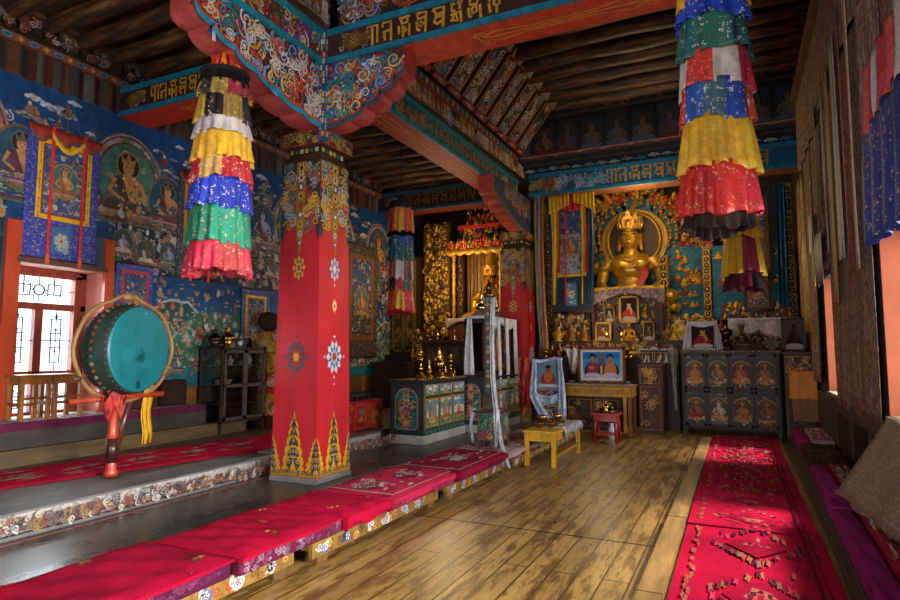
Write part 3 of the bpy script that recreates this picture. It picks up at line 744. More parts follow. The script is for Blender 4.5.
pillar('dim red pillar behind the scarf-draped shrine, its top painted blue and gold', -3.86, 11.15, False)
# ================================================================ left side
random.seed(101)
# window_1: red frame in the deep niche
XF = -7.33
RW_ = '#8a3a28'
w = MB(RW_)
yb = [3.79, 4.2, 4.68]
for a, b, c, d in ((3.79, 3.83, .56, 2.27), (4.66, 4.76, .56, 2.27), (3.79, 4.76, 2.19, 2.27), (3.79, 4.76, .56, .62), (3.79, 4.76, 1.79, 1.87), (3.79, 4.76, .98, 1.08), (4.17, 4.26, .56, 1.8)):
    w.box(XF - .05, XF + .03, a, b, c, d)
w.box(XF - .03, XF + .06, 4.60, 4.68, .56, 2.24); w.box(XF - .03, XF + .06, 3.79, 4.68, 2.17, 2.22)
wf = struct(w.build('window_1', 'wood', o=(XF, 4.27, .56), bevel=.006))
PAN = [(3.83, 4.6, 1.88, 2.17), (3.83, 4.17, 1.08, 1.79), (4.26, 4.6, 1.08, 1.79), (3.83, 4.17, .62, .98), (4.26, 4.6, .62, .98)]
for a, b, c, d in PAN:
    g = MB('#e8eef0'); g.box(XF - .012, XF - .006, a, b, c, d); g.build('pane', 'glass', wf)
    q = MB('#1a1512'); ym, zm = (a + b) / 2, (c + d) / 2; h, l = d - c, b - a
    def bar(y0, z0, y1, z1, r=.007): q.path([(XF, y0, z0), (XF, y1, z1)], r, 6)
    if l > h * 1.6:
        q.path([(XF, ym + .06 * math.cos(t * PI / 6), zm + .06 * math.sin(t * PI / 6)) for t in range(13)], .009, 6)
        for s in (-1, 1):
            bar(ym + s * .06, zm, ym + s * .1, zm); bar(ym + s * .1, zm - .07, ym + s * .1, zm + .07); bar(ym + s * .25, zm - .07, ym + s * .25, zm + .07)
            bar(ym + s * .1, zm + s * .07, ym + s * .25, zm + s * .07); bar(ym + s * .1, zm - s * .05, ym + s * .25, zm - s * .05); bar(ym + s * .17, zm - .05, ym + s * .17, d)
            bar(ym + s * .25, zm, b if s > 0 else a, zm, .005); bar(ym + s * .06, c, ym + s * .06, zm - .05, .005)
        bar(ym, zm + .06, ym, d, .005); bar(ym, zm - .06, ym, c, .005)
    else:
        t = h * .36; bar(ym - .055, zm - t, ym - .055, zm + t); bar(ym + .055, zm - t, ym + .055, zm + t)
        for k in (-1, -.33, .33, 1): bar(ym - .07, zm + t * k, ym + .07, zm + t * k, .006)
        bar(ym, c, ym, d, .005); bar(a, zm, b, zm, .006)
        for k in (-.5, .5): bar(ym - .1, zm + t * k, ym - .1, zm + t * k + .01); q.ell((XF, ym, zm + t * k), .014, 8, 6)
        q.ell((XF, ym, zm + t + .03), (.01, .016, .03), 8, 6)
    q.build('lattice', 'paint', wf)
# red posts and lintel around the niche
for nm, a, b, c, d in (('trim_9', 3.64, 3.79, .5, 2.72), ('trim_10', 4.755, 4.87, .5, 2.68)):
    m = MB('#b0401f'); m.box(XL, XL + .05, a, b, c, d); struct(m.build(nm, 'gloss'))
m = MB('#5a3a30'); m.box(XL, XL + .06, 3.76, 4.79, 2.27, 2.33); struct(m.build('trim_11', 'wood'))
m = MB('#c8c2ba'); m.box(-7.3, XL + .0, W0, W1, .5, .585); struct(m.build('window_1_sill', 'plaster'))

# ---- mural
mm = MB('#17304a'); mm.box(XL, XL + .012, 1.2, 3.62, .5, 4.3); mm.box(XL, XL + .012, 4.88, 12.8, .5, 4.3); mm.box(XL, XL + .012, 3.62, 4.88, 2.7, 4.3)
pa = Pa(); SKY, SKY2 = '#123c6a', '#0f2f5c'
pa.rect(1.2, 2.72, 12.8, 4.3, SKY)
DK = ['#8f6a4a', '#7d5a48', '#a8988c', '#35606a', '#7a3a2c', '#2c4a48', '#8a7a9a', '#5a4a48', '#a07a44', '#456a58', '#1f2f48', '#9aa0a8', '#6a3a34', '#b8a898']
for i in range(70):
    y, z = ru(1.3, 12), ru(3.7, 4.24); k = ru(.06, .13)
    pa.cloud(y, z, k, random.choice([['#a8a4a8', '#c9c4c0'], ['#7a5a4a', '#a88a70'], ['#8a94a8', '#b8b8c0'], ['#6a6a60', '#8f8a80']]))
    if R() < .35: pa.deity(y, z, .07, '#a8784a', '#7a3a2c', None, None, '#6a4a30')
def big(y, z, k, aura, body, robe):
    pa.ell(y, z + 1.1 * k, 1.22 * k, 1.5 * k, '#8a7464', 28); pa.ell(y, z + 1.1 * k, 1.16 * k, 1.43 * k, '#59303a', 28)
    for i in range(34):
        t = -.5 + i / 33 * (PI + 1.0); pa.ell(y + 1.06 * k * math.cos(t), z + 1.1 * k + 1.3 * k * math.sin(t), .07 * k, .1 * k, random.choice(['#a86a5a', '#9a8a84', '#3f6f5f', '#7a8f98']), 8, t)
    pa.ell(y, z + 1.1 * k, .94 * k, 1.18 * k, aura, 24)
    for i in range(26):
        t = R() * 6.3; rr = ru(.5, .86); pa.curl(y + rr * k * math.cos(t), z + 1.1 * k + 1.1 * rr * k * math.sin(t), .09 * k, random.choice(['#3f7a68', '#a89a80', '#8f5a44', '#2c5548', '#b5803c']), R() * 6, 1, .035 * k)
    pa.deity(y, z, k, body, robe, None, '#141a20', '#8f6a34', '#a87a70')
    for i in range(30): pa.ell(y + ru(-.45, .45) * k, z + ru(.3, 1.3) * k, .05 * k, .04 * k, random.choice(['#b5903c', '#2f5a50', '#7a3a2c', '#c9b8a0']), 7, R() * 3)
    for i in range(26): pa.cloud(y + ru(-1.2, 1.2) * k, z + ru(-.25, .18) * k, .14 * k, random.choice([['#3f5a4c', '#7a8f80'], ['#7a6a60', '#a89a90'], ['#59303a', '#8a5a54'], ['#35506a', '#8f9aa0']]))
pa.clutter(1.3, 2.95, 12.6, 4.0, 650, .085, DK)
k0 = len(pa.p)
big(3.0, 2.95, .52, '#2f6a58', '#9a5a48', '#7a2c2c'); big(5.02, 3.0, .42, '#3f6a5c', '#b07a44', '#4a3a38'); big(6.75, 3.0, .42, '#2c5a58', '#a8743c', '#7a2c24')
big(8.2, 3.0, .42, '#2c5a58', '#8f7a68', '#7a2c24'); big(9.6, 3.0, .42, '#3f6a5c', '#a8743c', '#4a3a38'); big(11.0, 3.0, .42, '#2c4a58', '#a8743c', '#7a2c24')
for y in (3.75, 5.62, 6.15, 7.45, 8.9, 10.3):
    pa.deity(y, 3.0 + ru(0, .1), .3, random.choice(['#8f8a9a', '#b07a50', '#a89a90']), '#59303a', '#26485c', '#17222c', '#6a5a40')
    for i in range(16): pa.cloud(y + ru(-.3, .3), ru(2.9, 3.25), .06, random.choice([['#3f5a4c', '#7a8f80'], ['#7a6a60', '#a89a90'], ['#35506a', '#8f9aa0']]))
# middle register: dense small figures on dark blue
pa.rect(1.2, 2.3, 12.8, 2.92, '#12263c'); pa.stroke([(1.2, 2.93), (12.8, 2.93)], .03, '#4a5f48'); pa.stroke([(1.2, 2.97), (12.8, 2.97)], .03, '#59303a')
pa.clutter(4.7, 2.35, 12.5, 2.9, 1100, .09, DK); pa.clutter(1.4, 1.0, 3.6, 2.9, 500, .1, DK)
pa.clutter(4.9, 2.95, 12.5, 3.25, 240, .08, DK)
for i in range(20): pa.deity(4.95 + i * .38 + ru(-.05, .05), 2.45 + ru(-.05, .1), .14, random.choice(DK), random.choice(DK), random.choice(['#26485c', '#2c4a48', '#3a2c3a']), '#17222c', '#6a5a40')
# lower register: landscape with blue sky, green hills, snow and figures
pa.rect(5.0, .95, 12.8, 2.32, '#1f5a78'); pa.rect(5.0, 2.0, 12.8, 2.32, '#123f6c'); pa.rect(5.0, 1.85, 12.8, 2.05, '#1a4f78')
def hill(y, w, z, h, c, snow=None):
    q = [(y - w / 2, z)]
    for i in range(1, 12): t = i / 12; q.append((y - w / 2 + w * t, z + h * (math.sin(PI * t) ** .8) * ru(.9, 1.08)))
    q.append((y + w / 2, z)); pa.poly(q, c)
    if snow: pa.stroke([(a, b + .012) for a, b in q[1:-1]], .035, snow)
for i in range(12): hill(5.2 + i * .62, 1.2, 1.62, ru(.25, .5), random.choice(['#22584e', '#2c6458', '#1f4a4c', '#3a6a58']), random.choice(['#a8aca8', '#8a9a98', None]))
for i in range(16): hill(5.1 + i * .48, .9, 1.25, ru(.3, .48), random.choice(['#2f6a58', '#25584a', '#3f7a64', '#2a5f6a']), random.choice(['#9aaaa0', None, '#7a9a88']))
pa.rect(5.0, .98, 12.8, 1.35, '#2f6455')
pa.clutter(5.1, 1.0, 12.6, 1.85, 1300, .06, ['#a8a098', '#8a3a34', '#b8b4b0', '#3f7a68', '#9a6a4a', '#24485a', '#59303a', '#c0b8ac', '#b07a44', '#4f8a78'])
pa.clutter(5.1, 1.6, 12.6, 2.28, 330, .06, ['#a87a4a', '#8a6a4a', '#b0a498', '#a8583a', '#9a8a6a'])
for i in range(26): pa.deity(5.3 + R() * 7, ru(1.0, 1.5), ru(.07, .12), random.choice(['#b8a898', '#a87a4a']), random.choice(['#8a3a34', '#a8a098', '#24485a']), None, random.choice(['#3f7a68', '#17304a']), '#8a6a3a')
pa.rect(5.0, .8, 12.8, .96, '#1f6a74'); pa.rect(5.0, .5, 12.8, .82, '#6a4a2a')
for i in range(16): pa.rect(5.1 + i * .48, .5, 5.25 + i * .48, .8, random.choice(['#1f4a5c', '#8a5a2a', '#2a3a34', '#a8602a']))
pa.rect(4.88, .5, 5.02, 2.3, '#7a6a34')
pa.clip(0, 1.2, .5, 12.8, 4.3)
kk = []
for poly, c in pa.p:                                             # nothing painted across the window niche
    ym = sum(p[0] for p in poly) / len(poly); zm = sum(p[1] for p in poly) / len(poly)
    if 3.6 < ym < 4.9 and zm < 2.75: continue
    kk.append((poly, c))
pa.p = [q for q in kk if True]
# the strip of wall behind the niche opening must stay clear: split wide bands
out = []
for poly, c in pa.p:
    ys = [p[0] for p in poly]
    if min(ys) < 3.6 and max(ys) > 4.9 and min(p[1] for p in poly) < 2.6:
        z0, z1 = min(p[1] for p in poly), max(p[1] for p in poly)
        out += [([(min(ys), z0), (3.62, z0), (3.62, z1), (min(ys), z1)], c), ([(4.88, z0), (max(ys), z0), (max(ys), z1), (4.88, z1)], c)]
    else: out.append((poly, c))
pa.p = out
mm.art(pa, (XL + .012, 0, 0), (0, 1, 0), lift=.001, d=.00008)
struct(mm.build('wall_left_mural', 'paint', o=(XL, 5, .5)))

# ---- thangkas on the left wall
def thangka(label, y0, y1, z0, z1, x, silk, inner, ground, seed, veil=None, ribbons=True, cord=True, split=.3, axis='X', mat='brocade_fine'):
    """scroll painting hanging flat: silk mount, inner border, painted field, rod, ribbons."""
    random.seed(seed); U = (0, 1, 0) if axis == 'X' else (1, 0, 0)
    nn = Vector((1, 0, 0)) if axis == 'X' else Vector((0, -1, 0))
    def P(a, z, d): return (x + nn.x * d, a, z) if axis == 'X' else (a, x + nn.y * d, z)
    ym = (y0 + y1) / 2; t = thing('thangka', label, 'scroll painting', P(ym, z0, 0)); H, Wd = z1 - z0, y1 - y0
    def bx(m, a0, a1, b0, b1, d0, d1, col=None):
        if axis == 'X': m.box(x + d0, x + d1, a0, a1, b0, b1, col)
        else: m.box(a0, a1, x - d1, x - d0, b0, b1, col)
    m = MB(silk); bx(m, y0, y1, z0, z1, .0, .012); m.build('silk_mount', mat, t)
    zi0, zi1, a0, a1 = z0 + H * split, z1 - H * .09, y0 + Wd * .14, y1 - Wd * .12
    m = MB(inner); bx(m, a0, a1, zi0, zi1, .012, .016)
    O = P(0, 0, .016); pa = Pa(); b = Wd * .07
    for i in range(40):
        pa.petals(a0 + b * .5, zi0 + (zi1 - zi0) * R(), b * .22, 4, '#8a5a1c', .5, R()); pa.petals(a1 - b * .5, zi0 + (zi1 - zi0) * R(), b * .22, 4, '#8a5a1c', .5, R())
    pa.rect(a0 + b * .9, zi0 + b * .9, a1 - b * .9, zi1 - b * .9, '#8a2a20'); pa.rect(a0 + b * 1.15, zi0 + b * 1.15, a1 - b * 1.15, zi1 - b * 1.15, ground)
    m.art(pa, O, U); m.build('inner_border', 'silk', t)
    m = MB(ground); A0, A1, B0, B1 = a0 + b * 1.2, a1 - b * 1.2, zi0 + b * 1.2, zi1 - b * 1.2; bx(m, A0, A1, B0, B1, .0165, .0175); pa = Pa()
    w = A1 - A0; h = B1 - B0
    pa.rect(A0, B0 + h * .6, A1, B1, '#2c4a74'); pa.clutter(A0, B0, A1, B1, 130, w * .1, DK + ['#7a8fa8', '#a88a98']); pa.deity(ym, B0 + h * .28, min(w * .36, h * .22), '#b8804a', '#8f5a3a', '#3f6a68', '#2c4a58', '#a8743c')
    for q in (-1, 1):
        for j in range(4): pa.deity(ym + q * w * .34, B0 + h * (.04 + .22 * j), w * .09, random.choice(DK), random.choice(DK), '#35606a', None, '#8a6a3a')
    pa.clip(0, A0, B0, A1, B1); m.art(pa, P(0, 0, .0175), U); m.build('painting', 'paint', t)
    for zz, rr in ((z0, .016), (z1, .012)): m = MB('#3a2418'); m.path([P(y0 - .02, zz, .01), P(y1 + .02, zz, .01)], rr, 8); m.build('rod', 'wood', t)
    if split > .2:
        m = MB(silk); pc = Pa(); pc.rect(ym - Wd * .13, z0 + H * .05, ym + Wd * .13, z0 + H * .25, '#3a5f8c'); pc.rosette(ym, z0 + H * .15, Wd * .1, ['#b8a05a', '#6a8fa8', '#c9b080', '#8a3a2a'], 7, 1.2); pc.swirls(ym - Wd * .1, z0 + H * .07, ym + Wd * .1, z0 + H * .23, 12, Wd * .035, ['#c0a868', '#8fa8b8'])
        bx(m, ym - Wd * .13, ym + Wd * .13, z0 + H * .05, z0 + H * .25, .012, .014); m.art(pc, P(0, 0, .014), U); m.build('door_patch', 'silk', t)
    if veil:
        m = MB(veil[0]); m.grid(lambda u, v: P(y0 + Wd * u, z1 - v * H * (.05 + .075 * abs(math.sin(u * PI * 3))), .022 + .012 * math.sin(u * 40) * v), 36, 3, lambda u, v: veil[1] if v > .55 else veil[0]); m.build('veil', 'silk', t, solid=.004)
        m = MB(veil[2]); m.grid(lambda u, v: P(ym - Wd * .2 + Wd * .46 * u, z1 - H * (.03 + .1 * math.sin(PI * min(u * 1.02, 1)) + .045 * v), .036), 12, 2); m.build('veil_fold', 'silk', t, solid=.006)
    if ribbons:
        for f in (.32, .76):
            m = MB('#c0281c'); a = y0 + Wd * f; bx(m, a - .017, a + .017, z0 + .04, z1 + .02, .026, .03); bx(m, a - .022, a + .022, z0 - .06, z0 + .06, .024, .034, '#c8502a'); m.build('ribbon', 'silk', t)
    if cord:
        m = MB('#7a4a30'); m.path([P(y0 + Wd * .3, z1, .01), P(ym, z1 + .3, .02), P(y0 + Wd * .72, z1, .01)], .006, 6); m.path([P(ym, z1, .02), P(ym, z1 + .34, .02)], .006, 6); m.ell(P(ym, z1 + .29, .02), (.012, .012, .03), 8, 6); m.build('cord', 'cloth', t)
    return t
thangka('large blue scroll painting with gold inner border hanging over the window', 3.79, 4.62, 2.34, 3.84, XL + .03, '#1a2f86', '#d09a1c', '#3a4a6c', 51, ('#8a2a20', '#6a3a2a', '#d0a01c'))
thangka('small red and blue scroll painting hanging directly behind the drum', 4.9, 5.42, 1.5, 2.42, XL + .04, '#24408a', '#b83a2c', '#5a5a84', 52, None, False, False, .12)
thangka('dark scroll painting half hidden by the tiered banner beside the left window', 5.78, 6.5, 2.36, 3.86, XL + .03, '#1f2438', '#a8742a', '#3a4448', 53, ('#5a201c', '#7a3a24', '#8a5a20'))
thangka('small scroll painting with bright gold border above the glass cabinet', 7.0, 7.6, 1.15, 2.3, XL + .05, '#2a4478', '#d8a21c', '#7a8aa0', 54, None, False, False, .32)
thangka('blue scroll painting on the left wall just beyond the red pillar', 8.75, 9.25, 1.1, 3.1, XL + .04, '#1f5f8c', '#8a6a2a', '#2f7a98', 55, None, False, False, .3)
thangka('dark brown scroll painting in the shadow of the far left corner', 9.7, 10.9, 1.2, 3.5, XL + .04, '#2c2018', '#6a4a1c', '#3c3424', 56, None, False, False, .15)

# ---- window seat, runner, stools
def rug(name, label, cat, quad, z, th, base, edge=None, art=None, mat='carpet', group=None, ripple=.006, tassel=None):
    """a carpet on four corners (x, y), with thickness; art is drawn in unit coordinates."""
    q = [Vector((a, b, 0)) for a, b in quad]; O = sum(q, Vector()) / 4; O.z = z
    def at(u, v): return q[0] * (1 - u) * (1 - v) + q[1] * u * (1 - v) + q[2] * u * v + q[3] * (1 - u) * v
    m = MB(base); n1, n2 = 10, 24
    def top(u, v):
        p = at(u, v); e = min(u, 1 - u, v, 1 - v); p.z = z + th + ripple * (math.sin(p.y * 9.3 + p.x * 3) + math.sin(p.y * 21 + p.x * 7) * .5) * min(1, e * 8); return p
    m.grid(top, n1, n2)
    for a, b, k in (((0, 0), (1, 0), n1), ((1, 0), (1, 1), n2), ((1, 1), (0, 1), n1), ((0, 1), (0, 0), n2)):
        def side(u, v, a=a, b=b):
            uu, vv = a[0] + (b[0] - a[0]) * u, a[1] + (b[1] - a[1]) * u; p = top(uu, vv); p.z = z + (p.z - z) * v; return p
        m.grid(side, k, 1, edge or base)
    if art:
        pa = Pa(); art(pa)
        h = .004
        for poly, c in pa.p:
            P = [top(min(max(u, .01), .99), min(max(v, .01), .99)) + Vector((0, 0, h)) for u, v in poly]
            nrm = (P[1] - P[0]).cross(P[2] - P[0])
            if nrm.z < 0: P.reverse()
            m.add(P, [tuple(range(len(P)))], c, False); h += .00004
    o = m.build(name, mat, o=O); return tag(o, label, cat, group)
def wornart(cols, n, sz=.05):
    def f(pa):
        pa.frame(.03, .015, .97, .985, .02, cols[0])
        for _ in range(n): pa.petals(ru(.08, .92), ru(.04, .96), sz * ru(.4, 1), random.choice((4, 5, 6)), random.choice(cols), .5, R())
    return f
# the window seat is one long padded cushion
random.seed(61)
m = MB('#5c1f3c'); m.box(-6.965, -6.6, -.4, 6.05, .5, .585)
pa = Pa(); pa.rect(-.4, -6.96, 6.05, -6.62, '#b8a8a8')
def ws(pa_):
    for _ in range(520):
        a, b = ru(-.35, 6.0), ru(-6.93, -6.65); pa_.petals(a, b, ru(.015, .06), 5, random.choice(['#8a6a70', '#6a4a58', '#c9c0bc', '#a83a58', '#d0c8c4', '#7a3a4a', '#59505a']), .5, R())
ws(pa); pa.p = [([(b, a) for a, b in q], c) for q, c in pa.p]; m.art(pa, (0, 0, .585), (1, 0, 0), (0, 1, 0))
tag(m.build('seat_cushion', 'velvet', o=(-6.8, 3, .5)), 'long flat purple cushion with worn pale top on the window seat', 'cushion')
def runart(pa):
    for i in range(7):
        v = .1 + i * .13; pa.rosette(.5, v, .09, ['#c9a08c', '#a8204a', '#8a5a3a', '#b8203c'], 8, .45)
        for _ in range(14): pa.petals(ru(.15, .85), v + ru(-.05, .05), .03, 4, random.choice(['#c0a090', '#a86a4a', '#d07080', '#8a1834']), .5, R())
rug('carpet_runner', 'long red runner carpet on the raised platform behind the drum', 'carpet', [(-5.98, 1.6), (-6.5, 1.7), (-5.85, 6.9), (-5.0, 6.7)][::-1] if False else [(-6.52, 1.7), (-5.9, 1.6), (-4.98, 5.6), (-5.82, 6.6)], .157, .022, '#c01438', '#8a0f2c', runart, ripple=.003)
def stool(label, y0, y1, x0, x1):
    t = thing('stool', label, 'stool', ((x0 + x1) / 2, (y0 + y1) / 2, .585), 'wooden stools on the window seat'); zt = 1.06; cl = '#a5642c'
    m = MB(cl); m.box(x0 - .015, x1 + .015, y0 - .015, y1 + .015, zt - .03, zt); m.build('top', 'wood', t, bevel=.005)
    m = MB(cl)
    for a, b, c, d in ((x0 + .006, x1 - .006, y0 + .006, y0 + .02), (x0 + .006, x1 - .006, y1 - .02, y1 - .006), (x0 + .006, x0 + .02, y0 + .006, y1 - .006), (x1 - .02, x1 - .006, y0 + .006, y1 - .006)): m.box(a, b, c, d, zt - .1, zt - .032)
    m.build('apron', 'wood', t)
    for a in (x0, x1 - .04):
        for b in (y0, y1 - .04): q = MB(cl); q.box(a, a + .04, b, b + .04, .586, zt - .03); q.build('leg', 'wood', t)
    m = MB('#8a4f22')
    for b in (y0 + .01, y1 - .03): m.box(x0 + .04, x1 - .04, b, b + .02, .74, .77)
    m.box(x0 + .01, x0 + .03, y0 + .04, y1 - .04, .72, .75); m.box(x1 - .03, x1 - .01, y0 + .04, y1 - .04, .8, .83); m.build('stretcher', 'wood', t)
stool('wooden stool on the window seat, left of the pair under the window', 3.72, 4.03, -6.96, -6.68)
stool('wooden stool on the window seat, nearer to the drum', 4.06, 4.38, -6.96, -6.68)
# cushions leaning on the wall behind the seat
for i, (y, c, lb) in enumerate(((5.1, '#4a2c24', 'brown square back cushion leaning on the wall just right of the drum'), (5.55, '#33211c', 'dark square back cushion leaning on the wall near the glass cabinet'))):
    m = MB(c); m.box(-6.96, -6.84, y, y + .4, .587, .93); tag(m.build('back_cushion', 'velvet', o=(-6.9, y, .587), bevel=.03), lb, 'cushion')

# ---- drum
DX, DY, DZ, DR = -5.1, 3.84, 1.325, .4
t = thing('drum', 'large round drum with teal skin held upright on a red post', 'drum', (DX - .14, DY, .172))
m = MB('#0f6a72'); m.T = Matrix.Translation((DX, DY, DZ)) @ Matrix.Rotation(PI / 2, 4, 'Y')
m.lathe([(.001, .012), (DR * .5, .012), (DR - .02, .01), (DR, 0)], n=40, smooth=False); pa = Pa()
random.seed(8)
m.T = None
for _ in range(26): pa.ell(ru(-.25, .25), ru(-.25, .25), ru(.03, .1), ru(.03, .1), random.choice(['#0f656d', '#106e76', '#0f686f']), 10, R())
pa.ell(0, 0, .012, .014, '#1a2a2a', 8); pa.ell(-.02, -.33, .03, .045, '#0a3f48', 8); pa.ell(.05, .34, .014, .008, '#a8a070', 6)
m.art(pa, (DX + .012, DY, DZ), (0, 1, 0)); m.build('drum_skin', 'skin', t)
m = MB('#2c3a34'); m.T = Matrix.Translation((DX, DY, DZ)) @ Matrix.Rotation(PI / 2, 4, 'Y')
m.lathe([(DR - .03, -.3), (DR - .012, -.3), (DR + .005, -.25), (DR + .03, -.15), (DR + .005, -.03), (DR, 0), (DR - .02, .006)], n=44)
m.T = None
for i in range(40):
    a = i / 40 * 2 * PI
    for xx, rr, cl in ((-.03, .404, '#6a5428'), (-.15, .43, random.choice(['#4a3a24', '#2f4a3e', '#59301f', '#6a6050'])), (-.26, .402, '#4a3c24')):
        m.ell((DX + xx, DY + rr * math.cos(a), DZ + rr * math.sin(a)), .009 if xx != -.15 else .022, 6, 5, cl)
m.build('drum_shell', 'paint', t)
m = MB('#8f6a3c'); m.T = Matrix.Translation((DX - .15, DY, 0)) @ Matrix.Rotation(math.radians(-17), 4, 'Z') @ Matrix.Translation((-DX + .15, -DY, 0))   # wooden hoop holding the drum
pts = []
for i in range(41):
    a = -PI / 2 + 2 * PI * i / 40; rr = .485 + .006 * math.cos(a * 8) + (.02 if abs(math.sin(a)) > .97 and math.sin(a) > 0 else 0)
    pts.append((DX - .15, DY + rr * math.cos(a), DZ + rr * math.sin(a)))
m.path(pts, .02, 8, caps=False); m.ell((DX - .15, DY, DZ + .5), (.04, .06, .035), 10, 6)
for s in (-1, 1): m.ell((DX - .15, DY + s * .44, DZ - .26), (.03, .05, .03), 8, 6, '#5a3a22')
m.path([(DX - .15, DY - .5, DZ - .46), (DX - .15, DY + .4, DZ - .44)], .026, 8, '#a83a1c'); m.build('hoop', 'wood', t)
m = MB('#b53c1c'); px = DX - .15; py = DY - .12; pz = .172
m.lathe([(.06, 0), (.062, .03), (.045, .06), (.042, .33), (.05, .36), (.042, .4), (.042, .62), (.055, .66), (.055, .7)], px, py, pz, 14); m.lathe([(.05, .12), (.05, .34)], px, py, pz, 14, '#3a1c18'); m.build('post', 'gloss', t)
m = MB('#8f1f30'); m.grid(lambda u, v: (px + .07 * math.cos(u * 6.28) * (1 - .25 * v) + .01 * math.sin(u * 40), py + .13 * math.sin(u * 6.28) * (1 - .5 * v), pz + .72 - .17 * v - .05 * math.sin(u * 19)), 48, 4, lambda u, v: random.choice(['#a82a2c', '#7a1c34', '#b53c1c']), True); m.build('cloth_skirt', 'silk', t, solid=.006)
m = MB('#d09a1c'); m.grid(lambda u, v: (px + .06 + .015 * math.sin(v * 9), py + .3 + .12 * u + .012 * math.sin(u * 14), pz + .86 - .62 * v), 8, 8); m.build('yellow_scarf', 'silk', t, solid=.006)
m = MB('#5a2a1c'); m.path([(px - .25, py + .28, .175), (px - .05, py + .25, pz + .66)], .03, 8); m.build('rear_leg', 'gloss', t)
t.rotation_euler.z = math.radians(13.4)

# ---- glass cabinet on the platform
GX, G0, G1, GB, GT = -6.5, 6.22, 7.08, .3, 1.37
t = thing('glass_cabinet', 'dark metal display cabinet with glass doors against the muralled wall', 'cabinet', (-6.72, 6.65, .155))
m = MB('#3a302a'); q = .035
for x in (-6.95, GX - q):
    for y in (G0, G1 - q): m.box(x, x + q, y, y + q, .156, GT)
for z in (GB, GT - .03):
    m.box(-6.95, GX, G0, G1, z, z + .03)
m.box(-6.95, -6.935, G0, G1, GB, GT, '#1c1815'); m.build('body', 'wood', t)
for z in (.55, .83, 1.1):
    m = MB('#5a5450'); m.box(-6.93, GX - .04, G0 + .02, G1 - .02, z, z + .012); m.build('shelf', 'wood', t)
for a, b in ((G0 + .03, (G0 + G1) / 2), ((G0 + G1) / 2, G1 - .03)):
    m = MB('#554840'); z0, z1 = GB + .04, GT - .04
    for y0, y1, za, zb in ((a, a + .04, z0, z1), (b - .04, b, z0, z1), (a, b, z0, z0 + .045), (a, b, z1 - .045, z1), (a, b, .8, .84)): m.box(GX, GX + .022, y0, y1, za, zb)
    d = m.build('door', 'wood', t); g = MB('#ffffff'); g.box(GX + .006, GX + .011, a + .04, b - .04, z0 + .045, z1 - .045); g.build('pane', 'glass', d)
    h = MB('#b08a3c'); h.ell((GX + .03, (b - .02) if a < 6.5 else a + .02, .82), .014, 8, 6); h.build('knob', 'brass', d)
g = MB('#ffffff'); g.box(-6.9, GX - .04, G0 + .004, G0 + .01, GB + .03, GT - .03); g.build('side_pane', 'glass', t)
g = MB('#ffffff'); g.box(-6.9, GX - .04, G1 - .01, G1 - .004, GB + .03, GT - .03); g.build('side_pane', 'glass', t)
def vessel(name, label, cat, p, k, col, mat='brass', group=None, kind=0):
    m = MB(col); P = [[(.3, 0), (.34, .06), (.14, .14), (.1, .3), (.3, .45), (.38, .7), (.34, .74), (.05, .6)], [(.34, 0), (.36, .05), (.2, .12), (.42, .4), (.4, .6), (.16, .74), (.12, .92), (.2, 1.0), (.04, 1.05)],
         [(.22, 0), (.26, .05), (.45, .38), (.48, .42), (.4, .4), (.05, .1)], [(.4, 0), (.42, .06), (.3, .14), (.3, .36), (.2, .46), (.1, .7), (.14, .8), (.06, .95), (.015, 1.2)]][kind]
    m.lathe([(r * k, z * k) for r, z in P], p[0], p[1], p[2], 14); return tag(m.build(name, mat, o=p), label, cat, group)
random.seed(77)
for i, (y, z, lb) in enumerate(((6.38, 1.112, 'white porcelain bowl on the top shelf, behind the near glass door'), (6.78, 1.112, 'white porcelain bowl on the top shelf, behind the far glass door'), (6.34, .842, 'white porcelain bowl on the middle shelf of the glass cabinet, near end'), (6.5, .842, 'second white porcelain bowl along the middle shelf of the glass cabinet'))):
    vessel('porcelain_bowl', lb, 'bowl', (-6.68, y, z), .15, '#c9c4c0', 'ceramic', 'porcelain in the glass cabinet', 2)
vessel('porcelain_jar', 'small white lidded jar on the top shelf of the glass cabinet', 'jar', (-6.66, 6.52, 1.112), .13, '#b8b4b4', 'ceramic', None, 1)
vessel('porcelain_jar', 'small pale jar near the far end of the cabinet top shelf', 'jar', (-6.7, 6.93, 1.112), .13, '#a8a4a8', 'ceramic', None, 1)
vessel('brass_urn', 'brass urn with lid standing on top of the glass cabinet', 'urn', (-6.7, 6.5, 1.371), .27, '#a8823c', 'brass', None, 1)
vessel('dark_urn', 'dark metal urn at the near end of the glass cabinet top', 'urn', (-6.72, 6.28, 1.371), .24, '#4a3a28', 'brass', None, 1)
vessel('tin_pot', 'small silver pot on the glass cabinet beside the brass urn', 'pot', (-6.68, 6.72, 1.371), .17, '#a8a8a8', 'steel', None, 1)
vessel('tea_bowl', 'tiny dark bowl at the far end of the glass cabinet top', 'bowl', (-6.68, 6.92, 1.371), .13, '#5a5048', 'steel', None, 2)
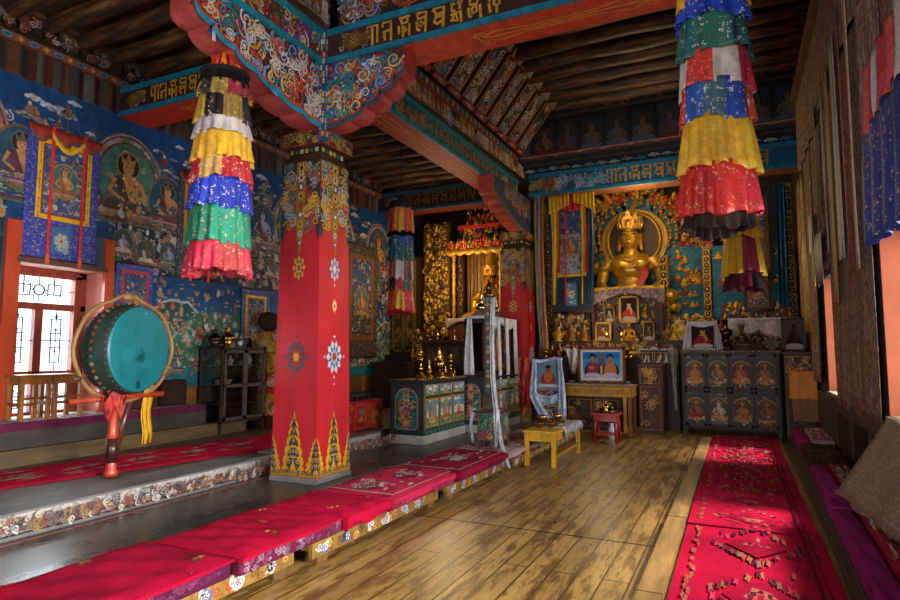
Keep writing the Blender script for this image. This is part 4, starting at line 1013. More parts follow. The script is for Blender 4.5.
# tall scripture case wrapped in brocade, beside the cabinet
t = thing('scripture_case', 'tall red and gold brocade covered case between the glass cabinet and red pillar', 'case', (-6.5, 7.4, .156))
m = MB('#a83a2a'); m.box(-6.85, -6.3, 7.15, 7.75, .33, 1.62); pa = Pa(); random.seed(12)
for z0, c in ((.36, '#b5801c'), (.74, '#a02a24'), (.98, '#c08a20'), (1.3, '#b08024')):
    pa.rect(7.2, z0, 7.7, z0 + .3, c); pa.swirls(7.22, z0 + .03, 7.68, z0 + .27, 16, .06, ['#7a2a1c', '#e0b860', '#4a3a4a', '#c9b8a8', '#8a5a1c'])
m.art(pa, (-6.3, 0, 0), (0, 1, 0)); p2 = Pa(); p2.p = [([(a - 14.05, b) for a, b in q], c) for q, c in pa.p]; m.art(p2, (0, 7.15, 0)); m.build('brocade_case', 'silk', t)
m = MB('#c9b0b8'); m.grid(lambda u, v: (-6.29 + .01 * math.sin(v * 20), 7.12 + .1 * u, 1.66 - .3 * v), 4, 6); m.build('pale_ribbon', 'silk', t, solid=.01)
m = MB('#4a2418'); m.box(-6.85, -6.3, 7.17, 7.73, .156, .33); m.build('foot', 'wood', t)
m = MB('#2a1a12'); m.ell((-6.7, 7.35, 1.78), (.12, .22, .16), 14, 8); tag(m.build('bundle', 'cloth', o=(-6.7, 7.35, 1.62)), 'dark round cloth bundle on top of the brocade covered case', 'bundle')

# ---- red carved table right of the pillar
t = thing('offering_table', 'low red carved table with cloth panels just right of the red pillar', 'table', (-5.1, 7.05, .156))
m = MB('#a02222'); m.box(-5.36, -4.84, 6.7, 7.5, .57, .6); m.build('top', 'gloss', t)
m = MB('#b82a24'); m.box(-5.32, -4.88, 6.74, 7.46, .2, .57); pa = Pa(); random.seed(19)
for i in range(3):
    y = 6.8 + i * .22; pa.rect(y, .24, y + .18, .53, ['#7a1428', '#b83a20', '#8f1a24'][i]); pa.swirls(y, .26, y + .18, .52, 14, .04, ['#c8962a', '#3a2a20', '#c9803a', '#2f5a50', '#d05a40'])
m.art(pa, (-4.88, 0, 0), (0, 1, 0)); p2 = Pa(); p2.p = [([(a * .6 - 9.38, b) for a, b in q], c) for q, c in pa.p]; m.art(p2, (0, 6.74, 0)); m.build('carved_body', 'gloss', t)
for x in (-5.33, -4.92):
    for y in (6.73, 7.42): m = MB('#8a1c1c'); m.box(x, x + .05, y, y + .05, .156, .22); m.build('foot', 'gloss', t)
for i, (y, k) in enumerate(((6.85, .09), (7.0, .1), (7.15, .1), (7.32, .11))):
    vessel('offering_bowl', 'small dull metal bowl on the low red table, %s from the red pillar' % ['first', 'second', 'third', 'fourth'][i], 'bowl', (-5.05, y, .601), k * 1.2, '#7a7468', 'steel', 'bowls on the low red table', 2)

t.location.y += .36
for o in list(COL.objects):
    if o.name.startswith('offering_bowl'): o.location.y += .36
# ---- tiered hanging banners
def banner(label, x, y, ztop, zhang, tiers, seed, rad=.25, k=1.0, kz=None):
    """tiers: (height, top radius, bottom radius, colours, pleats, material, fleck art)"""
    random.seed(seed); kz = kz or k; tiers = [(a * kz, b * k, c * k, d, e, f, g * k) for a, b, c, d, e, f, g in tiers]; rad *= k; H = sum(t_[0] for t_ in tiers); t = thing('tiered_banner', label, 'banner', (x, y, ztop - H))
    m = MB('#3a2c24'); m.path([(x, y, ztop - .05), (x, y, zhang)], .008, 6); m.build('cord', 'cloth', t)
    m = MB('#241c1c'); m.lathe([(rad * .9, -.03), (rad * .93, 0), (.02, .06)], x, y, ztop, 24); m.build('top_disc', 'cloth', t)
    z = ztop
    for h, r0, r1, cols, pl, mt, over in tiers:
        m = MB(); ph = R() * 6; n = len(cols)
        def f(u, v, h=h, r0=r0, r1=r1, pl=pl, z=z, ph=ph):
            a = 2 * PI * u; w = math.sin(a * pl + ph + .5 * math.sin(a * 3)); rr = r0 + (r1 - r0) * v ** .8 + (.024 + .014 * math.sin(a * 5 + ph)) * v * w
            return (x + rr * math.cos(a), y + rr * math.sin(a), z - (h + over) * v - .012 * v * math.sin(a * pl * .5 + 1) - .02 * v * math.sin(a * 2 + ph))
        def cf(u, v, cols=cols, n=n):
            c = cols[int(u * n * (2 if n < 8 else 1)) % n]; return c[0 if v < .75 else 1] if isinstance(c, tuple) else c
        m.grid(f, 120, 8, cf, True); m.build('cloth_tier', mt, t, solid=.005); z -= h
    return t
banner('tiered cloth banner hanging left of the red pillar, black at top and pink-red at bottom', -3.95, 3.71, 3.714, 3.9, [
    (.13, .2, .22, ['#141214', '#1a1718', '#100e10'], 14, 'cloth', .02), (.12, .23, .24, ['#7a1a2c', '#b5862a', '#1a1718', '#8a6a2a', '#8a1f34'], 16, 'brocade', .02),
    (.24, .22, .245, ['#1c1a1c', '#b08a2c', '#141214', '#8a6a2a'], 18, 'brocade', .03), (.14, .235, .25, ['#b8a8a8', '#a898a0', '#c0b4b0'], 16, 'brocade', .03),
    (.24, .245, .265, ['#d8a012', '#c89010', '#e0aa18'], 18, 'brocade_fine', .03), (.2, .25, .27, ['#b01f24', '#a8141f', '#b8904a', '#b01c20'], 18, 'brocade_pale', .03),
    (.27, .255, .275, ['#1430a8', '#1a38b8', '#10289a'], 18, 'brocade_pale', .03), (.34, .26, .28, ['#0f7a5c', '#0c6a50', '#148a6a'], 18, 'brocade', .03),
    (.27, .27, .29, ['#c01c3c', '#b01834', '#d02444', '#a82a2a'], 20, 'brocade', .02)], 71, .25, .894)
m = MB(); random.seed(3)
for i in range(26):
    a = R() * 6.28; r = ru(.02, .09); xx, yy = -3.95 + r * math.cos(a), 3.71 + r * math.sin(a)
    m.path([(xx * .5 + -3.95 * .5, yy * .5 + 3.71 * .5, 3.92), (xx * 1.0, yy, 3.85), (xx * 1.6 + 3.95 * .6, yy * 1.6 - 3.71 * .6, 3.75 + ru(0, .02))], [.012, .02, .014], 5, random.choice(['#c8401c', '#d86a1c', '#b02a1c', '#c8281c']))
tag(m.build('streamer_tassel', 'silk', o=(-3.95, 3.71, 3.75)), 'orange-red tassel of streamers above the black-topped tiered banner', 'tassel')
banner('large tiered banner hanging at upper right, gold and red skirts at bottom', -.08, 4.45, 4.24, 6.1, [
    (.5, .2, .245, ['#d09a14', '#c08a10', '#dca61c', '#c8741c'], 14, 'silk', .03), (.13, .235, .255, ['#1a3cb0', '#1632a0', '#2044b8'], 12, 'brocade_pale', .04),
    (.24, .235, .26, ['#1c5a58', '#205f50', '#17484c'], 10, 'brocade_pale', .05), (.24, .235, .25, ['#c0b8b4', '#c02a1c', '#bcb0a8', '#a8143c'], 8, 'brocade_fine', .05),
    (.23, .24, .255, ['#c8321c', '#1f4f9a', '#3a5a6a', '#1c3c8a', '#a83a28'], 10, 'brocade_pale', .05), (.34, .235, .275, ['#d6a012', '#c8920e', '#e0ac1c'], 14, 'brocade_fine', .05),
    (.32, .25, .285, ['#c01c14', '#b01410', '#cc2820', '#c01c2c'], 16, 'brocade', .03), (.07, .24, .24, ['#2c2018', '#3a2a24', '#241a1a'], 20, 'cloth', .05)], 72, .25, .9, 1.0)
banner('slim tiered banner in the left aisle, dark blue cap with orange tier', -5.02, 8.6, 3.8, 5.0, [
    (.1, .2, .23, ['#16243c', '#1c2c48'], 12, 'cloth', .02), (.42, .225, .24, ['#d0a018', '#c82c18', '#d89a1c', '#c8401c'], 12, 'brocade', .02), (.06, .25, .25, ['#0e0c0e'], 12, 'cloth', .02),
    (.18, .215, .23, ['#1c3c7a', '#23587a', '#1f4a8a'], 12, 'brocade_pale', .03), (.24, .22, .235, ['#1f6a64', '#1c5a68', '#245a50'], 14, 'brocade_pale', .03), (.32, .22, .23, ['#a8a0a4', '#b03a3a', '#b8b0b0', '#6a3a44'], 10, 'brocade', .03),
    (.2, .225, .235, ['#b02a30', '#1c1a20', '#a82a3a', '#1f5a5a'], 10, 'brocade', .03), (.34, .225, .25, ['#d09a1c', '#c83a1c', '#d8a420', '#c01c34'], 14, 'brocade', .03), (.05, .24, .25, ['#a8182c'], 14, 'cloth', .02)], 73, .25, .86, .97)
banner('yellow and maroon tiered banner hanging behind the big right-hand banner', .1, 9.0, 3.4, 6.1, [
    (.25, .2, .22, ['#1f5a78', '#c8921c'], 12, 'silk', .03), (.28, .2, .24, ['#c8941a', '#b8801a', '#d0a020'], 12, 'silk', .03), (.5, .21, .26, ['#d0a01c', '#c08a14', '#7a2030', '#d8a824'], 14, 'silk', .03), (.22, .2, .25, ['#4a1424', '#5a1a2c', '#24141c'], 14, 'cloth', .02)], 74)
# ================================================================ the nave
random.seed(201)
def fx(y): return -2.4 + .03 * (y - 3)
BEN = [(.9, 2.93, 'nearest'), (3.03, 4.72, 'second'), (4.8, 6.32, 'third'), (6.4, 7.85, 'fourth'), (7.95, 9.4, 'last')]
for a, b, w in BEN:
    t = thing('low_bench', 'low painted wooden bench along the floorboards, %s in the line from the camera' % w, 'bench', (fx((a + b) / 2) - .3, (a + b) / 2, 0), 'low benches in a line')
    m = MB('#7a5a30'); x1, x0 = fx((a + b) / 2), fx((a + b) / 2) - .62
    m.box(x0, x1 - .03, a, b, .09, .13); m.build('seat_board', 'wood', t)
    m = MB('#8a6830'); m.box(x1 - .03, x1, a, b, .045, .135); pa = Pa(); y = a + .1
    for _ in range(40): pa.curl(ru(a + .05, b - .05), .09 + ru(-.025, .025), .028, random.choice(['#8a5a20', '#c9a04a', '#a83a20', '#6a4420']), R() * 6, 1, .011)
    while y < b - .1:
        for j in range(4): pa.curl(y + ru(-.04, .04), .09 + ru(-.02, .02), .025, random.choice(['#c9c4c0', '#c0b8b0', '#3f5f8a']), R() * 6, 1, .014)
        pa.rosette(y, .09, .028, ['#c9c4c0', '#3a4f70', '#c9c4c0', '#b03028'], 5); y += ru(.2, .3)
    pa.clip(0, a, .048, b, .132); m.art(pa, (x1, 0, 0), (0, 1, 0)); m.build('painted_rail', 'paint', t)
    for y in (a + .06, b - .16):
        for x in (x0 + .03, x1 - .1): m = MB('#6a4a2a'); m.box(x, x + .09, y, y + .1, 0, .09); m.build('foot', 'wood', t)
def cushion(label, a, b, z0, z1, top, side, art, band=None, cover=False, over=.05, mat='velvet'):
    t = thing('seat_cushion', label, 'cushion', (fx((a + b) / 2) - .3, (a + b) / 2, z0), 'seat cushions along the low benches')
    xf = fx((a + b) / 2) + .02; xb = xf - .65
    m = MB(side)
    m.box(xb, xf, a, b, z0, z1 - .02); pa = Pa()
    if band:
        for _ in range(int((b - a) * 70)): pa.curl(ru(a + .03, b - .03), ru(z0 + .02, z1 - .04), ru(.01, .022), random.choice(band), R() * 6, random.choice((-1, 1)), .007)
        m.art(pa, (xf, 0, 0), (0, 1, 0))
    m.build('padding', mat, t, bevel=.012)
    m = MB(top); n1, n2 = 14, int(26 * (b - a)) + 6
    def tp(u, v):
        e = min(u, 1 - u, v * 1.3, (1 - v) * 1.3); k = min(1, max(e, 0) * 9)
        return Vector((xb - .01 + (xf - xb + .03) * u, a - .004 + (b - a + .008) * v, z1 - .022 + .022 * k ** .5 + k * .006 * (math.sin(v * 17 + u * 5) + math.sin(v * 31 - u * 11 + a) + .6 * math.sin(u * 23 + v * 9))))
    m.grid(tp, n1, n2)
    m.grid(lambda u, v: Vector((xf + .022 - .004 * v, a - .004 + (b - a + .008) * u, z1 - .02 - v * (over * (.8 + .25 * math.sin(u * 9 + a)))) ), n2, 2)
    m.grid(lambda u, v: Vector((xb + (xf - xb + .02) * u, a - .006, z1 - .02 - v * over)), 8, 2); m.grid(lambda u, v: Vector((xb + (xf - xb + .02) * u, b + .006, z1 - .02 - v * over)), 8, 2)
    if art:
        pa = Pa(); art(pa); h = .004
        for poly, c in pa.p:
            P = [tp(min(max(u, .02), .98), min(max(v, .02), .98)) + Vector((0, 0, h)) for u, v in poly]
            if (P[1] - P[0]).cross(P[2] - P[0]).z < 0: P.reverse()
            m.add(P, [tuple(range(len(P)))], c, False); h += .00003
    m.build('cover', 'carpet', t); return t
def sprig(n, cols, k=.05):
    def f(pa):
        for _ in range(n):
            u, v = ru(.15, .85), ru(.1, .9); c = random.choice(cols)
            for j in range(5): pa.petals(u + ru(-.07, .07), v + ru(-.025, .025), k * ru(.3, .6), 5, random.choice(cols), .4, R())
    return f
def medal(ctrs, cols, rest=14):
    def f(pa):
        for u, v in ctrs:
            pa.rosette(u, v, .2, cols, 9, .75)
            for j in range(14): pa.curl(u + ru(-.16, .16), v + ru(-.13, .13), .05, random.choice(cols[1:]), R() * 6, 1, .02)
        for j in range(rest): pa.petals(ru(.06, .94), ru(.04, .96), .035, 5, random.choice(cols), .45, R())
        pa.frame(.05, .03, .95, .97, .02, cols[2])
    return f
cushion('bench cushion nearest the camera, wine-red velvet top over dark plum side', 1.0, 2.42, .13, .25, '#9c0c2e', '#4a1430', sprig(3, ['#b0803c', '#7a4a2a', '#5a2a2a']), ['#5c2440', '#6a3050'], False, .022)
cushion('second bench cushion, crimson velvet over a plum side with grey scroll pattern', 2.45, 3.34, .13, .245, '#a80e30', '#5a1a34', sprig(3, ['#c09048', '#8a5a3a', '#6a2a30']), ['#8a7080', '#6a5064', '#7a3a50'], False, .022)
cushion('third bench cushion beside the pillar, crimson velvet folded over its end', 3.36, 3.88, .13, .24, '#b01034', '#8a1030', sprig(2, ['#c8a060', '#a87050']), None, False, .09)
cushion('pink-red bench carpet cushion with two pale worn medallions', 3.91, 4.97, .13, .235, '#c02a4c', '#8a1c40', medal([(.42, .25), (.55, .72)], ['#b8a8a0', '#4a3438', '#c08a80', '#7a3040'], 26), ['#a83a58', '#7a1c38'])
cushion('maroon bench cushion with one pale central medallion', 5.0, 6.22, .13, .235, '#8f1834', '#6a1430', medal([(.5, .5)], ['#b8aca4', '#4a2a30', '#a8847c', '#6a3038'], 60), ['#8a2444'])
cushion('pale pinkish bench cushion under the small green stand with the pole', 6.25, 7.2, .13, .225, '#b09aa0', '#8a1434', medal([(.5, .4)], ['#a8203c', '#c8bcc0', '#a03a50', '#8a1a34'], 40))
cushion('worn grey bench cushion behind the yellow table', 7.23, 8.25, .13, .215, '#9a8c8c', '#6a1c34', medal([(.5, .8)], ['#7a6a6c', '#a87880', '#a82044', '#59484c'], 40))
cushion('last bench cushion, grey and brown, in front of the draped portrait', 8.28, 9.35, .13, .21, '#7a6458', '#59301f', medal([(.5, .3)], ['#8a7a70', '#a88878', '#7a3a34', '#59483c'], 40))

# ---- carpets on the right of the floorboards
def runner_art(n, bold):
    def f(pa):
        for i in range(n):
            v = (i + .5) / n
            pa.poly([(.3, v), (.52, v - .3 / n), (.74, v), (.52, v + .3 / n)], '#9a1034')
            pa.rosette(.52, v, .1, ['#a8604c', '#4a1a30', '#a84a44', '#9a1434'], 6, .9 / n * 2.2)
            for j in range(46):
                t = R(); e = random.choice(((.2, v, .52, v - .42 / n), (.52, v - .42 / n, .84, v), (.84, v, .52, v + .42 / n), (.52, v + .42 / n, .2, v)))
                pa.petals(e[0] + (e[2] - e[0]) * t, e[1] + (e[3] - e[1]) * t, .022, 4, random.choice(['#a06a48', '#4a1a30', '#7a2a34', '#98604c', '#59203a', '#c83a58']), .5, R())
            for j in range(9): pa.petals(ru(.08, .95), v + ru(-.5, .5) / n, .02, 4, random.choice(['#a8584a', '#a0605a', '#7a1a38']), .5, R())
        for k in range(int(60)): pa.petals(.1 + ru(-.02, .02), R(), .015, 4, random.choice(['#a84a44', '#a8604c']), .5, R())
        pa.rect(.85, .01, .87, .99, '#59102a'); pa.rect(.9, .01, .91, .99, '#59102a')
        pa.p = [([(min(max(a, .015), .985), min(max(b, .01), .99)) for a, b in q], c) for q, c in pa.p]
    return f
rug('carpet_runner', 'crimson runner carpet with diamond medallions nearest the camera on the right', 'carpet', [(-.37, 1.2), (.47, 1.2), (.47, 5.0), (-.385, 5.0)], .004, .022, '#b01238', '#7a0c28', runner_art(4, 1), group='crimson runners on the right', ripple=.005)
rug('carpet_runner', 'short crimson carpet lying between the near and far right-hand runners', 'carpet', [(-.385, 4.9), (.46, 4.9), (.46, 6.1), (-.39, 6.1)], .016, .024, '#b4143a', '#7a0c28', runner_art(2, 1), group='crimson runners on the right', ripple=.006)
rug('carpet_runner', 'crimson runner carpet farthest away, ending at the painted cabinet', 'carpet', [(-.385, 6.0), (.46, 6.0), (.47, 10.2), (-.4, 10.2)], .006, .022, '#a81236', '#7a0c28', runner_art(7, 0), group='crimson runners on the right', ripple=.004)

# ---- painted green cabinets
def panel_art(a, b, c, d, n, kind):
    pa = Pa(); w, h = c - a, d - b
    pa.rect(a, b, c, d, '#d0a848'); e = min(w, h) * .07; pa.frame(a + e * .3, b + e * .3, c - e * .3, d - e * .3, e * .35, '#8a3a24'); a, b, c, d = a + e, b + e, c - e, d - e; k = len(pa.p)
    pa.rect(a, b, c, d, '#2f8ac0'); pa.rect(a, b, c, b + h * .35, '#2f8a68')
    for _ in range(5): pa.cloud(ru(a, c), ru(b + h * .35, d), w * .14, ['#e4e2dc', '#a8cce0'])
    if kind == 'fig':
        for s in (-1, 1): pa.ell((a + c) / 2 + s * w * .3, b + h * .4, w * .16, h * .14, '#dcdcd8', 10)
        pa.deity((a + c) / 2, b + h * .12, min(w * .42, h * .33), random.choice(['#c9a06a', '#d0a880', '#c08a58']), random.choice(['#b8503c', '#c88a34', '#b03a4a']), random.choice([None, '#3f8a90']), '#3f7a6a', '#c0903a')
        for _ in range(8): pa.petals(ru(a, c), ru(b, b + h * .25), w * .06, 5, random.choice(['#c0707a', '#c9b060', '#2f8a70']), .5)
    else:
        for _ in range(9): pa.petals(ru(a, c), ru(b, d), h * .2, 6, random.choice(['#c8a02a', '#c87a4a', '#c9c4b8', '#2f8a70', '#c0606a']), .5, R()); pa.cloud(ru(a, c), ru(b, d), h * .16, ['#d0ccc4', '#6aa0b0'])
        pa.deity((a + c) / 2, b + h * .05, h * .4, '#c9a06a', '#c87a34', None, '#2f7a60', '#c8a03a')
    return pa.clip(k, a, b, c, d)
def green_cabinet(label, x0, x1, y0, y1, seed):
    random.seed(seed); t = thing('painted_cabinet', label, 'cabinet', ((x0 + x1) / 2, (y0 + y1) / 2, 0)); zt = .87
    m = MB('#a8a4a0'); m.box(x0 - .01, x1 + .012, y0 - .012, y1 + .01, 0, .125); m.build('stone_plinth', 'stone', t, bevel=.006)
    m = MB('#1f3438'); m.box(x0, x1, y0, y1, .125, zt); pa = Pa()
    pa.rect(y0 + .01, .13, y1 - .01, .2, '#1c5a5c')
    for i in range(10): pa.petals(y0 + .1 + (y1 - y0 - .2) * i / 9, .165, .02, 4, '#b5923c', .5)
    m.art(pa, (x1, 0, 0), (0, 1, 0)); pa = Pa(); xm = (x0 + x1) / 2; w = x1 - x0
    pa.frame(x0 + .05, .2, x1 - .05, .83, .012, '#59302a')
    arch = [(x0 + .08, .24), (x0 + .12, .2), (x1 - .12, .2), (x1 - .08, .24), (x1 - .08, .62)] + [(xm + (w / 2 - .08) * math.cos(i * PI / 10), .62 + .17 * math.sin(i * PI / 10)) for i in range(1, 10)] + [(x0 + .08, .62)]
    pa.poly(arch, '#b07a5a'); pa.poly([(xm + (a - xm) * .93, .49 + (b - .49) * .95) for a, b in arch], '#1f6a6c'); pa.poly([(xm + (a - xm) * .78, .49 + (b - .49) * .85) for a, b in arch], '#16343c')
    for i, (z, c) in enumerate(((.3, '#c86a60'), (.4, '#a8823c'), (.5, '#8a4a7a'), (.58, '#c8805a'), (.66, '#c88a70'), (.72, '#c86a5a'))): pa.petals(xm, z, .1 - .006 * i, 7, c, .55, R()); pa.petals(xm, z, .05, 6, random.choice(['#1f6a50', '#c8a050', '#8a2a3a']), .5)
    for s in (-1, 1):
        for j in range(6): pa.curl(xm + s * .1, .28 + .075 * j, .035, random.choice(['#2f8a70', '#c86a60', '#c8a050', '#3f8a98']), R() * 6, s, .016)
    m.art(pa, (0, y0, 0)); m.build('body', 'paint', t)
    m = MB('#3a2024'); m.box(x0 - .03, x1 + .035, y0 - .035, y1 + .03, zt, zt + .03); m.build('top', 'wood', t, bevel=.004)
    n = 3; W = (y1 - y0 - .06) / n
    for i in range(n):
        a = y0 + .03 + W * i + .025; b = a + W - .05
        for nm, z0, z1, kd in (('drawer', .68, .83, 'fl'), ('door', .225, .635, 'fig')):
            m = MB('#8a5a2a'); m.box(x1, x1 + .014, a, b, z0, z1); m.art(panel_art(a, z0, b, z1, 0, kd), (x1 + .014, 0, 0), (0, 1, 0)); m.build(nm, 'paint', t)
        for nm in ('post',): m = MB('#8a6a3a'); m.box(x1, x1 + .02, a - .035, a - .02, .2, .84); m.build('stile', 'paint', t)
    return t
green_cabinet('green painted cabinet with carved deity panels and brass ornaments on top', -4.56, -4.02, 7.53, 8.96, 301)
green_cabinet('green painted cabinet farther back, carrying the scarf-draped shrine', -4.2, -3.7, 9.05, 10.72, 302)
# brass ornaments on the nearer cabinet
def ornament(label, x, y, z, h, kind):
    t = thing('brass_ornament', label, 'ornament', (x, y, z), 'brass ornaments on the green cabinet')
    m = MB('#c8983c'); r = h * .2
    m.lathe([(r, 0), (r * 1.05, .03 * h), (r * .7, .08 * h), (r * .75, .14 * h), (r * .4, .2 * h)], x, y, z, 14); m.build('base', 'brass', t)
    m = MB('#c89a44')
    if kind == 0:
        m.lathe([(r * .4, .2 * h), (r * .25, .32 * h), (r * .5, .36 * h), (r * .22, .42 * h), (r * .22, .62 * h), (r * .55, .66 * h), (r * .3, .72 * h), (.002, .8 * h)], x, y, z, 12)
        m.path([(x, y - r * .9, z + .86 * h), (x, y, z + .76 * h), (x, y + r * .9, z + .88 * h)], [r * .18, r * .3, r * .12], 8); m.ell((x, y, z + .9 * h), (r * .3, r * .3, .1 * h), 10, 6)
    elif kind == 1:
        m.lathe([(r * .4, .2 * h), (r * .7, .3 * h), (r * .7, .36 * h), (r * .25, .44 * h), (r * .4, .52 * h), (r * .25, .6 * h), (r * .3, .75 * h), (r * .1, .85 * h), (.002, h)], x, y, z, 12)
    else:
        m.lathe([(r * .4, .2 * h), (r * .85, .42 * h), (r * .8, .5 * h), (r * .3, .56 * h), (r * .55, .64 * h), (r * .2, .72 * h), (r * .35, .8 * h), (.002, h)], x, y, z, 12)
        for s in (-1, 1): m.path([(x, y + s * r * .8, z + .42 * h), (x, y + s * r * 1.3, z + .6 * h), (x, y + s * r * .5, z + .74 * h)], r * .1, 6)
    m.build('stem', 'brass', t)
ctn = ['first', 'second', 'third', 'fourth', 'fifth', 'sixth', 'seventh']
for i, (y, h, k) in enumerate(((7.68, .44, 0), (7.94, .34, 1), (8.27, .5, 2), (8.49, .2, 2), (8.68, .38, 0), (8.83, .14, 1))):
    ornament('brass %s on the near green cabinet, %s counting from the red pillar' % (['figure on a stem', 'spired stand', 'tall handled vase', 'small vase', 'figure on a stem', 'tiny spired stand'][i], ctn[i]), -4.14, y, .901, h, k)

# ---- scarves
def scarf(m, pts, w, cols, fold=.02, axis=(1, 0, 0), n=10):
    """hanging strip of cloth along pts (top to bottom), w wide, with soft vertical folds."""
    A = Vector(axis); L = len(pts) - 1; ph = R() * 6; nb = A.cross(Vector((0, 0, 1)))
    def f(u, v):
        t = v * L; i = min(int(t), L - 1); p = Vector(pts[i]).lerp(Vector(pts[i + 1]), t - i); ww = w * (.75 + .35 * math.sin(v * 2.5 + ph))
        return p + A * (u - .5) * ww + nb * fold * math.sin(u * 3.2 * PI + ph + v * 2)
    m.grid(f, n, L * 5, lambda u, v: random.choice(cols)); return m
WH = ['#c4c4c8', '#bcbcc4', '#c9c6c4']
# scarf-draped shrine on the far cabinet
t = thing('shrine_case', 'glass-fronted shrine case draped with white scarves on the far green cabinet', 'shrine', (-3.95, 9.85, .9))
m = MB('#33221a'); x0, x1, y0, y1 = -4.15, -3.76, 9.25, 10.6
for x in (x0, x1 - .04):
    for y in (y0, y1 - .04): m.box(x, x + .04, y, y + .04, .901, 1.86)
m.box(x0, x1, y0, y1, .901, .98); m.box(x0, x1, y0, y1, 1.78, 1.86); m.box(x0, x0 + .03, y0, y1, .9, 1.8); m.build('case', 'wood', t)
m = MB('#7a3a2a'); m.box(x1 - .09, x1 - .07, y0 + .06, y1 - .06, 1.0, 1.76); pa = Pa(); random.seed(44); pa.clutter(y0 + .08, 1.02, y1 - .08, 1.74, 130, .09, ['#a83a2a', '#b5862a', '#8a8a98', '#c0b0a0', '#2c3a5a', '#59302a']); pa.deity(9.9, 1.1, .26); m.art(pa, (x1 - .07, 0, 0), (0, 1, 0)); m.build('painted_panel', 'paint', t)
m = MB('#c4c4c8'); m.grid(lambda u, v: (x1 + .03 - .02 * abs(v - .5), y0 - .03 + (y1 - y0 + .06) * u, 1.9 - v * (.1 + .1 * math.sin(PI * ((u * 2) % 1)))), 40, 4, lambda u, v: random.choice(WH)); m.box(x0 - .02, x1 + .03, y0 - .03, y1 + .03, 1.862, 1.9); m.build('top_cloth', 'silk', t, solid=.008)
for i, (y, zb, w) in enumerate(((9.26, .72, .2), (9.72, .66, .13), (10.12, .7, .2), (10.55, .62, .22))):
    m = MB(); scarf(m, [(x1 + .045, y, 1.9), (x1 + .05, y + .02, 1.4), (x1 + .06, y + .03, zb + .3), (x1 + .05, y - .01, zb)], w, WH, .02, (0, 1, 0)); m.build('scarf', 'silk', t, solid=.006)
m = MB(); scarf(m, [(-4.05, y0 - .03, 1.9), (-4.06, y0 - .035, 1.3), (-4.05, y0 - .04, .92)], .16, WH, .015, (1, 0, 0)); m.build('scarf', 'silk', t, solid=.006)
def stupa(name, label, p, h, col, mat, group=None):
    m = MB(col); r = h * .26
    for i in range(3): m.box(p[0] - r * (1 - .18 * i), p[0] + r * (1 - .18 * i), p[1] - r * (1 - .18 * i), p[1] + r * (1 - .18 * i), p[2] + h * .07 * i, p[2] + h * .07 * (i + 1))
    m.lathe([(r * .55, .21 * h), (r * .75, .3 * h), (r * .6, .42 * h), (r * .25, .46 * h), (r * .3, .5 * h), (r * .28, .55 * h), (r * .12, .85 * h), (r * .2, .87 * h), (r * .2, .89 * h), (.003, h)], p[0], p[1], p[2], 14); return tag(m.build(name, mat, o=p), label, 'stupa', group)
stupa('stupa', 'silver stupa with lotus finial on the scarf-draped shrine, nearer one', (-3.95, 9.5, 1.901), .5, '#b8a078', 'brass')
stupa('stupa', 'thin dull stupa on the scarf-draped shrine, farther one', (-3.95, 10.2, 1.901), .46, '#a89a80', 'steel')

# ---- small green stand with the scarf-hung pole, on the bench
t = thing('offering_stand', 'small green carved stand on the bench, hung with white scarves', 'stand', (-2.62, 6.5, .23))
m = MB('#23403a'); m.box(-2.76, -2.48, 6.36, 6.64, .3, .62); pa = Pa(); random.seed(66)
pa.frame(-2.75, .31, -2.49, .61, .02, '#7a4a3a'); pa.swirls(-2.72, .34, -2.52, .59, 22, .04, ['#8a3a34', '#2f7a68', '#b5a060', '#a8503c', '#3f8a80']); m.art(pa, (0, 6.36, 0)); p2 = Pa(); p2.p = [([(a + 9.12, b) for a, b in q], c) for q, c in pa.p]; m.art(p2, (-2.48, 0, 0), (0, 1, 0)); m.build('carved_body', 'paint', t)
m = MB('#3a2a24'); m.box(-2.8, -2.44, 6.32, 6.68, .62, .645); m.build('top', 'wood', t)
for x in (-2.76, -2.53):
    for y in (6.36, 6.59): m = MB('#4a3a30'); m.box(x, x + .05, y, y + .05, .232, .3); m.build('foot', 'wood', t)
m = MB(); scarf(m, [(-2.8, 6.34, .66), (-2.82, 6.32, .5), (-2.8, 6.33, .28)], .06, ['#8a9098', '#a8acb4']); m.build('scarf', 'silk', t, solid=.006)
m = MB(); scarf(m, [(-2.5, 6.31, .66), (-2.5, 6.3, .42), (-2.52, 6.32, .25)], .06, WH); m.build('scarf', 'silk', t, solid=.006)
t = thing('prayer_pole', 'tall slender painted pole with long white scarf standing on the small green stand', 'pole', (-2.6, 6.5, .646))
m = MB('#4a4a44'); m.box(-2.66, -2.54, 6.44, 6.56, .646, .8, '#5a4a38'); m.box(-2.645, -2.555, 6.455, 6.545, .8, 1.94); pa = Pa()
for i in range(20): pa.petals(-2.6, .86 + i * .055, .035, 4, ['#2f6a5a', '#a89a80', '#8a3a34', '#b5923c', '#7f8a98'][i % 5], .5)
m.art(pa, (0, 6.455, 0)); m.build('shaft', 'paint', t)
m = MB('#8a6a3a'); m.lathe([(.07, 0), (.08, .03), (.03, .06), (.05, .1), (.002, .2)], -2.6, 6.5, 1.94, 10); m.build('finial', 'brass', t)
m = MB(); scarf(m, [(-2.53, 6.44, 1.93), (-2.545, 6.435, 1.4), (-2.525, 6.42, .95), (-2.48, 6.38, .68), (-2.42, 6.3, .5), (-2.36, 6.24, .3), (-2.26, 6.2, .06)], .04, ['#8a8e94', '#a8a8ae', '#b8b8bc'], .02); m.build('scarf', 'silk', t, solid=.006)

for o in list(COL.objects):
    if o.name == 'offering_stand': o.location.x += .06
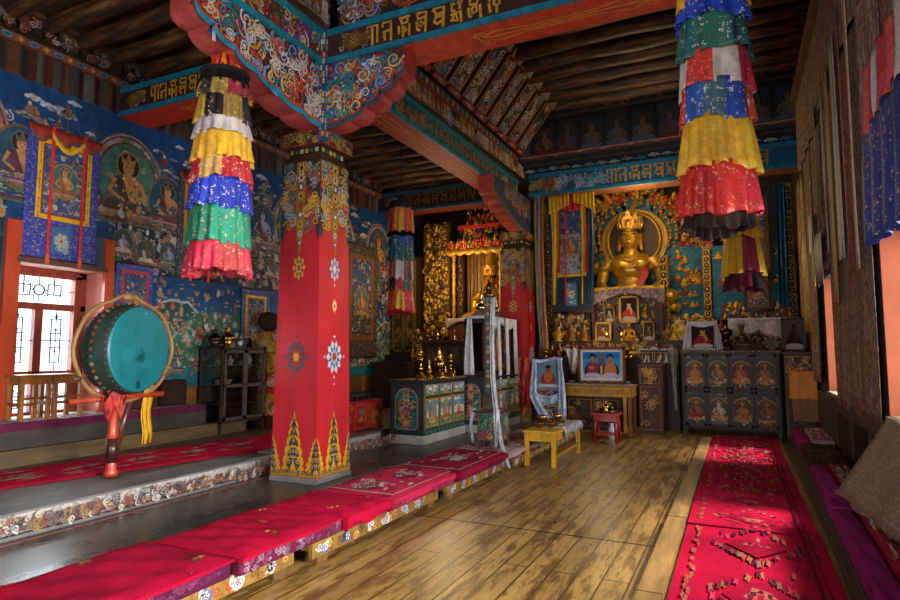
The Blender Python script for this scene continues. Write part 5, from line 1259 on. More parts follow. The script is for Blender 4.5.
# ---- yellow table with bowls
t = thing('low_table', 'low yellow wooden table with a pale cloth beside the bench', 'table', (-2.03, 7.3, 0)); Yc = '#c8921c'
x0, x1, y0, y1 = -2.26, -1.9, 6.72, 7.9
m = MB(Yc); m.box(x0 - .02, x1 + .02, y0 - .02, y1 + .02, .375, .4); m.build('top', 'wood', t, bevel=.004)
m = MB('#c08a1a'); e = .006; m.box(x0 + e, x1 - e, y0 + e, y0 + .02, .28, .374); m.box(x0 + e, x1 - e, y1 - .02, y1 - e, .28, .374); m.box(x0 + e, x0 + .02, y0 + e, y1 - e, .28, .374); m.box(x1 - .02, x1 - e, y0 + e, y1 - e, .28, .374); m.build('apron', 'wood', t)
for x in (x0, x1 - .045):
    for y in (y0, y1 - .045): m = MB(Yc); m.box(x, x + .045, y, y + .045, 0, .375); m.build('leg', 'wood', t)
m = MB('#a87a1a'); m.box(x0 + .01, x0 + .03, y0 + .04, y1 - .04, .1, .13); m.box(x1 - .03, x1 - .01, y0 + .04, y1 - .04, .1, .13); m.build('stretcher', 'wood', t)
m = MB(); m.grid(lambda u, v: (x0 - .01 + (x1 - x0 + .035) * u, 7.05 + .88 * v, .404), 6, 8, lambda u, v: random.choice(['#8a8c98', '#9a9aa4'])); m.grid(lambda u, v: (x1 + .026, 7.05 + .88 * u, .404 - .09 * v - .02 * math.sin(u * 14)), 20, 2, lambda u, v: random.choice(['#8a8c98', '#a4a4ac'])); m.build('cloth', 'silk', t, solid=.004)
random.seed(5)
for i in range(9):
    x, y = -2.17 + (i % 2) * .13, 6.98 + (i // 2) * .16 + (i % 2) * .06
    nm = 'butter_lamp' if i in (2, 5) else 'offering_bowl'
    vessel(nm, 'small brass %s on the low yellow table, %s counting from its near end' % ('butter lamp' if i in (2, 5) else 'bowl', ORD[i] if i else 'nearest'), 'lamp' if i in (2, 5) else 'bowl', (x, y, .408), .17 if i in (2, 5) else .13, '#a8804a', 'brass', 'brass bowls on the yellow table', 0 if i in (2, 5) else 2)

# ---- red stool with offerings
t = thing('stool', 'small red stool holding a metal tray, in front of the desk', 'stool', (-1.77, 9.0, 0)); rc = '#a82a24'
m = MB(rc); m.box(-1.97, -1.57, 8.85, 9.17, .39, .42); m.build('top', 'gloss', t, bevel=.004)
m = MB(rc); m.box(-1.93, -1.61, 8.88, 9.14, .3, .39); m.build('apron', 'gloss', t)
for sx in (-1, 1):
    for sy in (-1, 1): q = MB('#8f2420'); q.path([(-1.77 + sx * .16, 9.01 + sy * .12, 0), (-1.77 + sx * .14, 9.01 + sy * .1, .39)], [.022, .028], 6); q.build('leg', 'gloss', t)
m = MB(rc); m.box(-1.92, -1.62, 8.9, 8.92, .1, .125); m.box(-1.92, -1.62, 9.1, 9.12, .1, .125); m.build('stretcher', 'gloss', t)
m = MB('#8a8478'); m.lathe([(.1, 0), (.15, .02), (.155, .03), (.14, .025), (.01, .015)], -1.77, 9.0, .421, 20); tag(m.build('tray', 'steel', o=(-1.77, 9, .421)), 'round metal tray on the small red stool', 'tray')
for i, (dx, dy, k, kd, cl) in enumerate(((-.07, 0, .1, 2, '#8a8a84'), (.0, -.05, .13, 1, '#c8a03c'), (.06, .03, .12, 2, '#a8a49c'), (.02, .06, .15, 0, '#7a6a48'))):
    vessel('offering_vessel', ['dull bowl on the stool tray, left side', 'small golden pot at the front of the stool tray', 'silvery bowl on the stool tray, right side', 'dark footed cup at the back of the stool tray'][i], 'vessel', (-1.77 + dx, 9.0 + dy, .446), k, cl, 'brass', None, kd)
m = MB('#a8b0b8'); m.lathe([(.05, 0), (.07, .08), (.05, .16), (.03, .2), (.045, .23), (.01, .24)], -1.76, 9.3, 0, 12); tag(m.build('vase', 'ceramic', o=(-1.76, 9.3, 0)), 'pale blue-white vase on the floor behind the red stool', 'vase')
# ================================================================ the altar end
random.seed(401)
# desk with the framed photograph
t = thing('desk', 'ochre wooden desk with painted drawers carrying the large framed photograph', 'desk', (-2.05, 9.85, 0))
x0, x1, y0, y1 = -2.6, -1.5, 9.6, 10.1
m = MB('#9a6424'); m.box(x0 - .02, x1 + .03, y0 - .03, y1, .755, .785); m.build('top', 'wood', t, bevel=.004)
m = MB('#a8701f'); m.box(x0, x1, y0, y1, .6, .755); pa = Pa(); pa.frame(x0 + .03, .62, x1 - .03, .74, .012, '#c8942a')
for i in range(3): pa.rosette(x0 + .25 + i * .32, .68, .04, ['#59402a', '#8a7a5a', '#59301c', '#a88a4a'], 6, .6)
m.art(pa, (0, y0, 0)); m.build('drawer_front', 'wood', t)
for x in (x0 + .01, x1 - .06):
    for y in (y0 + .01, y1 - .06): m = MB('#7a3f1c'); m.box(x, x + .05, y, y + .05, 0, .6); m.build('leg', 'wood', t)
m = MB('#b08020'); m.box(x1 - .13, x1 - .08, y0 + .02, y0 + .05, .05, .6); m.build('inner_leg', 'wood', t)
m = MB('#3f1a12'); m.box(x0 + .05, x1 - .14, y0 + .12, y0 + .15, .06, .6); pa = Pa()
for a in (-2.52, -2.1): pa.frame(a, .12, a + .38, .55, .015, '#8a5a24'); pa.swirls(a + .06, .18, a + .32, .5, 22, .05, ['#1f1a1a', '#b07a2a', '#2f4a3a', '#8a3a24', '#c8963a'])
m.art(pa, (0, y0 + .12, 0)); m.build('back_panel', 'wood', t)
m = MB('#8a9098'); m.grid(lambda u, v: (-2.58 + 1.1 * u, 9.58 + .3 * v, .789 + .003 * math.sin(u * 40)), 20, 3); m.build('runner_cloth', 'silk', t, solid=.004)
t = thing('framed_photograph', 'large wood-framed colour photograph of two robed people standing on the desk', 'picture', (-2.0, 9.92, .79))
fx0, fx1, fz0, fz1, fy = -2.39, -1.63, .795, 1.38, 9.92
m = MB('#6a2a1c'); w = .05
for a, b, c, d in ((fx0, fx1, fz0, fz0 + w), (fx0, fx1, fz1 - w, fz1), (fx0, fx0 + w, fz0, fz1), (fx1 - w, fx1, fz0, fz1)): m.box(a, b, fy - .03, fy, c, d)
pa = Pa(); pa.frame(fx0 + .035, fz0 + .035, fx1 - .035, fz1 - .035, .012, '#b58a3c'); m.art(pa, (0, fy - .03, 0)); m.build('frame', 'wood', t, bevel=.004)
m = MB('#c8c8c4'); m.box(fx0 + w, fx1 - w, fy - .018, fy - .002, fz0 + w, fz1 - w); pa = Pa(); A, B, Cc, D = fx0 + w + .03, fz0 + w + .03, fx1 - w - .03, fz1 - w - .03
pa.rect(A, B, Cc, D, '#2f86b8'); pa.rect(A, B, Cc, B + .1, '#8aa4b8'); pa.rect(A, D - .12, Cc, D, '#1f6aa8')
for x, c in ((A + .16, '#8a2a48'), (Cc - .16, '#b8703a')):
    pa.ell(x, B + .1, .14, .17, '#2a2424', 12); pa.ell(x, B + .11, .1, .17, c, 12); pa.ell(x, B + .31, .05, .062, '#8a5a44', 12); pa.ell(x, B + .35, .052, .05, '#1a1414', 10); pa.ell(x, B + .31, .04, .05, '#9a6a50', 10); pa.ell(x, B + .04, .13, .05, '#b8a8b4', 12); pa.ell(x - .02, B + .17, .04, .03, '#a8705a', 8)
xm = (A + Cc) / 2; pa.ell(xm, B + .26, .05, .1, '#5a4a44', 10); pa.ell(xm, B + .36, .045, .05, '#7a5a34', 10); pa.stroke([(xm, B), (xm, B + .2)], .03, '#c0a878'); pa.stroke([(xm - .05, B + .02), (xm + .05, B + .02)], .04, '#c8b898')
pa.clip(0, A, B, Cc, D); m.art(pa, (0, fy - .018, 0)); m.build('print', 'print', t)
for i, (x, k, c) in enumerate(((-2.45, .1, '#a8a8a8'), (-2.3, .08, '#a8a8b0'), (-2.18, .09, '#b08a4a'), (-1.96, .09, '#a8a8b0'), (-1.8, .08, '#9a9aa4'), (-1.58, .12, '#a8a8a8'))):
    vessel('water_bowl', 'small silver offering bowl along the desk front, %s from the left' % ORD[i].replace('nearest', 'first'), 'bowl', (x, 9.7, .793), k, c, 'steel', 'silver bowls on the desk', 2)
# carved cabinet right of the desk
def carved_cabinet(label, x0, x1, y0, y1, zt, base):
    t = thing('carved_cabinet', label, 'cabinet', ((x0 + x1) / 2, (y0 + y1) / 2, 0)); m = MB(base); m.box(x0, x1, y0, y1, .0, zt); pa = Pa()
    pa.frame(x0 + .02, zt - .28, x1 - .02, zt - .03, .012, '#8a5a24'); pa.swirls(x0 + .05, zt - .25, x1 - .05, zt - .06, 20, .045, ['#b07a2a', '#8a5a24', '#3a2a1c', '#c8963a'])
    pa.frame(x0 + .02, .06, x1 - .02, zt - .32, .016, '#7a4a20'); pa.rosette((x0 + x1) / 2, zt * .42, (x1 - x0) * .36, ['#2a201a', '#b8742a', '#8a3a20', '#c8a03c'], 9); pa.swirls(x0 + .08, .14, x1 - .08, zt - .4, 18, .05, ['#2f3a34', '#b07a2a', '#8a3a24', '#59402a'])
    m.art(pa, (0, y0, 0)); m.build('body', 'wood', t); m = MB('#59301c'); m.box(x0 - .02, x1 + .03, y0 - .03, y1, zt, zt + .03); m.build('top', 'wood', t, bevel=.004)
    m = MB('#4a2016'); m.box(x1, x1 + .02, y0 - .02, y1, 0, zt); m.build('side', 'wood', t); return t
carved_cabinet('dark carved cabinet with a round flower panel, just right of the desk', -1.47, -1.12, 10.15, 10.6, 1.07, '#4a2014')
m = MB('#c4bcbc'); scarf(m, [(-.98, 10.66, 1.345), (-.97, 10.64, 1.1), (-.95, 10.47, .75), (-.94, 10.48, .35)], .14, ['#8a8078', '#7a7068', '#9a9088'], .03); tag(m.build('scarf', 'silk', o=(-.97, 10.5, .35), solid=.006), 'long dull grey scarf hanging beside the big painted cabinet', 'scarf')

# big painted cabinet on the right
t = thing('painted_cabinet', 'big dark painted cabinet of eight glazed deity panels at the end of the right carpet', 'cabinet', (-.13, 10.65, 0))
x0, x1, y0, y1, zt = -.83, .56, 10.4, 10.95, 1.29
m = MB('#2c2620'); m.box(x0, x1, y0 + .02, y1, .1, zt)
for x in (x0, x1 - .06):
    for y in (y0 + .02, y1 - .06): m.box(x, x + .06, y, y + .06, 0, .1)
m.build('body', 'wood', t)
m = MB('#59402c'); m.box(x0 - .03, x1 + .03, y0 - .02, y1, zt, zt + .035); pa = Pa()
for i in range(30): pa.petals(x0 + i * .047, zt + .018, .014, 4, random.choice(['#a8823c', '#8a3a2a', '#35606a', '#a89a80']), .5)
m.art(pa, (0, y0 - .02, 0)); m.build('top', 'paint', t)
W = (x1 - x0 - .06) / 4
random.seed(404)
for r in range(2):
    for i in range(4):
        a = x0 + .03 + W * i + .012; b = a + W - .024; z0, z1 = (.72, 1.26) if r else (.14, .69)
        m = MB('#453424'); e = .035
        for q in ((a, b, z0, z0 + e), (a, b, z1 - e, z1), (a, a + e, z0, z1), (b - e, b, z0, z1)): m.box(q[0], q[1], y0, y0 + .022, q[2], q[3])
        d = m.build('door', 'wood', t)
        m = MB('#5f6a74'); m.box(a + e, b - e, y0 + .008, y0 + .018, z0 + e, z1 - e); pa = Pa(); k = 0
        bg = random.choice(['#3a4656', '#4a4c50', '#33424c', '#565352']); pa.rect(a + e, z0 + e, b - e, z1 - e, bg); xm = (a + b) / 2
        for j in range(16): pa.cloud(ru(a, b), ru(z0, z1), .035, random.choice([['#8a8a90', '#a8a4a0'], ['#5f4a3c', '#8a6a50'], ['#3f5a5f', '#6a8a8a']]))
        body = random.choice(['#a8503c', '#b8a898', '#9a6a44', '#8a5a44']); pa.deity(xm, z0 + .1, .15, body, random.choice(['#7a2f24', '#a8703c', '#59503c']), random.choice(['#3a4a4c', '#59403c']), '#2c2a2c', '#a8823c', '#a8786a')
        for j in range(12): pa.petals(ru(a + e, b - e), ru(z0 + e, z0 + .18), .022, 5, random.choice(['#b08a4a', '#a84a3a', '#c0b0a0', '#3f5a50']), .5)
        pa.clip(0, a + e, z0 + e, b - e, z1 - e); m.art(pa, (0, y0 + .008, 0)); m.build('painted_panel', 'print', d)
        if i in (0, 2): m = MB('#8a7a5a'); m.ell((b + .01, y0 - .006, (z0 + z1) / 2), .016, 8, 6); m.build('knob', 'brass', d)
# darker cabinet behind the orange box
carved_cabinet('dark cabinet in the right corner behind the orange wooden box', .62, 1.0, 10.45, 10.95, 1.27, '#33201a')
t = thing('wooden_box', 'orange varnished wooden box stacked on a plain wooden base by the right corner', 'box', (.82, 10.15, .12))
m = MB('#d07a14'); m.box(.66, 1.0, 10.02, 10.3, .66, 1.0); m.box(.64, 1.03, 10.0, 10.32, 1.0, 1.025); m.box(.65, 1.01, 10.01, 10.31, .63, .66); m.build('upper_box', 'wood', t, bevel=.004)
m = MB('#7a4a20'); m.box(.68, 1.0, 10.03, 10.3, .31, .63); m.build('lower_base', 'wood', t, bevel=.004)

# things standing on the big cabinet
def portrait(name, label, x0, x1, z0, z1, y, fr, ground, skin, robe, drape=None, depth=.03):
    t = thing(name, label, 'picture', ((x0 + x1) / 2, y, z0)); w = (x1 - x0) * .1; m = MB(fr)
    for a, b, c, d in ((x0, x1, z0, z0 + w), (x0, x1, z1 - w, z1), (x0, x0 + w, z0, z1), (x1 - w, x1, z0, z1)): m.box(a, b, y - depth, y, c, d)
    m.build('frame', 'wood', t)
    m = MB(ground); m.box(x0 + w, x1 - w, y - depth * .6, y - .002, z0 + w, z1 - w); pa = Pa(); xm, h, q = (x0 + x1) / 2, z1 - z0 - 2 * w, x1 - x0 - 2 * w; b = z0 + w
    pa.ell(xm, b + h * .2, q * .42, h * .32, robe, 14); pa.ell(xm, b + h * .42, q * .2, h * .22, skin, 12); pa.ell(xm - q * .08, b + h * .3, q * .2, h * .24, robe, 12); pa.ell(xm, b + h * .72, q * .12, h * .13, skin, 12); pa.ell(xm, b + h * .8, q * .11, h * .06, '#1c1512', 10); pa.ell(xm, b + h * .08, q * .46, h * .12, '#a89a8c', 12)
    for s in (-1, 1): pa.ell(xm + s * q * .045, b + h * .73, q * .018, h * .012, '#1a120c', 6)
    pa.clip(0, x0 + w, z0 + w, x1 - w, z1 - w); m.art(pa, (0, y - depth * .6, 0)); m.build('print', 'print', t)
    if drape:
        for s, xx in ((-1, x0), (1, x1)):
            m = MB(); scarf(m, [(xx - s * w * .3, y - depth - .015, z1 + .02), (xx + s * .02, y - depth - .02, (z0 + z1) / 2), (xx + s * .05, y - depth - .03, z0 + .01)], w * 2.2, drape, .015); m.build('scarf', 'silk', t, solid=.006)
        m = MB(); m.grid(lambda u, v: (x0 - .01 + (x1 - x0 + .02) * u, y - depth - .012, z1 + .02 - v * (.05 + .05 * math.sin(u * PI))), 16, 3, lambda u, v: random.choice(drape)); m.build('scarf_swag', 'silk', t, solid=.006)
    return t
LIN = ['#b0a0a0', '#a89898', '#b8aaa8']
portrait('framed_portrait', 'portrait of a person in crimson robe, draped with pale cloth, on the big painted cabinet', -.72, -.3, 1.325, 1.78, 10.62, '#8a7a70', '#1c1818', '#b5803c', '#8a1a28', LIN)
m = MB(); m.grid(lambda u, v: (-.72 + .46 * u, 10.48 + .12 * v, 1.34 + .012 * math.sin(u * 20)), 16, 4, lambda u, v: random.choice(LIN)); tag(m.build('folded_cloth', 'silk', o=(-.5, 10.5, 1.327), solid=.02), 'folded pale cloth lying before the crimson-robed portrait', 'cloth')
portrait('dark_framed_picture', 'dark framed picture of a seated statue at the right end of the cabinets', .62, .96, 1.31, 1.83, 10.7, '#2a1c16', '#4a4440', '#3a2a20', '#2a1c18', None)
t = thing('side_altar', 'small altar table under a hanging white cloth behind the dark figurines', 'altar', (.3, 11.4, 1.501))
m = MB('#3a2418'); m.box(-.1, .7, 11.32, 11.6, 1.501, 1.8); m.build('body', 'wood', t)
m = MB(); m.grid(lambda u, v: (-.14 + .88 * u, 11.3 - .01 * math.sin(u * 18), 1.86 - v * (.22 + .14 * abs(math.cos(u * PI)))), 40, 6, lambda u, v: random.choice(['#a89a98', '#b5a6a2', '#9a8c8c'])); m.box(-.14, .74, 11.29, 11.6, 1.84, 1.87, '#b0a4a0'); m.build('white_cloth', 'silk', t, solid=.008)

# ---- seated statues
def statue(name, label, loc, k, col, mat='gold', crown=True, robe=None, base=True, face=True, group=None, hands=False, hair=None):
    """seated cross-legged figure, k = height from seat to crown of the head; faces -Y."""
    L = Vector(loc); t = thing(name, label, 'statue', loc, group); b = 0
    def W(x, y, z): return (L.x + x * k, L.y + y * k, L.z + z * k)
    if base:
        m = MB(col); m.T = Matrix.Translation(L) @ Matrix.Scale(.55, 4, (0, 1, 0)) @ Matrix.Translation(-L); m.lathe([(.4 * k, 0), (.43 * k, .03 * k), (.34 * k, .07 * k), (.34 * k, .09 * k), (.44 * k, .13 * k), (.4 * k, .15 * k)], L.x, L.y, L.z, 20)
        for i in range(16): a = i / 16 * 2 * PI; m.ell((L.x + .4 * k * math.cos(a), L.y + .4 * k * math.sin(a), L.z + .115 * k), (.06 * k, .06 * k, .045 * k), 7, 5)
        m.build('lotus_base', 'goldwork' if mat in ('gold', 'brass') else mat, t); b = .15
    m = MB(col)
    E = lambda x, y, z, rx, ry, rz: m.ell(W(x, y, z + b), (rx * k, ry * k, rz * k), 14, 10)
    T = lambda pts, r: m.path([W(x, y, z + b) for x, y, z in pts], [q * k for q in r], 10)
    E(0, .02, .09, .22, .17, .1); E(0, .03, .2, .145, .1, .14); E(0, .02, .36, .185, .115, .14); E(0, .03, .44, .2, .095, .075)
    for s in (-1, 1): E(s * .09, -.05, .385, .085, .06, .065)
    T([(0, .02, .46), (0, .01, .56)], [.07, .062]); E(0, -.005, .655, .094, .104, .125); E(0, -.02, .6, .072, .085, .065)
    if face:
        T([(0, -.1, .67), (0, -.122, .635), (0, -.1, .625)], [.012, .02, .016]); E(0, -.098, .588, .034, .02, .012)
        for s in (-1, 1): E(s * .038, -.09, .672, .026, .016, .01); T([(s * .092, .0, .69), (s * .102, .01, .63), (s * .098, .01, .575)], [.016, .02, .018])
    for s in (-1, 1):
        T([(s * .19, .03, .45), (s * .265, .03, .34), (s * .29, 0, .2)], [.07, .058, .05]); T([(s * .29, 0, .2), (s * .2, -.13, .12), (s * .07, -.19, .1)], [.05, .042, .034])
        T([(s * .1, .02, .08), (s * .3, -.08, .07), (s * .38, -.16, .06)], [.1, .09, .07]); T([(s * .38, -.16, .06), (s * .2, -.24, .05), (s * -.06, -.22, .055)], [.065, .052, .04])
        if hands:
            for j in range(4): T([(s * .06, -.2, .1 + j * .012), (s * .015, -.235, .1 + j * .014), (s * -.045, -.235, .098 + j * .014)], [.012, .011, .008])
            T([(s * .05, -.2, .13), (s * .02, -.225, .15), (0, -.23, .152)], [.012, .011, .009])
    o = m.build('body', cast(col, mat == 'brass'), t)
    md = o.modifiers.new('merge', 'REMESH'); md.mode = 'VOXEL'; md.voxel_size = max(.012 * k, .006); md.use_smooth_shade = True
    md = o.modifiers.new('soften', 'SMOOTH'); md.factor = .5; md.iterations = 3
    if crown:
        m = MB(col)
        m.lathe([(.1 * k, .73 * k), (.106 * k, .735 * k), (.104 * k, .765 * k), (.096 * k, .765 * k)], L.x, L.y, L.z + b * k, 24)
        for i, a in enumerate((-2.75, -2.16, -PI / 2, -.98, -.39, .3, 2.84)):
            cx, cy = math.cos(a), math.sin(a); hh = (.165 if i == 2 else .14) ; U = Vector((-cy, cx, 0)); O = L + Vector((cx * .105 * k, cy * .105 * k, (b + .745) * k))
            m.prism([(-.05 * k, 0), (.05 * k, 0), (.058 * k, hh * .4 * k), (.03 * k, hh * .62 * k), (0, hh * k), (-.03 * k, hh * .62 * k), (-.058 * k, hh * .4 * k)], O, U, (cx * .15, cy * .15, 1), .012 * k)
            m.ell(O + Vector((cx * .006, cy * .006, hh * .36)) * k if False else O + Vector((cx * .008 * k, cy * .008 * k, hh * .36 * k)), .018 * k, 7, 5, '#a83a2c')
        m.lathe([(.05 * k, .76 * k), (.055 * k, .8 * k), (.03 * k, .84 * k), (.002, .86 * k)], L.x, L.y + .01 * k, L.z + b * k, 12); m.build('crown', 'goldwork', t)
    m = MB(hair or '#1a1a24'); m.ell(W(0, .012, .69 + b), (.099 * k, .104 * k, .09 * k), 14, 8); 
    if not crown: m.ell(W(0, .01, .79 + b), (.04 * k, .04 * k, .05 * k), 10, 6)
    o = m.build('hair', 'paint', t)
    # eyes and brows
    if face:
        m = MB('#1a120c')
        for s in (-1, 1):
            m = MB('#1a120c'); m.ell(W(s * .038, -.104, .672 + b), (.022 * k, .008 * k, .006 * k), 8, 5); m.build('eye', 'paint', t)
            m = MB('#1a120c'); m.path([W(s * .015, -.104, .7 + b), W(s * .04, -.102, .71 + b), W(s * .066, -.087, .7 + b)], .004 * k, 5); m.build('brow', 'paint', t)
        m = MB('#7a1f1a'); m.ell(W(0, -.117, .588 + b), (.022 * k, .006 * k, .004 * k), 8, 5); m.build('lips', 'paint', t)
        m = MB(col)                                              # necklace, armlets
        for q, zz, yy in ((.1, .46, -.08), (.13, .39, -.115)):
            m.path([W(-q, yy + .05, zz + b + .03), W(-q * .6, yy - .01, zz + b - .02), W(0, yy - .025, zz + b - .05), W(q * .6, yy - .01, zz + b - .02), W(q, yy + .05, zz + b + .03)], .009 * k, 6)
        for j in range(7): m.ell(W(-.09 + .03 * j, -.125 + .012 * abs(j - 3), .345 + b + .006 * abs(j - 3)), .013 * k, 6, 5)
        for s in (-1, 1):
            m.ell(W(s * .252, .0, .37 + b), (.055 * k, .06 * k, .035 * k), 10, 6); m.path([W(s * .1, .0, .6 + b), W(s * .106, -.02, .53 + b)], [.02 * k, .012 * k], 6)
        m.build('jewellery', 'goldwork', t)
    if robe:
        m = MB(robe); m.grid(lambda u, v: W(.09 + .07 * u + .02 * math.sin(v * 8), -.11 - .08 * v, .33 + b - .26 * v), 8, 8); m.build('red_sash', 'silk', t, solid=.01 * k)
    return t
def gilt_mass(name, label, x0, x1, y, z0, z1, cols, n, seed, sz=.09, back='#4a2a14', mat='goldwork'):
    random.seed(seed); m = MB(back); m.box(x0, x1, y, y + .08, z0, z1)
    for _ in range(n):
        x, z, s = ru(x0 + sz * .3, x1 - sz * .3), ru(z0, z1), sz * ru(.5, 1.1); c = random.choice(cols); q = R()
        if q < .4: m.ell((x, y - .01, z), (s * .45, s * .35, s * .55), 7, 5, c)
        elif q < .75:
            a = R() * 6.28; m.path([(x + s * .6 * math.cos(a + j * .9) * (1 - j * .12), y - .02, z + s * .6 * math.sin(a + j * .9) * (1 - j * .12)) for j in range(5)], [s * .2, s * .18, s * .15, s * .12, s * .04], 6, c)
        else: m.lathe([(s * .3, 0), (s * .36, s * .2), (s * .15, s * .35), (s * .25, s * .6), (s * .16, s * .85), (.002, s * 1.1)], x, y - .02, z - s * .5, 7, c)
    return tag(m.build(name, mat, o=((x0 + x1) / 2, y, z0)), label, 'carving')
GC = ['#c8941e', '#b8821a', '#d8a830', '#8a5a14', '#c8a040']
# the great golden statue
BX, BY, BZ = -1.86, 12.22, 1.92
statue('golden_statue', 'great golden crowned seated statue before a round dark halo, centre of the altar', (BX, BY, BZ), 2.05, '#d8a436', 'gold', True, '#a02a20', True, True, None, True)
t = thing('aureole', 'carved gold and blue aureole with flaming edge behind the great golden statue', 'aureole', (BX, 12.7, 2.3))
m = MB('#5a4632'); m.T = Matrix.Translation((BX, 12.72, 3.6)) @ Matrix.Rotation(PI / 2, 4, 'X'); m.lathe([(.5, -.02), (.5, .02), (.001, .03)], n=40, smooth=False); m.T = None; m.build('halo_disc', 'paint', t)
m = MB('#c8941e'); m.path([(BX + .52 * math.cos(i * PI / 20), 12.68, 3.6 + .56 * math.sin(i * PI / 20)) for i in range(41)], .04, 8, caps=False); m.build('halo_rim', 'goldwork', t)
m = MB('#1c5a74'); pts = [(-.85, 2.3), (.85, 2.3), (.9, 3.5)] + [(.86 * math.cos(i * PI / 14), 3.75 + .75 * math.sin(i * PI / 14)) for i in range(1, 14)] + [(-.9, 3.5)]
m.prism([(a, b) for a, b in pts], (BX, 12.8, 0), (1, 0, 0), (0, 0, 1), .06); pa = Pa(); random.seed(17)
for i in range(12):
    a = i / 11 * PI; pa.ell(.72 * math.cos(a), 3.75 + .62 * math.sin(a), .14, .2, random.choice(['#17485c', '#24708a', '#1f6480']), 12, a - PI / 2)
for i in range(160): pa.petals(ru(-.85, .85), ru(2.5, 4.45), ru(.03, .06), 5, random.choice(['#c8941e', '#a8741a', '#d8b04a', '#8a5a1c', '#a83a24']), .5, R())
for i in range(70): pa.curl(ru(-.85, .85), ru(2.5, 4.4), .08, random.choice(['#2f7f90', '#164a60', '#3a8a94']), R() * 6, 1, .025)
m.art(pa, (BX, 12.8, 0)); m.build('blue_petals', 'paint', t)
random.seed(18)
for i in range(19):
    a = -.35 + i / 18 * (PI + .7)
    for r in (.7, .82, .94): m = MB('#c8941e'); c, z = BX + (r + .02) * math.cos(a), 3.66 + r * math.sin(a); m.lathe([(.03, 0), (.05, .02), (.045, .06), (.02, .09), (.032, .12), (.002, .17)], c, 12.74, z, 8); m.build('gilt_figure', 'goldwork', t)
m = MB('#b8861c'); m.T = Matrix.Translation((BX, 12.76, 3.6)) @ Matrix.Rotation(PI / 2, 4, 'X'); m.lathe([(.54, -.01), (.54, .012), (.66, .02), (.68, 0), (.66, -.01)], n=60, smooth=False); m.T = None; m.build('ray_ring', 'goldwork', t)
m = MB('#c8941e'); m.lathe([(.06, 0), (.09, .06), (.03, .1), (.06, .16), (.03, .22), (.05, .3), (.002, .42)], BX, 12.68, 4.0, 10); m.build('gilt_finial', 'goldwork', t)
m = MB('#b5402a'); random.seed(19)
for i in range(96):
    a = -.7 + i / 95 * (PI + 1.4); r = ru(.9, 1.16); p = (BX + r * math.cos(a), 12.82, 3.62 + r * math.sin(a) * .92)
    m.path([p, (p[0] + .1 * math.cos(a + ru(-.9, .9)), 12.78, p[2] + .1 * math.sin(a) + .05), (p[0] + .16 * math.cos(a + .3), 12.77, p[2] + .17 * math.sin(a) + .04)], [.055, .045, .008], 6, random.choice(['#d0a020', '#c83a20', '#d8b03a', '#b02a1c', '#c8941e', '#d86a30']))
m.build('flame_edge', 'paint', t)
# red and gold carved screens beside the aureole
gilt_mass('carved_screen', 'red and gold carved screen upper right of the great statue', -.96, -.35, 12.7, 3.3, 4.5, GC + ['#c02a20', '#b03020', '#d0503a', '#c8b0a0'], 190, 501, .13, '#7a1c14', 'paint')
gilt_mass('carved_screen', 'red and gold carved strip immediately left of the great statue', -3.06, -2.84, 12.6, 2.5, 4.55, GC + ['#c02a20', '#b03020'], 90, 502, .1, '#7a1c14', 'paint')
def gcol(label, x, y, z0, z1, w, seed):
    random.seed(seed); t = thing('gilded_column', label, 'column', (x, y, z0)); m = MB('#8a6420'); m.box(x - w / 2, x + w / 2, y, y + w, z0, z1); m.build('core', 'goldwork', t); m = MB()
    z = z0 + w * .4
    while z < z1 - w * .4:
        m.ell((x, y - .01, z), (w * .38, .03, w * .42), 8, 6, '#1f2228'); m.path([(x + w * .4 * math.cos(j * .9), y - .025, z + w * .45 * math.sin(j * .9)) for j in range(8)], w * .09, 5, random.choice(GC)); m.ell((x, y - .035, z), (w * .14, .03, w * .2), 6, 5, '#c8a040'); z += w * .85
    m.build('carving', 'goldwork', t)
gcol('gilded pierced column just right of the great golden statue', -1.2, 11.75, 1.5, 3.1, .17, 511)
gcol('gilded pierced column right of the blue panel, behind the crimson-robed portrait', -.46, 11.75, 1.6, 3.2, .13, 512)
gcol('gilded column left of the tall central scroll painting', -3.36, 11.6, 1.6, 4.3, .16, 513)
gcol('gilded column in the far right corner beside the blue curtain', .86, 11.6, 1.503, 4.2, .13, 514)
# blue panels with gilt figures right of the statue
for i, (a, b, z0, z1, lb) in enumerate(((-1.08, -.55, 2.0, 3.3, 'blue panel with small gilt figures between the two gilded columns'), (-.38, 1.0, 1.9, 3.3, 'blue panel with gilt figures at the right end of the altar wall'))):
    random.seed(520 + i); m = MB('#186078'); m.box(a, b, 12.3, 12.36, z0, z1); pa = Pa()
    for _ in range(50): pa.curl(ru(a, b), ru(z0, z1), .09, random.choice(['#2a7a90', '#134a60', '#3a6a70', '#1f7088']), R() * 6, 1, .03)
    m.art(pa, (0, 12.3, 0))
    for _ in range(26 if i == 0 else 40):
        x, z, s = ru(a + .05, b - .05), ru(z0 + .05, z1 - .05), ru(.05, .09); m.ell((x, 12.28, z), (s * .7, .04, s * .6), 8, 5, random.choice(GC)); m.ell((x, 12.27, z + s * .7), (s * .35, .04, s * .4), 7, 5, random.choice(GC)); m.path([(x - s, 12.28, z - s * .4), (x, 12.26, z - s * .6), (x + s, 12.28, z - s * .3)], s * .22, 5, random.choice(GC + ['#a83a2c']))
    tag(m.build('gilt_figure_panel', 'paint', o=((a + b) / 2, 12.3, z0)), lb, 'panel')
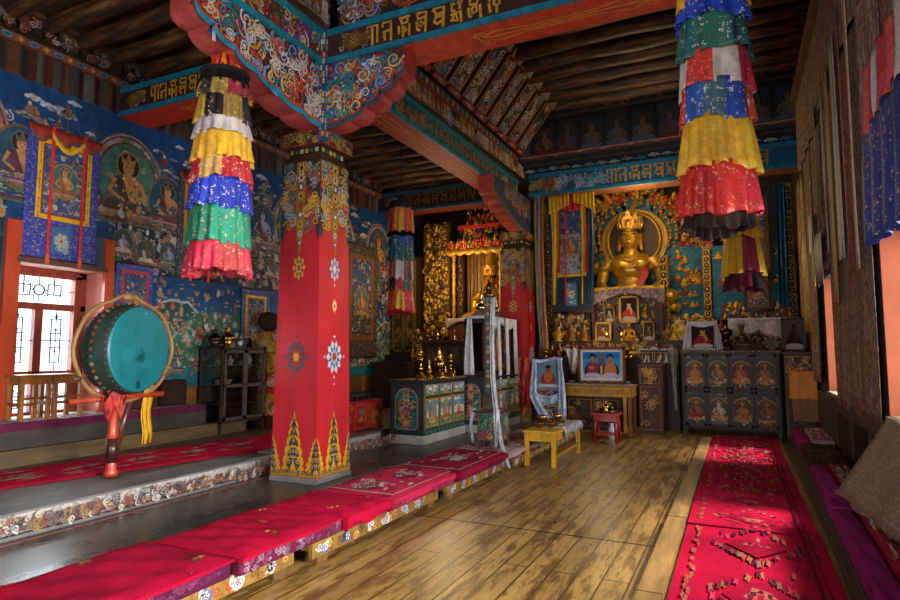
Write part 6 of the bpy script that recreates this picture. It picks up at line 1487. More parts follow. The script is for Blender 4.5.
# tall central scroll painting left of the statue, with streamers
t = thangka('tall gold and red scroll painting left of the great golden statue', -3.18, -2.42, 2.05, 4.3, 11.2, '#16202e', '#d09a1c', '#8a8894', 531, None, False, False, .3, 'Y', 'silk')
m = MB()
for i, (x, c, w) in enumerate(((-3.12, '#d0a020', .1), (-3.02, '#a82018', .06), (-2.9, '#c0281c', .05), (-2.5, '#a82018', .07), (-2.42, '#16304a', .09), (-3.2, '#16304a', .1), (-2.58, '#d0a020', .05))):
    scarf(m, [(x, 11.16, 4.28), (x + .02, 11.15, 3.5), (x - .01, 11.15, 2.8 if c == '#a82018' else 2.2)], w, [c], .015)
m.build('streamers', 'silk', t, solid=.008)
m = MB('#a81f18'); m.grid(lambda u, v: (-2.95 + .36 * u, 11.13 - .02 * math.sin(u * 20), 4.3 - .34 * v * (1 - .3 * abs(u - .5))), 14, 5); m.build('red_valance', 'silk', t, solid=.008)
m = MB('#c8981a')
for a in (-3.2, -2.72): m.grid(lambda u, v: (a + .4 * u, 11.11 - .02 * math.sin(u * 34), 4.3 - v * (.16 + .2 * u if a > -3 else .36 - .16 * u)), 20, 5)
m.build('yellow_valance', 'silk', t, solid=.008)
m = MB('#c0a060'); 
for i, c in enumerate(['#c8981a', '#2a4a8a', '#a89a98', '#a82a20', '#c8981a']): scarf(m, [(-3.42 + i * .035, 11.0, 4.36), (-3.42 + i * .033, 10.98, 3.2), (-3.4 + i * .034, 10.98, 2.1), (-3.32 + i * .03, 10.9, 1.35)], .05, [c, c, '#8a7a5a'], .015)
tag(m.build('streamer_banner', 'silk', o=(-3.3, 11, 1.35), solid=.006), 'narrow multicoloured streamer banner hanging beside the rear pillar', 'banner')

# ---- stepped altar and shrine case below the statue
t = thing('altar', 'long dark stepped wooden altar across the back under the statues', 'altar', (-1.2, 11.6, 0))
m = MB('#33201a'); m.box(-3.5, 1.0, 11.02, 11.28, 0, 1.2); m.build('lower_step', 'wood', t)
m = MB('#4a2a1a'); m.box(-3.5, 1.0, 11.3, 12.25, 0, 1.5); pa = Pa(); random.seed(541)
pa.swirls(-3.4, 1.25, .9, 1.46, 120, .05, ['#b5862a', '#8a3a24', '#c8a040', '#59301c', '#35505a']); m.art(pa, (0, 11.3, 0)); m.build('upper_step', 'wood', t)
m = MB('#8a5a1c'); m.box(-2.5, -1.2, 11.7, 12.7, 1.5, 1.91); pa = Pa(); pa.swirls(-2.45, 1.55, -1.25, 1.86, 60, .07, GC + ['#a83a24', '#35505a']); m.art(pa, (0, 11.7, 0)); m.build('throne', 'goldwork', t)
t = thing('shrine_canopy', 'open shrine case with cloth canopy and small images below the great statue', 'shrine', (-1.83, 11.6, 1.501)); m = MB('#4a1c16')
for x in (-2.46, -1.24): m.box(x, x + .05, 11.34, 11.39, 1.501, 2.48)
m.box(-2.46, -1.19, 11.66, 11.68, 1.501, 2.46, '#59301c'); m.build('posts', 'wood', t)
gilt_mass('carved_group', 'gilt, red and cream carved clutter filling the back of the shrine case', -2.4, -1.24, 11.57, 1.502, 2.42, GC + ['#a8988c', '#a83a24', '#c8b8a0', '#3a2a20', '#7a3a30'], 150, 557, .1, '#33201a')
m = MB(); m.grid(lambda u, v: (-2.5 + 1.35 * u, 11.31 + .02 * math.sin(u * 30), 2.5 - v * (.12 + .3 * abs(u - .5) ** 1.4 * 2)), 36, 5, lambda u, v: '#c8981a' if v < .18 else random.choice(['#7a6468', '#8a7470', '#6a5058'])); m.grid(lambda u, v: (-2.5 + 1.35 * u, 11.31 + .28 * v, 2.5), 6, 3, '#a08a70'); m.build('canopy_cloth', 'silk', t, solid=.008)
# small images on the altar: framed pictures, statuettes, lamps
portrait('framed_picture', 'small dim picture in the shrine case, upper left under the canopy', -2.26, -2.06, 1.86, 2.15, 11.5, '#8a6a24', '#2a2420', '#a89a90', '#6a5a50')
portrait('framed_picture', 'picture with a gold frame in the middle of the shrine case', -1.98, -1.62, 1.84, 2.34, 11.5, '#b5862a', '#2c1c18', '#c0a080', '#a83a28')
portrait('framed_picture', 'small gold-framed picture low on the left side of the altar', -2.42, -2.12, 1.51, 1.86, 11.42, '#c8982a', '#59402c', '#a88a5a', '#7a3a3a')
portrait('framed_picture', 'small gold-framed picture low on the right below the canopy', -1.56, -1.36, 1.51, 1.86, 11.5, '#b5862a', '#3a2a24', '#8a7a6a', '#59403a')
statue('figurine', 'small red-robed golden figurine seated below the middle picture of the shrine', (-1.8, 11.44, 1.502), .34, '#c08a2a', 'brass', True, '#b03a20', True, False)
statue('figurine', 'small white-hatted figurine wrapped in a scarf right of the red-robed figurine', (-1.62, 11.15, 1.202), .36, '#a88a50', 'brass', False, '#b0a8b0', True, False, None, False, '#c0a860')
statue('bronze_statue', 'dark bronze seated figurine in the middle of the cabinet top, one of a pair', (.06, 10.72, 1.326), .42, '#59422c', 'brass', True, None, True, False)
statue('bronze_statue', 'dark bronze figurine with topknot right of the taller bronze one', (.3, 10.75, 1.326), .34, '#4a3626', 'brass', False, None, True, False)
t = thing('bronze_stand', 'dark bronze covered stand with white cloth between portrait and bronze figurines', 'stand', (-.17, 10.66, 1.326)); m = MB('#4a3828'); m.lathe([(.1, 0), (.12, .04), (.05, .1), (.05, .2), (.11, .26), (.1, .33), (.03, .36), (.002, .42)], -.17, 10.66, 1.326, 14); m.build('body', 'brass', t)
m = MB(); scarf(m, [(-.24, 10.55, 1.6), (-.25, 10.54, 1.45), (-.24, 10.52, 1.34)], .06, LIN, .01); m.build('scarf', 'silk', t, solid=.006)
m = MB('#6a6058'); 
for i in range(8): m.path([(.48, 10.68, 1.33), (.48 + .1 * math.cos(i * .8), 10.66 + .03 * math.sin(i * 2), 1.45 + .08 * math.sin(i * .8)), (.48 + .14 * math.cos(i * .8), 10.65, 1.46 + .12 * math.sin(i * .8))], [.02, .03, .01], 6)
tag(m.build('dried_flower', 'cloth', o=(.48, 10.68, 1.326)), 'greyish dried flower cluster between bronze figurine and dark picture', 'flower')
for lb, x0_, x1_, z0_, z1_, n_, sd_ in (('gilt carved clutter of small images left of the shrine case', -3.25, -2.52, 1.5, 2.02, 110, 555), ('gilt carved clutter of small images right of the shrine case', -1.16, -.3, 1.5, 1.85, 100, 556)):
    gilt_mass('carved_group', lb, x0_, x1_, 11.46, z0_, z1_, GC + ['#b8a898', '#c8bcb0', '#a83a24', '#c8b8a0', '#3a2a20', '#7a5a50'], n_, sd_, .1, '#33201a')
random.seed(551)
K = 0
for i in range(16):
    x = -3.3 + i * .135 + ru(-.02, .02)
    if -1.68 < x < -1.5: continue
    kd = random.choice((0, 0, 1, 3)); nm = {0: 'butter_lamp', 1: 'brass_pot', 3: 'ritual_cake'}[kd]
    vessel(nm, 'small %s on the lower altar step, %s from the left of its row' % ({0: 'brass butter lamp', 1: 'brass lidded pot', 3: 'gilt ritual cake'}[kd], ['first', 'second', 'third', 'fourth', 'fifth', 'sixth', 'seventh', 'eighth', 'ninth', 'tenth', 'eleventh', 'twelfth', 'thirteenth', 'fourteenth', 'fifteenth', 'sixteenth'][K]), {0: 'lamp', 1: 'pot', 3: 'ritual cake'}[kd], (x, 11.14, 1.201), ru(.17, .28), random.choice(['#b5822a', '#c8963a', '#8a6424', '#a8302c' if kd == 3 else '#a87a34']), 'brass', 'small offerings on the lower altar step', kd); K += 1
K = 0
for i in range(11):
    x = -3.12 + i * .25 if i < 3 else -1.12 + (i - 3) * .125
    kd = random.choice((1, 3, 3)); col = random.choice(GC + ['#b03424', '#c8a890'])
    vessel('altar_ornament', 'gilt ornament on the upper altar step, %s from the left of its row' % ['first', 'second', 'third', 'fourth', 'fifth', 'sixth', 'seventh', 'eighth', 'ninth', 'tenth', 'eleventh'][K], 'ornament', (x, 11.38, 1.501), ru(.22, .36), col, 'goldwork', 'gilt ornaments on the upper altar step', kd); K += 1
gilt_mass('carved_group', 'small gilt carved group behind the offerings, below the tall scroll painting', -3.1, -2.5, 11.75, 1.5, 1.98, GC + ['#7a5a50', '#a8988c'], 60, 552, .12, '#4a2a1c')
gilt_mass('carved_group', 'gilt and red carved group behind the crimson-robed portrait', -1.1, -.5, 11.7, 1.5, 1.95, GC + ['#c03a24', '#d8b050'], 60, 553, .12, '#59301c')
gilt_mass('carved_group', 'low gilt and red carved group above the white cloth of the side altar', -.25, .85, 11.7, 1.9, 2.15, GC + ['#a8301c', '#35707a'], 60, 554, .1, '#4a2418')
# white swags along the front edge of the altar
for i, (a, b, lb) in enumerate(((-2.95, -2.55, 'white swag scarf hanging at the altar front left of the large framed photograph'), (-1.52, -1.3, 'bright white scarf tied at the altar front right of the framed photograph'), (-1.3, -.98, 'long white swag along the altar edge above the carved cabinet'))):
    m = MB(); scarf(m, [((a + b) / 2, 11.02 - .3 * (i > 0), 1.36), ((a + b) / 2 + .01, 11.0 - .3 * (i > 0), 1.2), ((a + b) / 2, 10.98 - .3 * (i > 0), .9 if i == 0 else 1.12)], (b - a) * .6, ['#b8b4b8', '#a8a4ac', '#c4c0c0'], .03)
    m.grid(lambda u, v: (a + (b - a) * u, 11.03 - .3 * (i > 0), 1.4 - .07 * math.sin(PI * u) - .06 * v), 12, 2, lambda u, v: random.choice(['#b8b0b0', '#a8a0a4'])); tag(m.build('white_scarf', 'silk', o=((a + b) / 2, 11, .9), solid=.006), lb, 'scarf')
t = thing('offering_shelf', 'small dark shelf with gold panels between desk photograph and big cabinet', 'shelf', (-1.25, 10.9, 0)); m = MB('#2c1a12'); m.box(-1.5, -.9, 10.68, 11.0, 0, 1.33); pa = Pa()
for i in range(3): pa.frame(-1.48 + i * .2, 1.12, -1.3 + i * .2, 1.3, .012, '#a8782a'); pa.rosette(-1.39 + i * .2, 1.21, .05, ['#b5862a', '#3a2a20', '#a83a24', '#c8a040'], 6)
m.art(pa, (0, 10.68, 0)); m.build('body', 'wood', t)

# ---- portrait wrapped in blue-white scarves on its stand, end of the bench
t = thing('portrait_stand', 'portrait on a painted stand wrapped in blue-white scarves at the bench end', 'picture', (-2.7, 9.2, .2))
m = MB('#59301c'); m.box(-2.9, -2.5, 9.2, 9.4, .21, .7); pa = Pa(); random.seed(561); pa.swirls(-2.88, .24, -2.52, .68, 40, .06, ['#2a4a8a', '#b5862a', '#a83a24', '#b8b4b8', '#1c1c28']); m.art(pa, (0, 9.2, 0)); m.build('painted_stand', 'wood', t)
m = MB('#7a8898'); 
for a, b, c, d in ((-2.92, -2.48, .7, .74), (-2.92, -2.48, 1.13, 1.17), (-2.92, -2.88, .7, 1.17), (-2.52, -2.48, .7, 1.17)): m.box(a, b, 9.2, 9.24, c, d)
m.build('frame', 'wood', t)
m = MB('#6a7f90'); m.box(-2.88, -2.52, 9.215, 9.235, .74, 1.13); pa = Pa(); pa.ell(-2.7, .86, .12, .13, '#8a3a28', 12); pa.ell(-2.7, .92, .07, .1, '#b5683a', 12); pa.ell(-2.7, 1.03, .045, .055, '#7a4a38', 10); pa.ell(-2.7, 1.07, .045, .03, '#201818', 8); pa.rect(-2.86, .75, -2.54, .8, '#b8bcc4'); m.art(pa, (0, 9.215, 0)); m.build('print', 'print', t)
BW = ['#a8b8cc', '#9aaac0', '#b8c4d4', '#8a9ab0']
m = MB(); m.grid(lambda u, v: (-2.95 + .5 * u, 9.17 - .03 * math.sin(u * 9), 1.2 - .05 * v - .02 * math.sin(u * 6)), 12, 3, lambda u, v: random.choice(BW))
scarf(m, [(-2.9, 9.16, 1.19), (-2.91, 9.14, .9), (-2.92, 9.12, .62), (-2.8, 9.1, .42), (-2.7, 9.1, .28)], .13, BW, .03); scarf(m, [(-2.5, 9.16, 1.19), (-2.47, 9.14, .85), (-2.46, 9.12, .5), (-2.47, 9.12, .22)], .12, BW, .03)
m.grid(lambda u, v: (-2.95 + .5 * u, 9.13 - .03 * math.sin(u * 12), .72 - .1 * math.sin(PI * u) - .2 * v * (1 - .5 * u)), 16, 6, lambda u, v: random.choice(BW)); m.build('scarf', 'silk', t, solid=.008)
m = MB(); scarf(m, [(-3.42, 10.2, 1.2), (-3.43, 10.15, .8), (-3.38, 10.1, .35)], .16, ['#a8201c', '#c8401c', '#8a1a1c'], .03); tag(m.build('red_streamer', 'silk', o=(-3.4, 10.2, .3), solid=.006), 'red and orange streamer hanging just left of the draped portrait', 'streamer')

# ---- the left altar
t = thing('canopied_shrine', 'gilded canopied shrine with tiered red roof over the left-hand statue', 'shrine', (-4.95, 11.9, 1.5))
m = MB('#7a5214')
for i in range(13): m.box(-5.45 + i * .085, -5.38 + i * .085, 12.3, 12.34, 1.5, 3.55, random.choice(['#8a5c18', '#74501a', '#9a6a1c']))
m.build('slatted_back', 'goldwork', t)
for x in (-5.5, -4.42): 
    m = MB('#b5821e'); m.lathe([(.05, 0), (.06, .05), (.035, .1)] + [(.035 + .02 * (i % 2), .1 + i * .1) for i in range(1, 18)] + [(.05, 1.95)], x, 11.7, 1.55, 8); m.build('post', 'goldwork', t)
random.seed(571)
m = MB('#a82a1c'); m.box(-5.6, -4.3, 11.6, 12.35, 3.5, 3.62); m.box(-5.35, -4.5, 11.75, 12.3, 3.62, 3.95, '#1f2a3a'); m.box(-5.4, -4.45, 11.7, 12.32, 3.95, 4.03, '#b8341f'); m.box(-5.25, -4.6, 11.85, 12.3, 4.03, 4.25, '#8a2a1c')
for _ in range(260):
    lv = random.choice((0, 0, 1, 1, 2)); x0, x1, y, z0, z1 = ((-5.6, -4.3, 11.59, 3.45, 3.66), (-5.35, -4.5, 11.73, 3.62, 4.05), (-5.25, -4.6, 11.83, 4.0, 4.42))[lv]
    x, z, s = ru(x0, x1), ru(z0, z1), ru(.03, .07); m.lathe([(s * .4, 0), (s * .5, s * .4), (s * .2, s * .8), (s * .3, s * 1.1), (.002, s * 1.6)], x, y, z, 7, random.choice(['#d8a024', '#c8941e', '#d85a20', '#c8381c', '#d07a24', '#2a3a5a']))
m.build('tiered_roof', 'paint', t)
m = MB('#c8941e'); m.grid(lambda u, v: (-5.62 + 1.34 * u, 11.57, 3.5 - v * (.1 + .05 * abs(math.sin(u * 20)))), 60, 2); m.build('fringe', 'goldwork', t, solid=.01)
gilt_mass('gilt_hanging', 'tall gold brocade and carving hanging left of the canopied shrine', -6.3, -5.66, 11.8, 1.55, 4.15, GC + ['#59401a', '#3a2a14', '#a8842a'], 300, 572, .12, '#6a4a14')
gilt_mass('gilt_hanging', 'gold carved hanging edge between canopied shrine and its left column', -5.6, -5.46, 12.1, 1.5, 4.0, GC + ['#a83a1c'], 80, 573, .08, '#59401a')
gilt_mass('gilt_drapery', 'low gold carved drapery at the foot of the tall gold hanging', -6.3, -6.02, 11.25, 1.1, 1.75, GC + ['#3a2a14', '#59401a'], 110, 574, .11, '#59401a')
statue('golden_statue', 'golden statue with tall spired crown inside the left canopied shrine', (-4.75, 11.95, 1.75), 1.35, '#c88a1a', 'gold', True, '#a02a20', True, True)
m = MB('#c8941e'); m.lathe([(.17, 0), (.2, .08), (.1, .14), (.14, .24), (.07, .34), (.1, .42), (.05, .6), (.002, .8)], -4.75, 11.98, 3.06, 12); o = m.build('spire', 'gold', [x for x in COL.objects if x.get('label', '').startswith('golden statue with tall')][0])
t = thing('tiered_altar', 'dark tiered altar with panelled shelves in front of the left statue', 'altar', (-5.1, 11.2, 0)); m = MB('#38251a'); m.box(-6.0, -4.25, 10.95, 11.5, 0, 1.0); m.build('lower_tier', 'wood', t)
m = MB('#4a3424'); m.box(-5.95, -4.25, 11.15, 12.3, 1.0, 1.5); pa = Pa()
for i in range(6): pa.rect(-5.9 + i * .28, 1.1, -5.68 + i * .28, 1.42, '#6a5440'); pa.rosette(-5.79 + i * .28, 1.26, .08, ['#8a6a44', '#3a3a3c', '#8a4a34', '#a88a54'], 7)
m.art(pa, (0, 11.15, 0)); m.build('upper_tier', 'wood', t); m = MB('#59402c'); m.box(-6.0, -4.2, 11.08, 12.3, 1.5, 1.54); m.build('top', 'wood', t)
t = thing('cloth_table', 'little altar table with pale cloth swag beneath the left golden statue', 'table', (-5.1, 11.5, 1.541)); m = MB('#59301c'); m.box(-5.5, -4.8, 11.4, 11.7, 1.541, 1.95); m.build('body', 'wood', t)
m = MB(); m.grid(lambda u, v: (-5.54 + .78 * u, 11.37, 2.0 - v * (.07 + .17 * abs(2 * u - 1) ** 2)), 30, 4, lambda u, v: random.choice(['#9a8474', '#a89080', '#8a7466'])); m.box(-5.54, -4.76, 11.37, 11.7, 1.98, 2.0, '#9a8474'); m.build('cloth', 'silk', t, solid=.008)
random.seed(575)
for i in range(8):
    x = -5.85 + i * .2; kd = (0, 1, 2, 3, 0, 1, 0, 3)[i]
    vessel('altar_vessel', 'small altar vessel on the left altar top, %s from the left' % ['first', 'second', 'third', 'fourth', 'fifth', 'sixth', 'seventh', 'eighth'][i], 'vessel', (x, 11.22, 1.541), ru(.12, .2), random.choice(['#a87a34', '#8a6a4a', '#a8a098', '#b03a2a']), 'brass', 'vessels on the left altar', kd)
# dark shrine cupboard in the far left corner
t = thing('shrine_cupboard', 'dark gold-panelled shrine cupboard in the shadowed far left corner', 'cupboard', (-6.6, 11.5, .156)); m = MB('#241710'); m.box(-6.92, -6.33, 11.2, 12.2, .156, 1.25); m.box(-6.92, -6.33, 11.5, 12.2, 1.25, 3.4); m.build('body', 'wood', t)
m = MB('#7a5a1c')
for a, b, c, d in ((-6.92, -6.33, 1.3, 1.36), (-6.92, -6.33, 3.3, 3.38), (-6.92, -6.86, 1.3, 3.38), (-6.66, -6.6, 1.3, 3.38), (-6.39, -6.33, 1.3, 3.38)): m.box(a, b, 11.46, 11.5, c, d)
pa = Pa(); random.seed(58)
for a in (-6.85, -6.59): pa.rect(a, 1.4, a + .18, 3.26, '#4a3814'); pa.swirls(a + .02, 1.45, a + .16, 3.2, 40, .06, ['#8a6a24', '#a8842c', '#59401a', '#b5923c'])
m.art(pa, (0, 11.49, 0)); m.build('gilt_doors', 'goldwork', t)
m = MB('#33221a'); m.box(-6.92, -6.06, 10.6, 11.2, 1.05, 1.1); m.box(-6.92, -6.05, 10.7, 11.2, .156, 1.05); m.build('counter', 'wood', t)
gilt_mass('offering_pile', 'small golden offering pile on the dark floor left of the green cabinet', -5.35, -5.0, 9.3, .155, .55, ['#8a6a34', '#a88244', '#6a4a24'], 30, 576, .12, '#4a341c')
# right end of the altar wall: dark scroll painting and blue curtain
thangka('dark blue-grey scroll painting on the altar wall right of the big tiered banner', .02, .62, 2.55, 4.1, 11.45, '#151b26', '#59401c', '#4a5560', 591, None, False, False, .08, 'Y', 'silk')
thangka('small brown scroll painting hanging below the dark blue-grey one', .12, .55, 2.0, 2.6, 11.35, '#1c1a1e', '#6a4a20', '#3a342c', 592, None, False, False, .08, 'Y', 'silk')
m = MB('#155a80'); m.grid(lambda u, v: (.66 + .16 * u, 11.5 - .04 * math.sin(u * 16 + v * 2), 4.15 - 2.1 * v), 20, 16, lambda u, v: random.choice(['#15587c', '#124a6a', '#1a648a'])); tag(m.build('blue_curtain', 'silk', o=(.7, 11.5, 2.0), solid=.008), 'narrow bright blue curtain in the right corner of the altar wall', 'curtain')
for i in range(5):
    m = MB(); c = [['#8a6a2a', '#a8842c'], ['#59301c', '#6a2a1c'], ['#7a6424'], ['#4a3a20', '#8a6a3a'], ['#6a241c', '#8a3a24']][i]; scarf(m, [(.98, 10.4 + i * .15, 4.0), (.97, 10.4 + i * .15, 3.0), (.96, 10.4 + i * .15, 1.6 + .2 * (i % 2))], .2, c, .03, (0, 1, 0))
    tag(m.build('brocade_strip', 'brocade_fine', o=(.97, 10.4 + i * .15, 1.6), solid=.006), 'narrow brocade strip hanging at the far end of the right wall, %s from the corner' % ['fifth', 'fourth', 'third', 'second', 'first'][i], 'hanging', 'brocade strips by the right corner')
# ================================================================ right side
random.seed(601)
SH = Matrix(((1, .022, 0, -.11), (0, 1, 0, 0), (0, 0, 1, 0), (0, 0, 0, 1)))   # the bench is not quite parallel to the wall
t = thing('low_bench', 'dark wooden bench platform running along the right wall', 'bench', (.8, 5, 0), None)
m = MB('#3f2a1a'); m.T = SH; m.box(.515, .545, 2.5, 10.0, 0, .1); m.build('front_sill', 'plank', t)
m = MB('#2c1e16'); m.add([(.49, 2.5, 0), (1.035, 2.5, 0), (1.035, 9.95, 0), (.654, 9.95, 0), (.49, 2.5, .12), (1.035, 2.5, .12), (1.035, 9.95, .12), (.654, 9.95, .12)], [(3, 2, 1, 0), (4, 5, 6, 7), (0, 1, 5, 4), (1, 2, 6, 5), (2, 3, 7, 6), (3, 0, 4, 7)]); m.build('platform', 'plank', t)
def rcush(label, x0, x1, y0, y1, z0, z1, c, mat='velvet', art=None, gr=None):
    m = MB(c); m.T = SH; n = int((y1 - y0) * 12) + 4
    m.box(x0 + .01, x1 - .01, y0, y1, z0, z1 - .02)
    def tp(u, v):
        e = min(u, 1 - u, v, 1 - v); return Vector((x0 + (x1 - x0) * u, y0 + (y1 - y0) * v, z1 - .025 + .025 * min(1, e * 8) ** .5 + .006 * math.sin(v * 23 + u * 7)))
    m.grid(tp, 8, n)
    for xx, s in ((x0, -1), (x1, 1)): m.grid(lambda u, v: Vector((xx, y0 + (y1 - y0) * u, (z1 - .025) * (1 - v) + (z0 + .005) * v)), n, 1)
    m.grid(lambda u, v: Vector((x0 + (x1 - x0) * u, y0 - .002, (z1 - .025) * (1 - v) + (z0 + .005) * v)), 4, 1)
    if art:
        pa = Pa(); art(pa); h = .004
        for poly, cc in pa.p:
            P = [tp(min(max(u, .02), .98), min(max(v, .02), .98)) + Vector((0, 0, h)) for u, v in poly]
            if (P[1] - P[0]).cross(P[2] - P[0]).z < 0: P.reverse()
            m.add(P, [tuple(range(len(P)))], cc, False); h += .00003
    return tag(m.build('seat_cushion' if mat == 'velvet' else 'folded_rug', mat, o=((x0 + x1) / 2, (y0 + y1) / 2, z0)), label, 'cushion' if mat == 'velvet' else 'rug', gr)
rcush('long magenta seat cushion at the front of the right bench, nearest the camera', .55, .68, 2.6, 5.05, .122, .225, '#7a1452', gr='magenta cushions on the right bench')
rcush('short magenta seat cushion beyond the long near one on the right bench', .545, .68, 5.1, 6.85, .122, .235, '#84185a', gr='magenta cushions on the right bench')
rcush('magenta seat cushion at the far end of the right bench, under a patterned rug', .54, .67, 8.4, 9.9, .122, .23, '#7a1452', gr='magenta cushions on the right bench')
def rugart(n, cols):
    def f(pa):
        for i in range(n): pa.rect(.05, i / n + .01, .95, i / n + .5 / n, random.choice(cols))
        for _ in range(n * 22): pa.petals(ru(.08, .92), ru(.03, .97), .06, random.choice((4, 6)), random.choice(cols), .5, R())
    return f
RC = ['#b0a4a0', '#a01c3c', '#c0b4b0', '#59303c', '#8a1434', '#7a7078']
rcush('red and white patterned rug lying along the bench behind the near magenta cushion', .69, .8, 2.6, 5.25, .122, .27, '#a01c3c', 'carpet', rugart(14, RC))
rcush('red and white patterned folded rug beyond the cloth-covered table', .69, .86, 5.3, 6.9, .122, .25, '#a01c3c', 'carpet', rugart(6, RC))
rcush('dark brown folded rug on the right bench, nearer of two', .56, .93, 6.95, 7.6, .122, .23, '#4a3820', 'carpet', rugart(5, ['#59482c', '#3a2c1c', '#6a5a34', '#2c2014']))
rcush('dark brown folded rug on the right bench, farther of two', .56, .9, 7.65, 8.35, .122, .23, '#453420', 'carpet', rugart(5, ['#59482c', '#3a2c1c', '#6a5430', '#2c2014']))
rcush('pink and white patterned rug at the far bench end by the orange box', .685, .92, 8.5, 9.85, .122, .26, '#b08a98', 'carpet', rugart(7, ['#c0b0b8', '#a8285a', '#8a7a88', '#d0c4c8', '#59404c']))
# table covered with brown patterned cloth against the wall
m = MB('#6a5846')
def cov(u, v):
    y = 2.2 + 2.95 * v; xb = min(.6 + (5.15 - y) * .125, .83); pts = [(xb, .285), (xb * .5 + .46, .55), (.93, .83), (.96, .845), (1.04, .845)]; k = u * 4; i = min(int(k), 3); f = k - i
    x = pts[i][0] * (1 - f) + pts[i + 1][0] * f; z = pts[i][1] * (1 - f) + pts[i + 1][1] * f
    return Vector((x + .012 * math.sin(y * 13) * (1 - u), y, z + .01 * math.sin(y * 9)))
m.grid(cov, 16, 40)
m.grid(lambda u, v: cov(1 - u * 1.0, 1) * (1 - v) + Vector((1.04 - .44 * u, 5.17 + .1 * v * u, .285)) * v + Vector((0, .03 * v, 0)), 10, 8)
m.box(.96, 1.035, 2.55, 5.0, .122, .81, '#4a3826')
tag(m.build('covered_table', 'brocade_fine', o=(.95, 3.7, .23), solid=.006), 'narrow table hidden under brown patterned cloth against the right wall', 'table')
# dark cushions leaning on the wall behind the bench
for i, y in enumerate((5.5, 6.4, 7.4)):
    m = MB(['#2c1c18', '#241a18', '#33201a'][i]); m.box(.98, 1.045, y, y + .62, .123, .62); tag(m.build('back_cushion', 'velvet', o=(1.0, y, .123), bevel=.025), 'dark back cushion leaning on the right wall, %s beyond the covered table' % ['first', 'second', 'third'][i], 'cushion', 'back cushions along the right wall')
# wall hangings on the right wall
def hanging(label, y0, y1, z0, z1, cols, mat, seed, x=1.0, amp=.025, fr=7, slope=0):
    random.seed(seed); ph = R() * 6
    m = MB(); m.grid(lambda u, v: (x - amp * math.sin(u * (y1 - y0) * fr * 2 + ph + .6 * math.sin(v * 3)) * (.35 + .65 * v) - .01, y0 + (y1 - y0) * u, z1 - (z1 - z0 + slope * (1 - u)) * v - .015 * math.sin(u * 21) * v), int(14 * (y1 - y0) * 2) + 8, 14, lambda u, v: cols[int(u * len(cols) * 2) % len(cols)])
    return tag(m.build('wall_hanging', mat, o=(x, (y0 + y1) / 2, z0), solid=.006), label, 'hanging')
hanging('very large faded patterned cloth hanging between the two right-hand windows', 5.75, 7.95, .72, 4.25, ['#8a7a6a', '#7a6a60', '#9a8a78', '#6a5c58', '#8a6a60'], 'hang', 611, 1.0, .02, 5)
hanging('faded brown cloth hanging high above the far right window', 7.9, 9.3, 2.3, 4.35, ['#8a7460', '#7a5a4a', '#59504c'], 'hang', 612, 1.0, .02, 6)
hanging('olive and maroon strip cloth in the far part of the right wall', 9.3, 10.3, .9, 4.2, ['#7a6a3c', '#59402c', '#8a5a3a', '#6a5a34'], 'hang', 613, 1.0, .03, 8)
hanging('grey patterned cloth hanging above the near right window, beside the blue valance', 4.9, 5.8, 2.4, 4.9, ['#8a8480', '#7a6c66', '#9a8c80', '#6a3a38'], 'hang', 614, .99, .02, 8)
hanging('upper dark brown cloth band along the top of the right wall', 5.4, 10.6, 4.1, 5.2, ['#59402c', '#4a3424', '#6a4c34', '#3a2a1e'], 'hang', 615, .975, .015, 6)
hanging('grey lilac patterned cloth at the top near end of the right wall', 3.2, 5.0, 3.0, 4.9, ['#8a8490', '#7a7480', '#9a9098'], 'hang', 616, .99, .02, 5)
hanging('red and white fluted cloth over the near right window, above the blue valance', 3.9, 5.35, 2.95, 3.45, ['#b02434', '#a8303c', '#b8b0b0', '#a01c2c', '#c04a4a'], 'brocade_fine', 617, .96, .035, 12, .0)
hanging('blue valance with pale pattern over the near right window', 4.15, 5.45, 2.12, 3.0, ['#16286a', '#1a2f78', '#122058', '#1c3480'], 'brocade', 618, .95, .04, 9, .05)
for i, (y, w_, z0, z1, c, nm) in enumerate(((5.9, .16, 2.0, 4.6, ['#b8a48c', '#a8322c'], 'cream and red'), (6.35, .12, 1.9, 4.5, ['#a82a24', '#8a2420'], 'red'), (6.7, .2, 2.2, 4.4, ['#c0b0a0', '#8a8494'], 'pale grey'), (7.2, .16, 1.8, 4.3, ['#a8843c', '#8a6a30'], 'ochre'), (7.6, .14, 2.4, 4.3, ['#35507a', '#b0a090'], 'blue and cream'), (8.3, .16, 2.7, 4.3, ['#a8923c', '#8a3024'], 'gold and red'))):
    hanging('narrow %s cloth strip hanging high on the right wall over faded cloth' % nm, y, y + w_, z0, z1, c, 'brocade_fine', 640 + i, .95, .012, 10)
for i, (y0, y1, z0, z1, c, lb) in enumerate(((8.75, 9.05, 2.15, 2.6, ['#7a6a1c', '#8a7420'], 'olive square flag cloth hanging beside the far right window'), (8.0, 8.7, 2.1, 2.75, ['#2c1418', '#59182a', '#1c1418'], 'dark maroon striped cloth hanging over the far right window'), (8.9, 9.2, 2.6, 3.1, ['#b8b0ac', '#a02c2c', '#c0b4b0'], 'small red and white striped cloth above the olive flag'))):
    hanging(lb, y0, y1, z0, z1, c, 'silk', 620 + i, .93, .012, 8)
# slim painted lath at the top of the wall
m = MB('#6a4a2a'); m.box(.9, XR, 3.0, 11.0, 5.25, 5.34); struct(m.build('trim_12', 'plank'))
m = MB('#33241a'); m.box(1.0, XR, 4.0, 10.9, .22, .77); struct(m.build('baseboard_right', 'plank'))

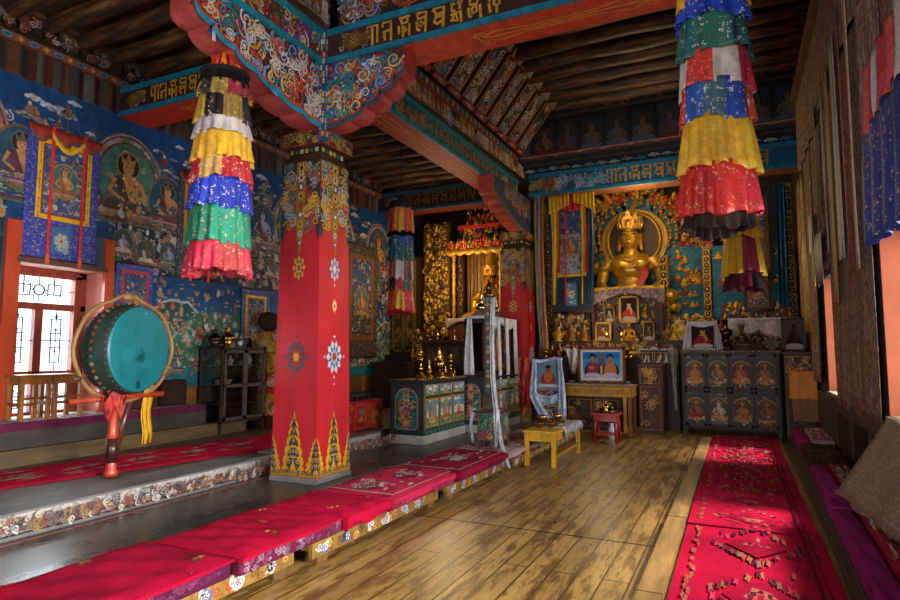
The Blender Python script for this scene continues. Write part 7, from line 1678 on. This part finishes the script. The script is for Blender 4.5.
# window frames of the right wall
for i, (a, b) in enumerate(RW):
    m = MB('#8a4a34'); 
    for y0, y1, z0, z1 in ((a, a + .06, .8, 2.25), (b - .06, b, .8, 2.25), (a, b, .8, .87), (a, b, 2.19, 2.25), ((a + b) / 2 - .03, (a + b) / 2 + .03, .8, 2.25), (a, b, 1.7, 1.75)): m.box(1.4, 1.46, y0, y1, z0, z1)
    struct(m.build('window_%d' % (i + 2), 'wood'))

# ================================================================ light
w = bpy.data.worlds.new('world'); sc.world = w; w.use_nodes = True
bg = w.node_tree.nodes['Background']; bg.inputs[0].default_value = (.75, .87, 1, 1); bg.inputs[1].default_value = 2.6
def area(name, loc, rot, sx, sy, power, col):
    l = bpy.data.lights.new(name, 'AREA'); l.shape = 'RECTANGLE'; l.size = sx; l.size_y = sy; l.energy = power; l.color = col
    o = bpy.data.objects.new(name, l); COL.objects.link(o); o.location = loc; o.rotation_euler = rot; return o
def point(name, loc, power, col, r=.06):
    r = r * 2
    l = bpy.data.lights.new(name, 'POINT'); l.energy = power; l.color = col; l.shadow_soft_size = r
    o = bpy.data.objects.new(name, l); COL.objects.link(o); o.location = loc; return o
LP = dict(left=480, right=(620, 140, 110), door=170, warm=22, sun=7.5, exposure=.5)
area('daylight_left_window', (-8.6, 4.9, 1.9), (0, -PI / 2, 0), 3.2, 3.4, LP['left'], (.95, .97, 1))
for i, (a, b) in enumerate(RW): area('daylight_right_window', (2.9, (a + b) / 2, 2.1), (0, PI / 2, 0), 2.6, 2.4, LP['right'][i], (1, .98, .96)).data.spread = math.radians(118)
area('entrance_door_fill', (-1.7, -3.3, 1.7), (PI / 2, 0, 0), 3.4, 3.2, LP['door'], (1, 1, 1))  # soft frontal fill added in the unseen doorway behind the camera
s = bpy.data.lights.new('sun', 'SUN'); s.energy = LP['sun']; s.angle = math.radians(9); s.color = (1, .9, .78)
so = bpy.data.objects.new('sun', s); COL.objects.link(so); so.rotation_euler = Vector((-.7, -.07, -.74)).to_track_quat('-Z', 'Y').to_euler()
WARM = (1, .74, .42)
point('altar_bulb', (-1.5, 10.95, 3.9), LP['warm'] * 2.0, WARM, .15); point('altar_bulb', (-5.3, 10.9, 2.9), LP['warm'] * 2.6, WARM, .2)
point('altar_bulb', (-.3, 11.0, 2.9), LP['warm'] * .6, WARM, .08); point('altar_bulb', (-2.2, 10.7, 2.0), LP['warm'] * .55, WARM, .05)
# lit butter lamps on the altar
random.seed(640)
for i, x in enumerate((-2.2, -1.93, -.42)):
    t = thing('lit_butter_lamp', 'lit brass butter lamp with a small flame on the altar, %s of three' % ['left', 'middle', 'right'][i], 'lamp', (x, 11.38, 1.501)); m = MB('#c8963a'); m.lathe([(.03, 0), (.035, .01), (.012, .03), (.012, .06), (.04, .1), (.042, .12)], x, 11.38, 1.501, 12); m.build('cup', 'brass', t)
    m = MB('#ffb347'); m.lathe([(.002, 0), (.008, .012), (.005, .03), (.001, .045)], x, 11.38, 1.618, 8); m.build('flame', 'flame', t)

sc.view_settings.view_transform = 'Standard'; sc.view_settings.look = 'None'; sc.view_settings.exposure = LP['exposure']; sc.view_settings.gamma = 1.0; sc.view_settings.use_curve_mapping = False
sc.cycles.use_denoising = True; sc.cycles.max_bounces = 8; sc.cycles.diffuse_bounces = 5; sc.cycles.transparent_max_bounces = 12
sc.cycles.sample_clamp_indirect = 6.0
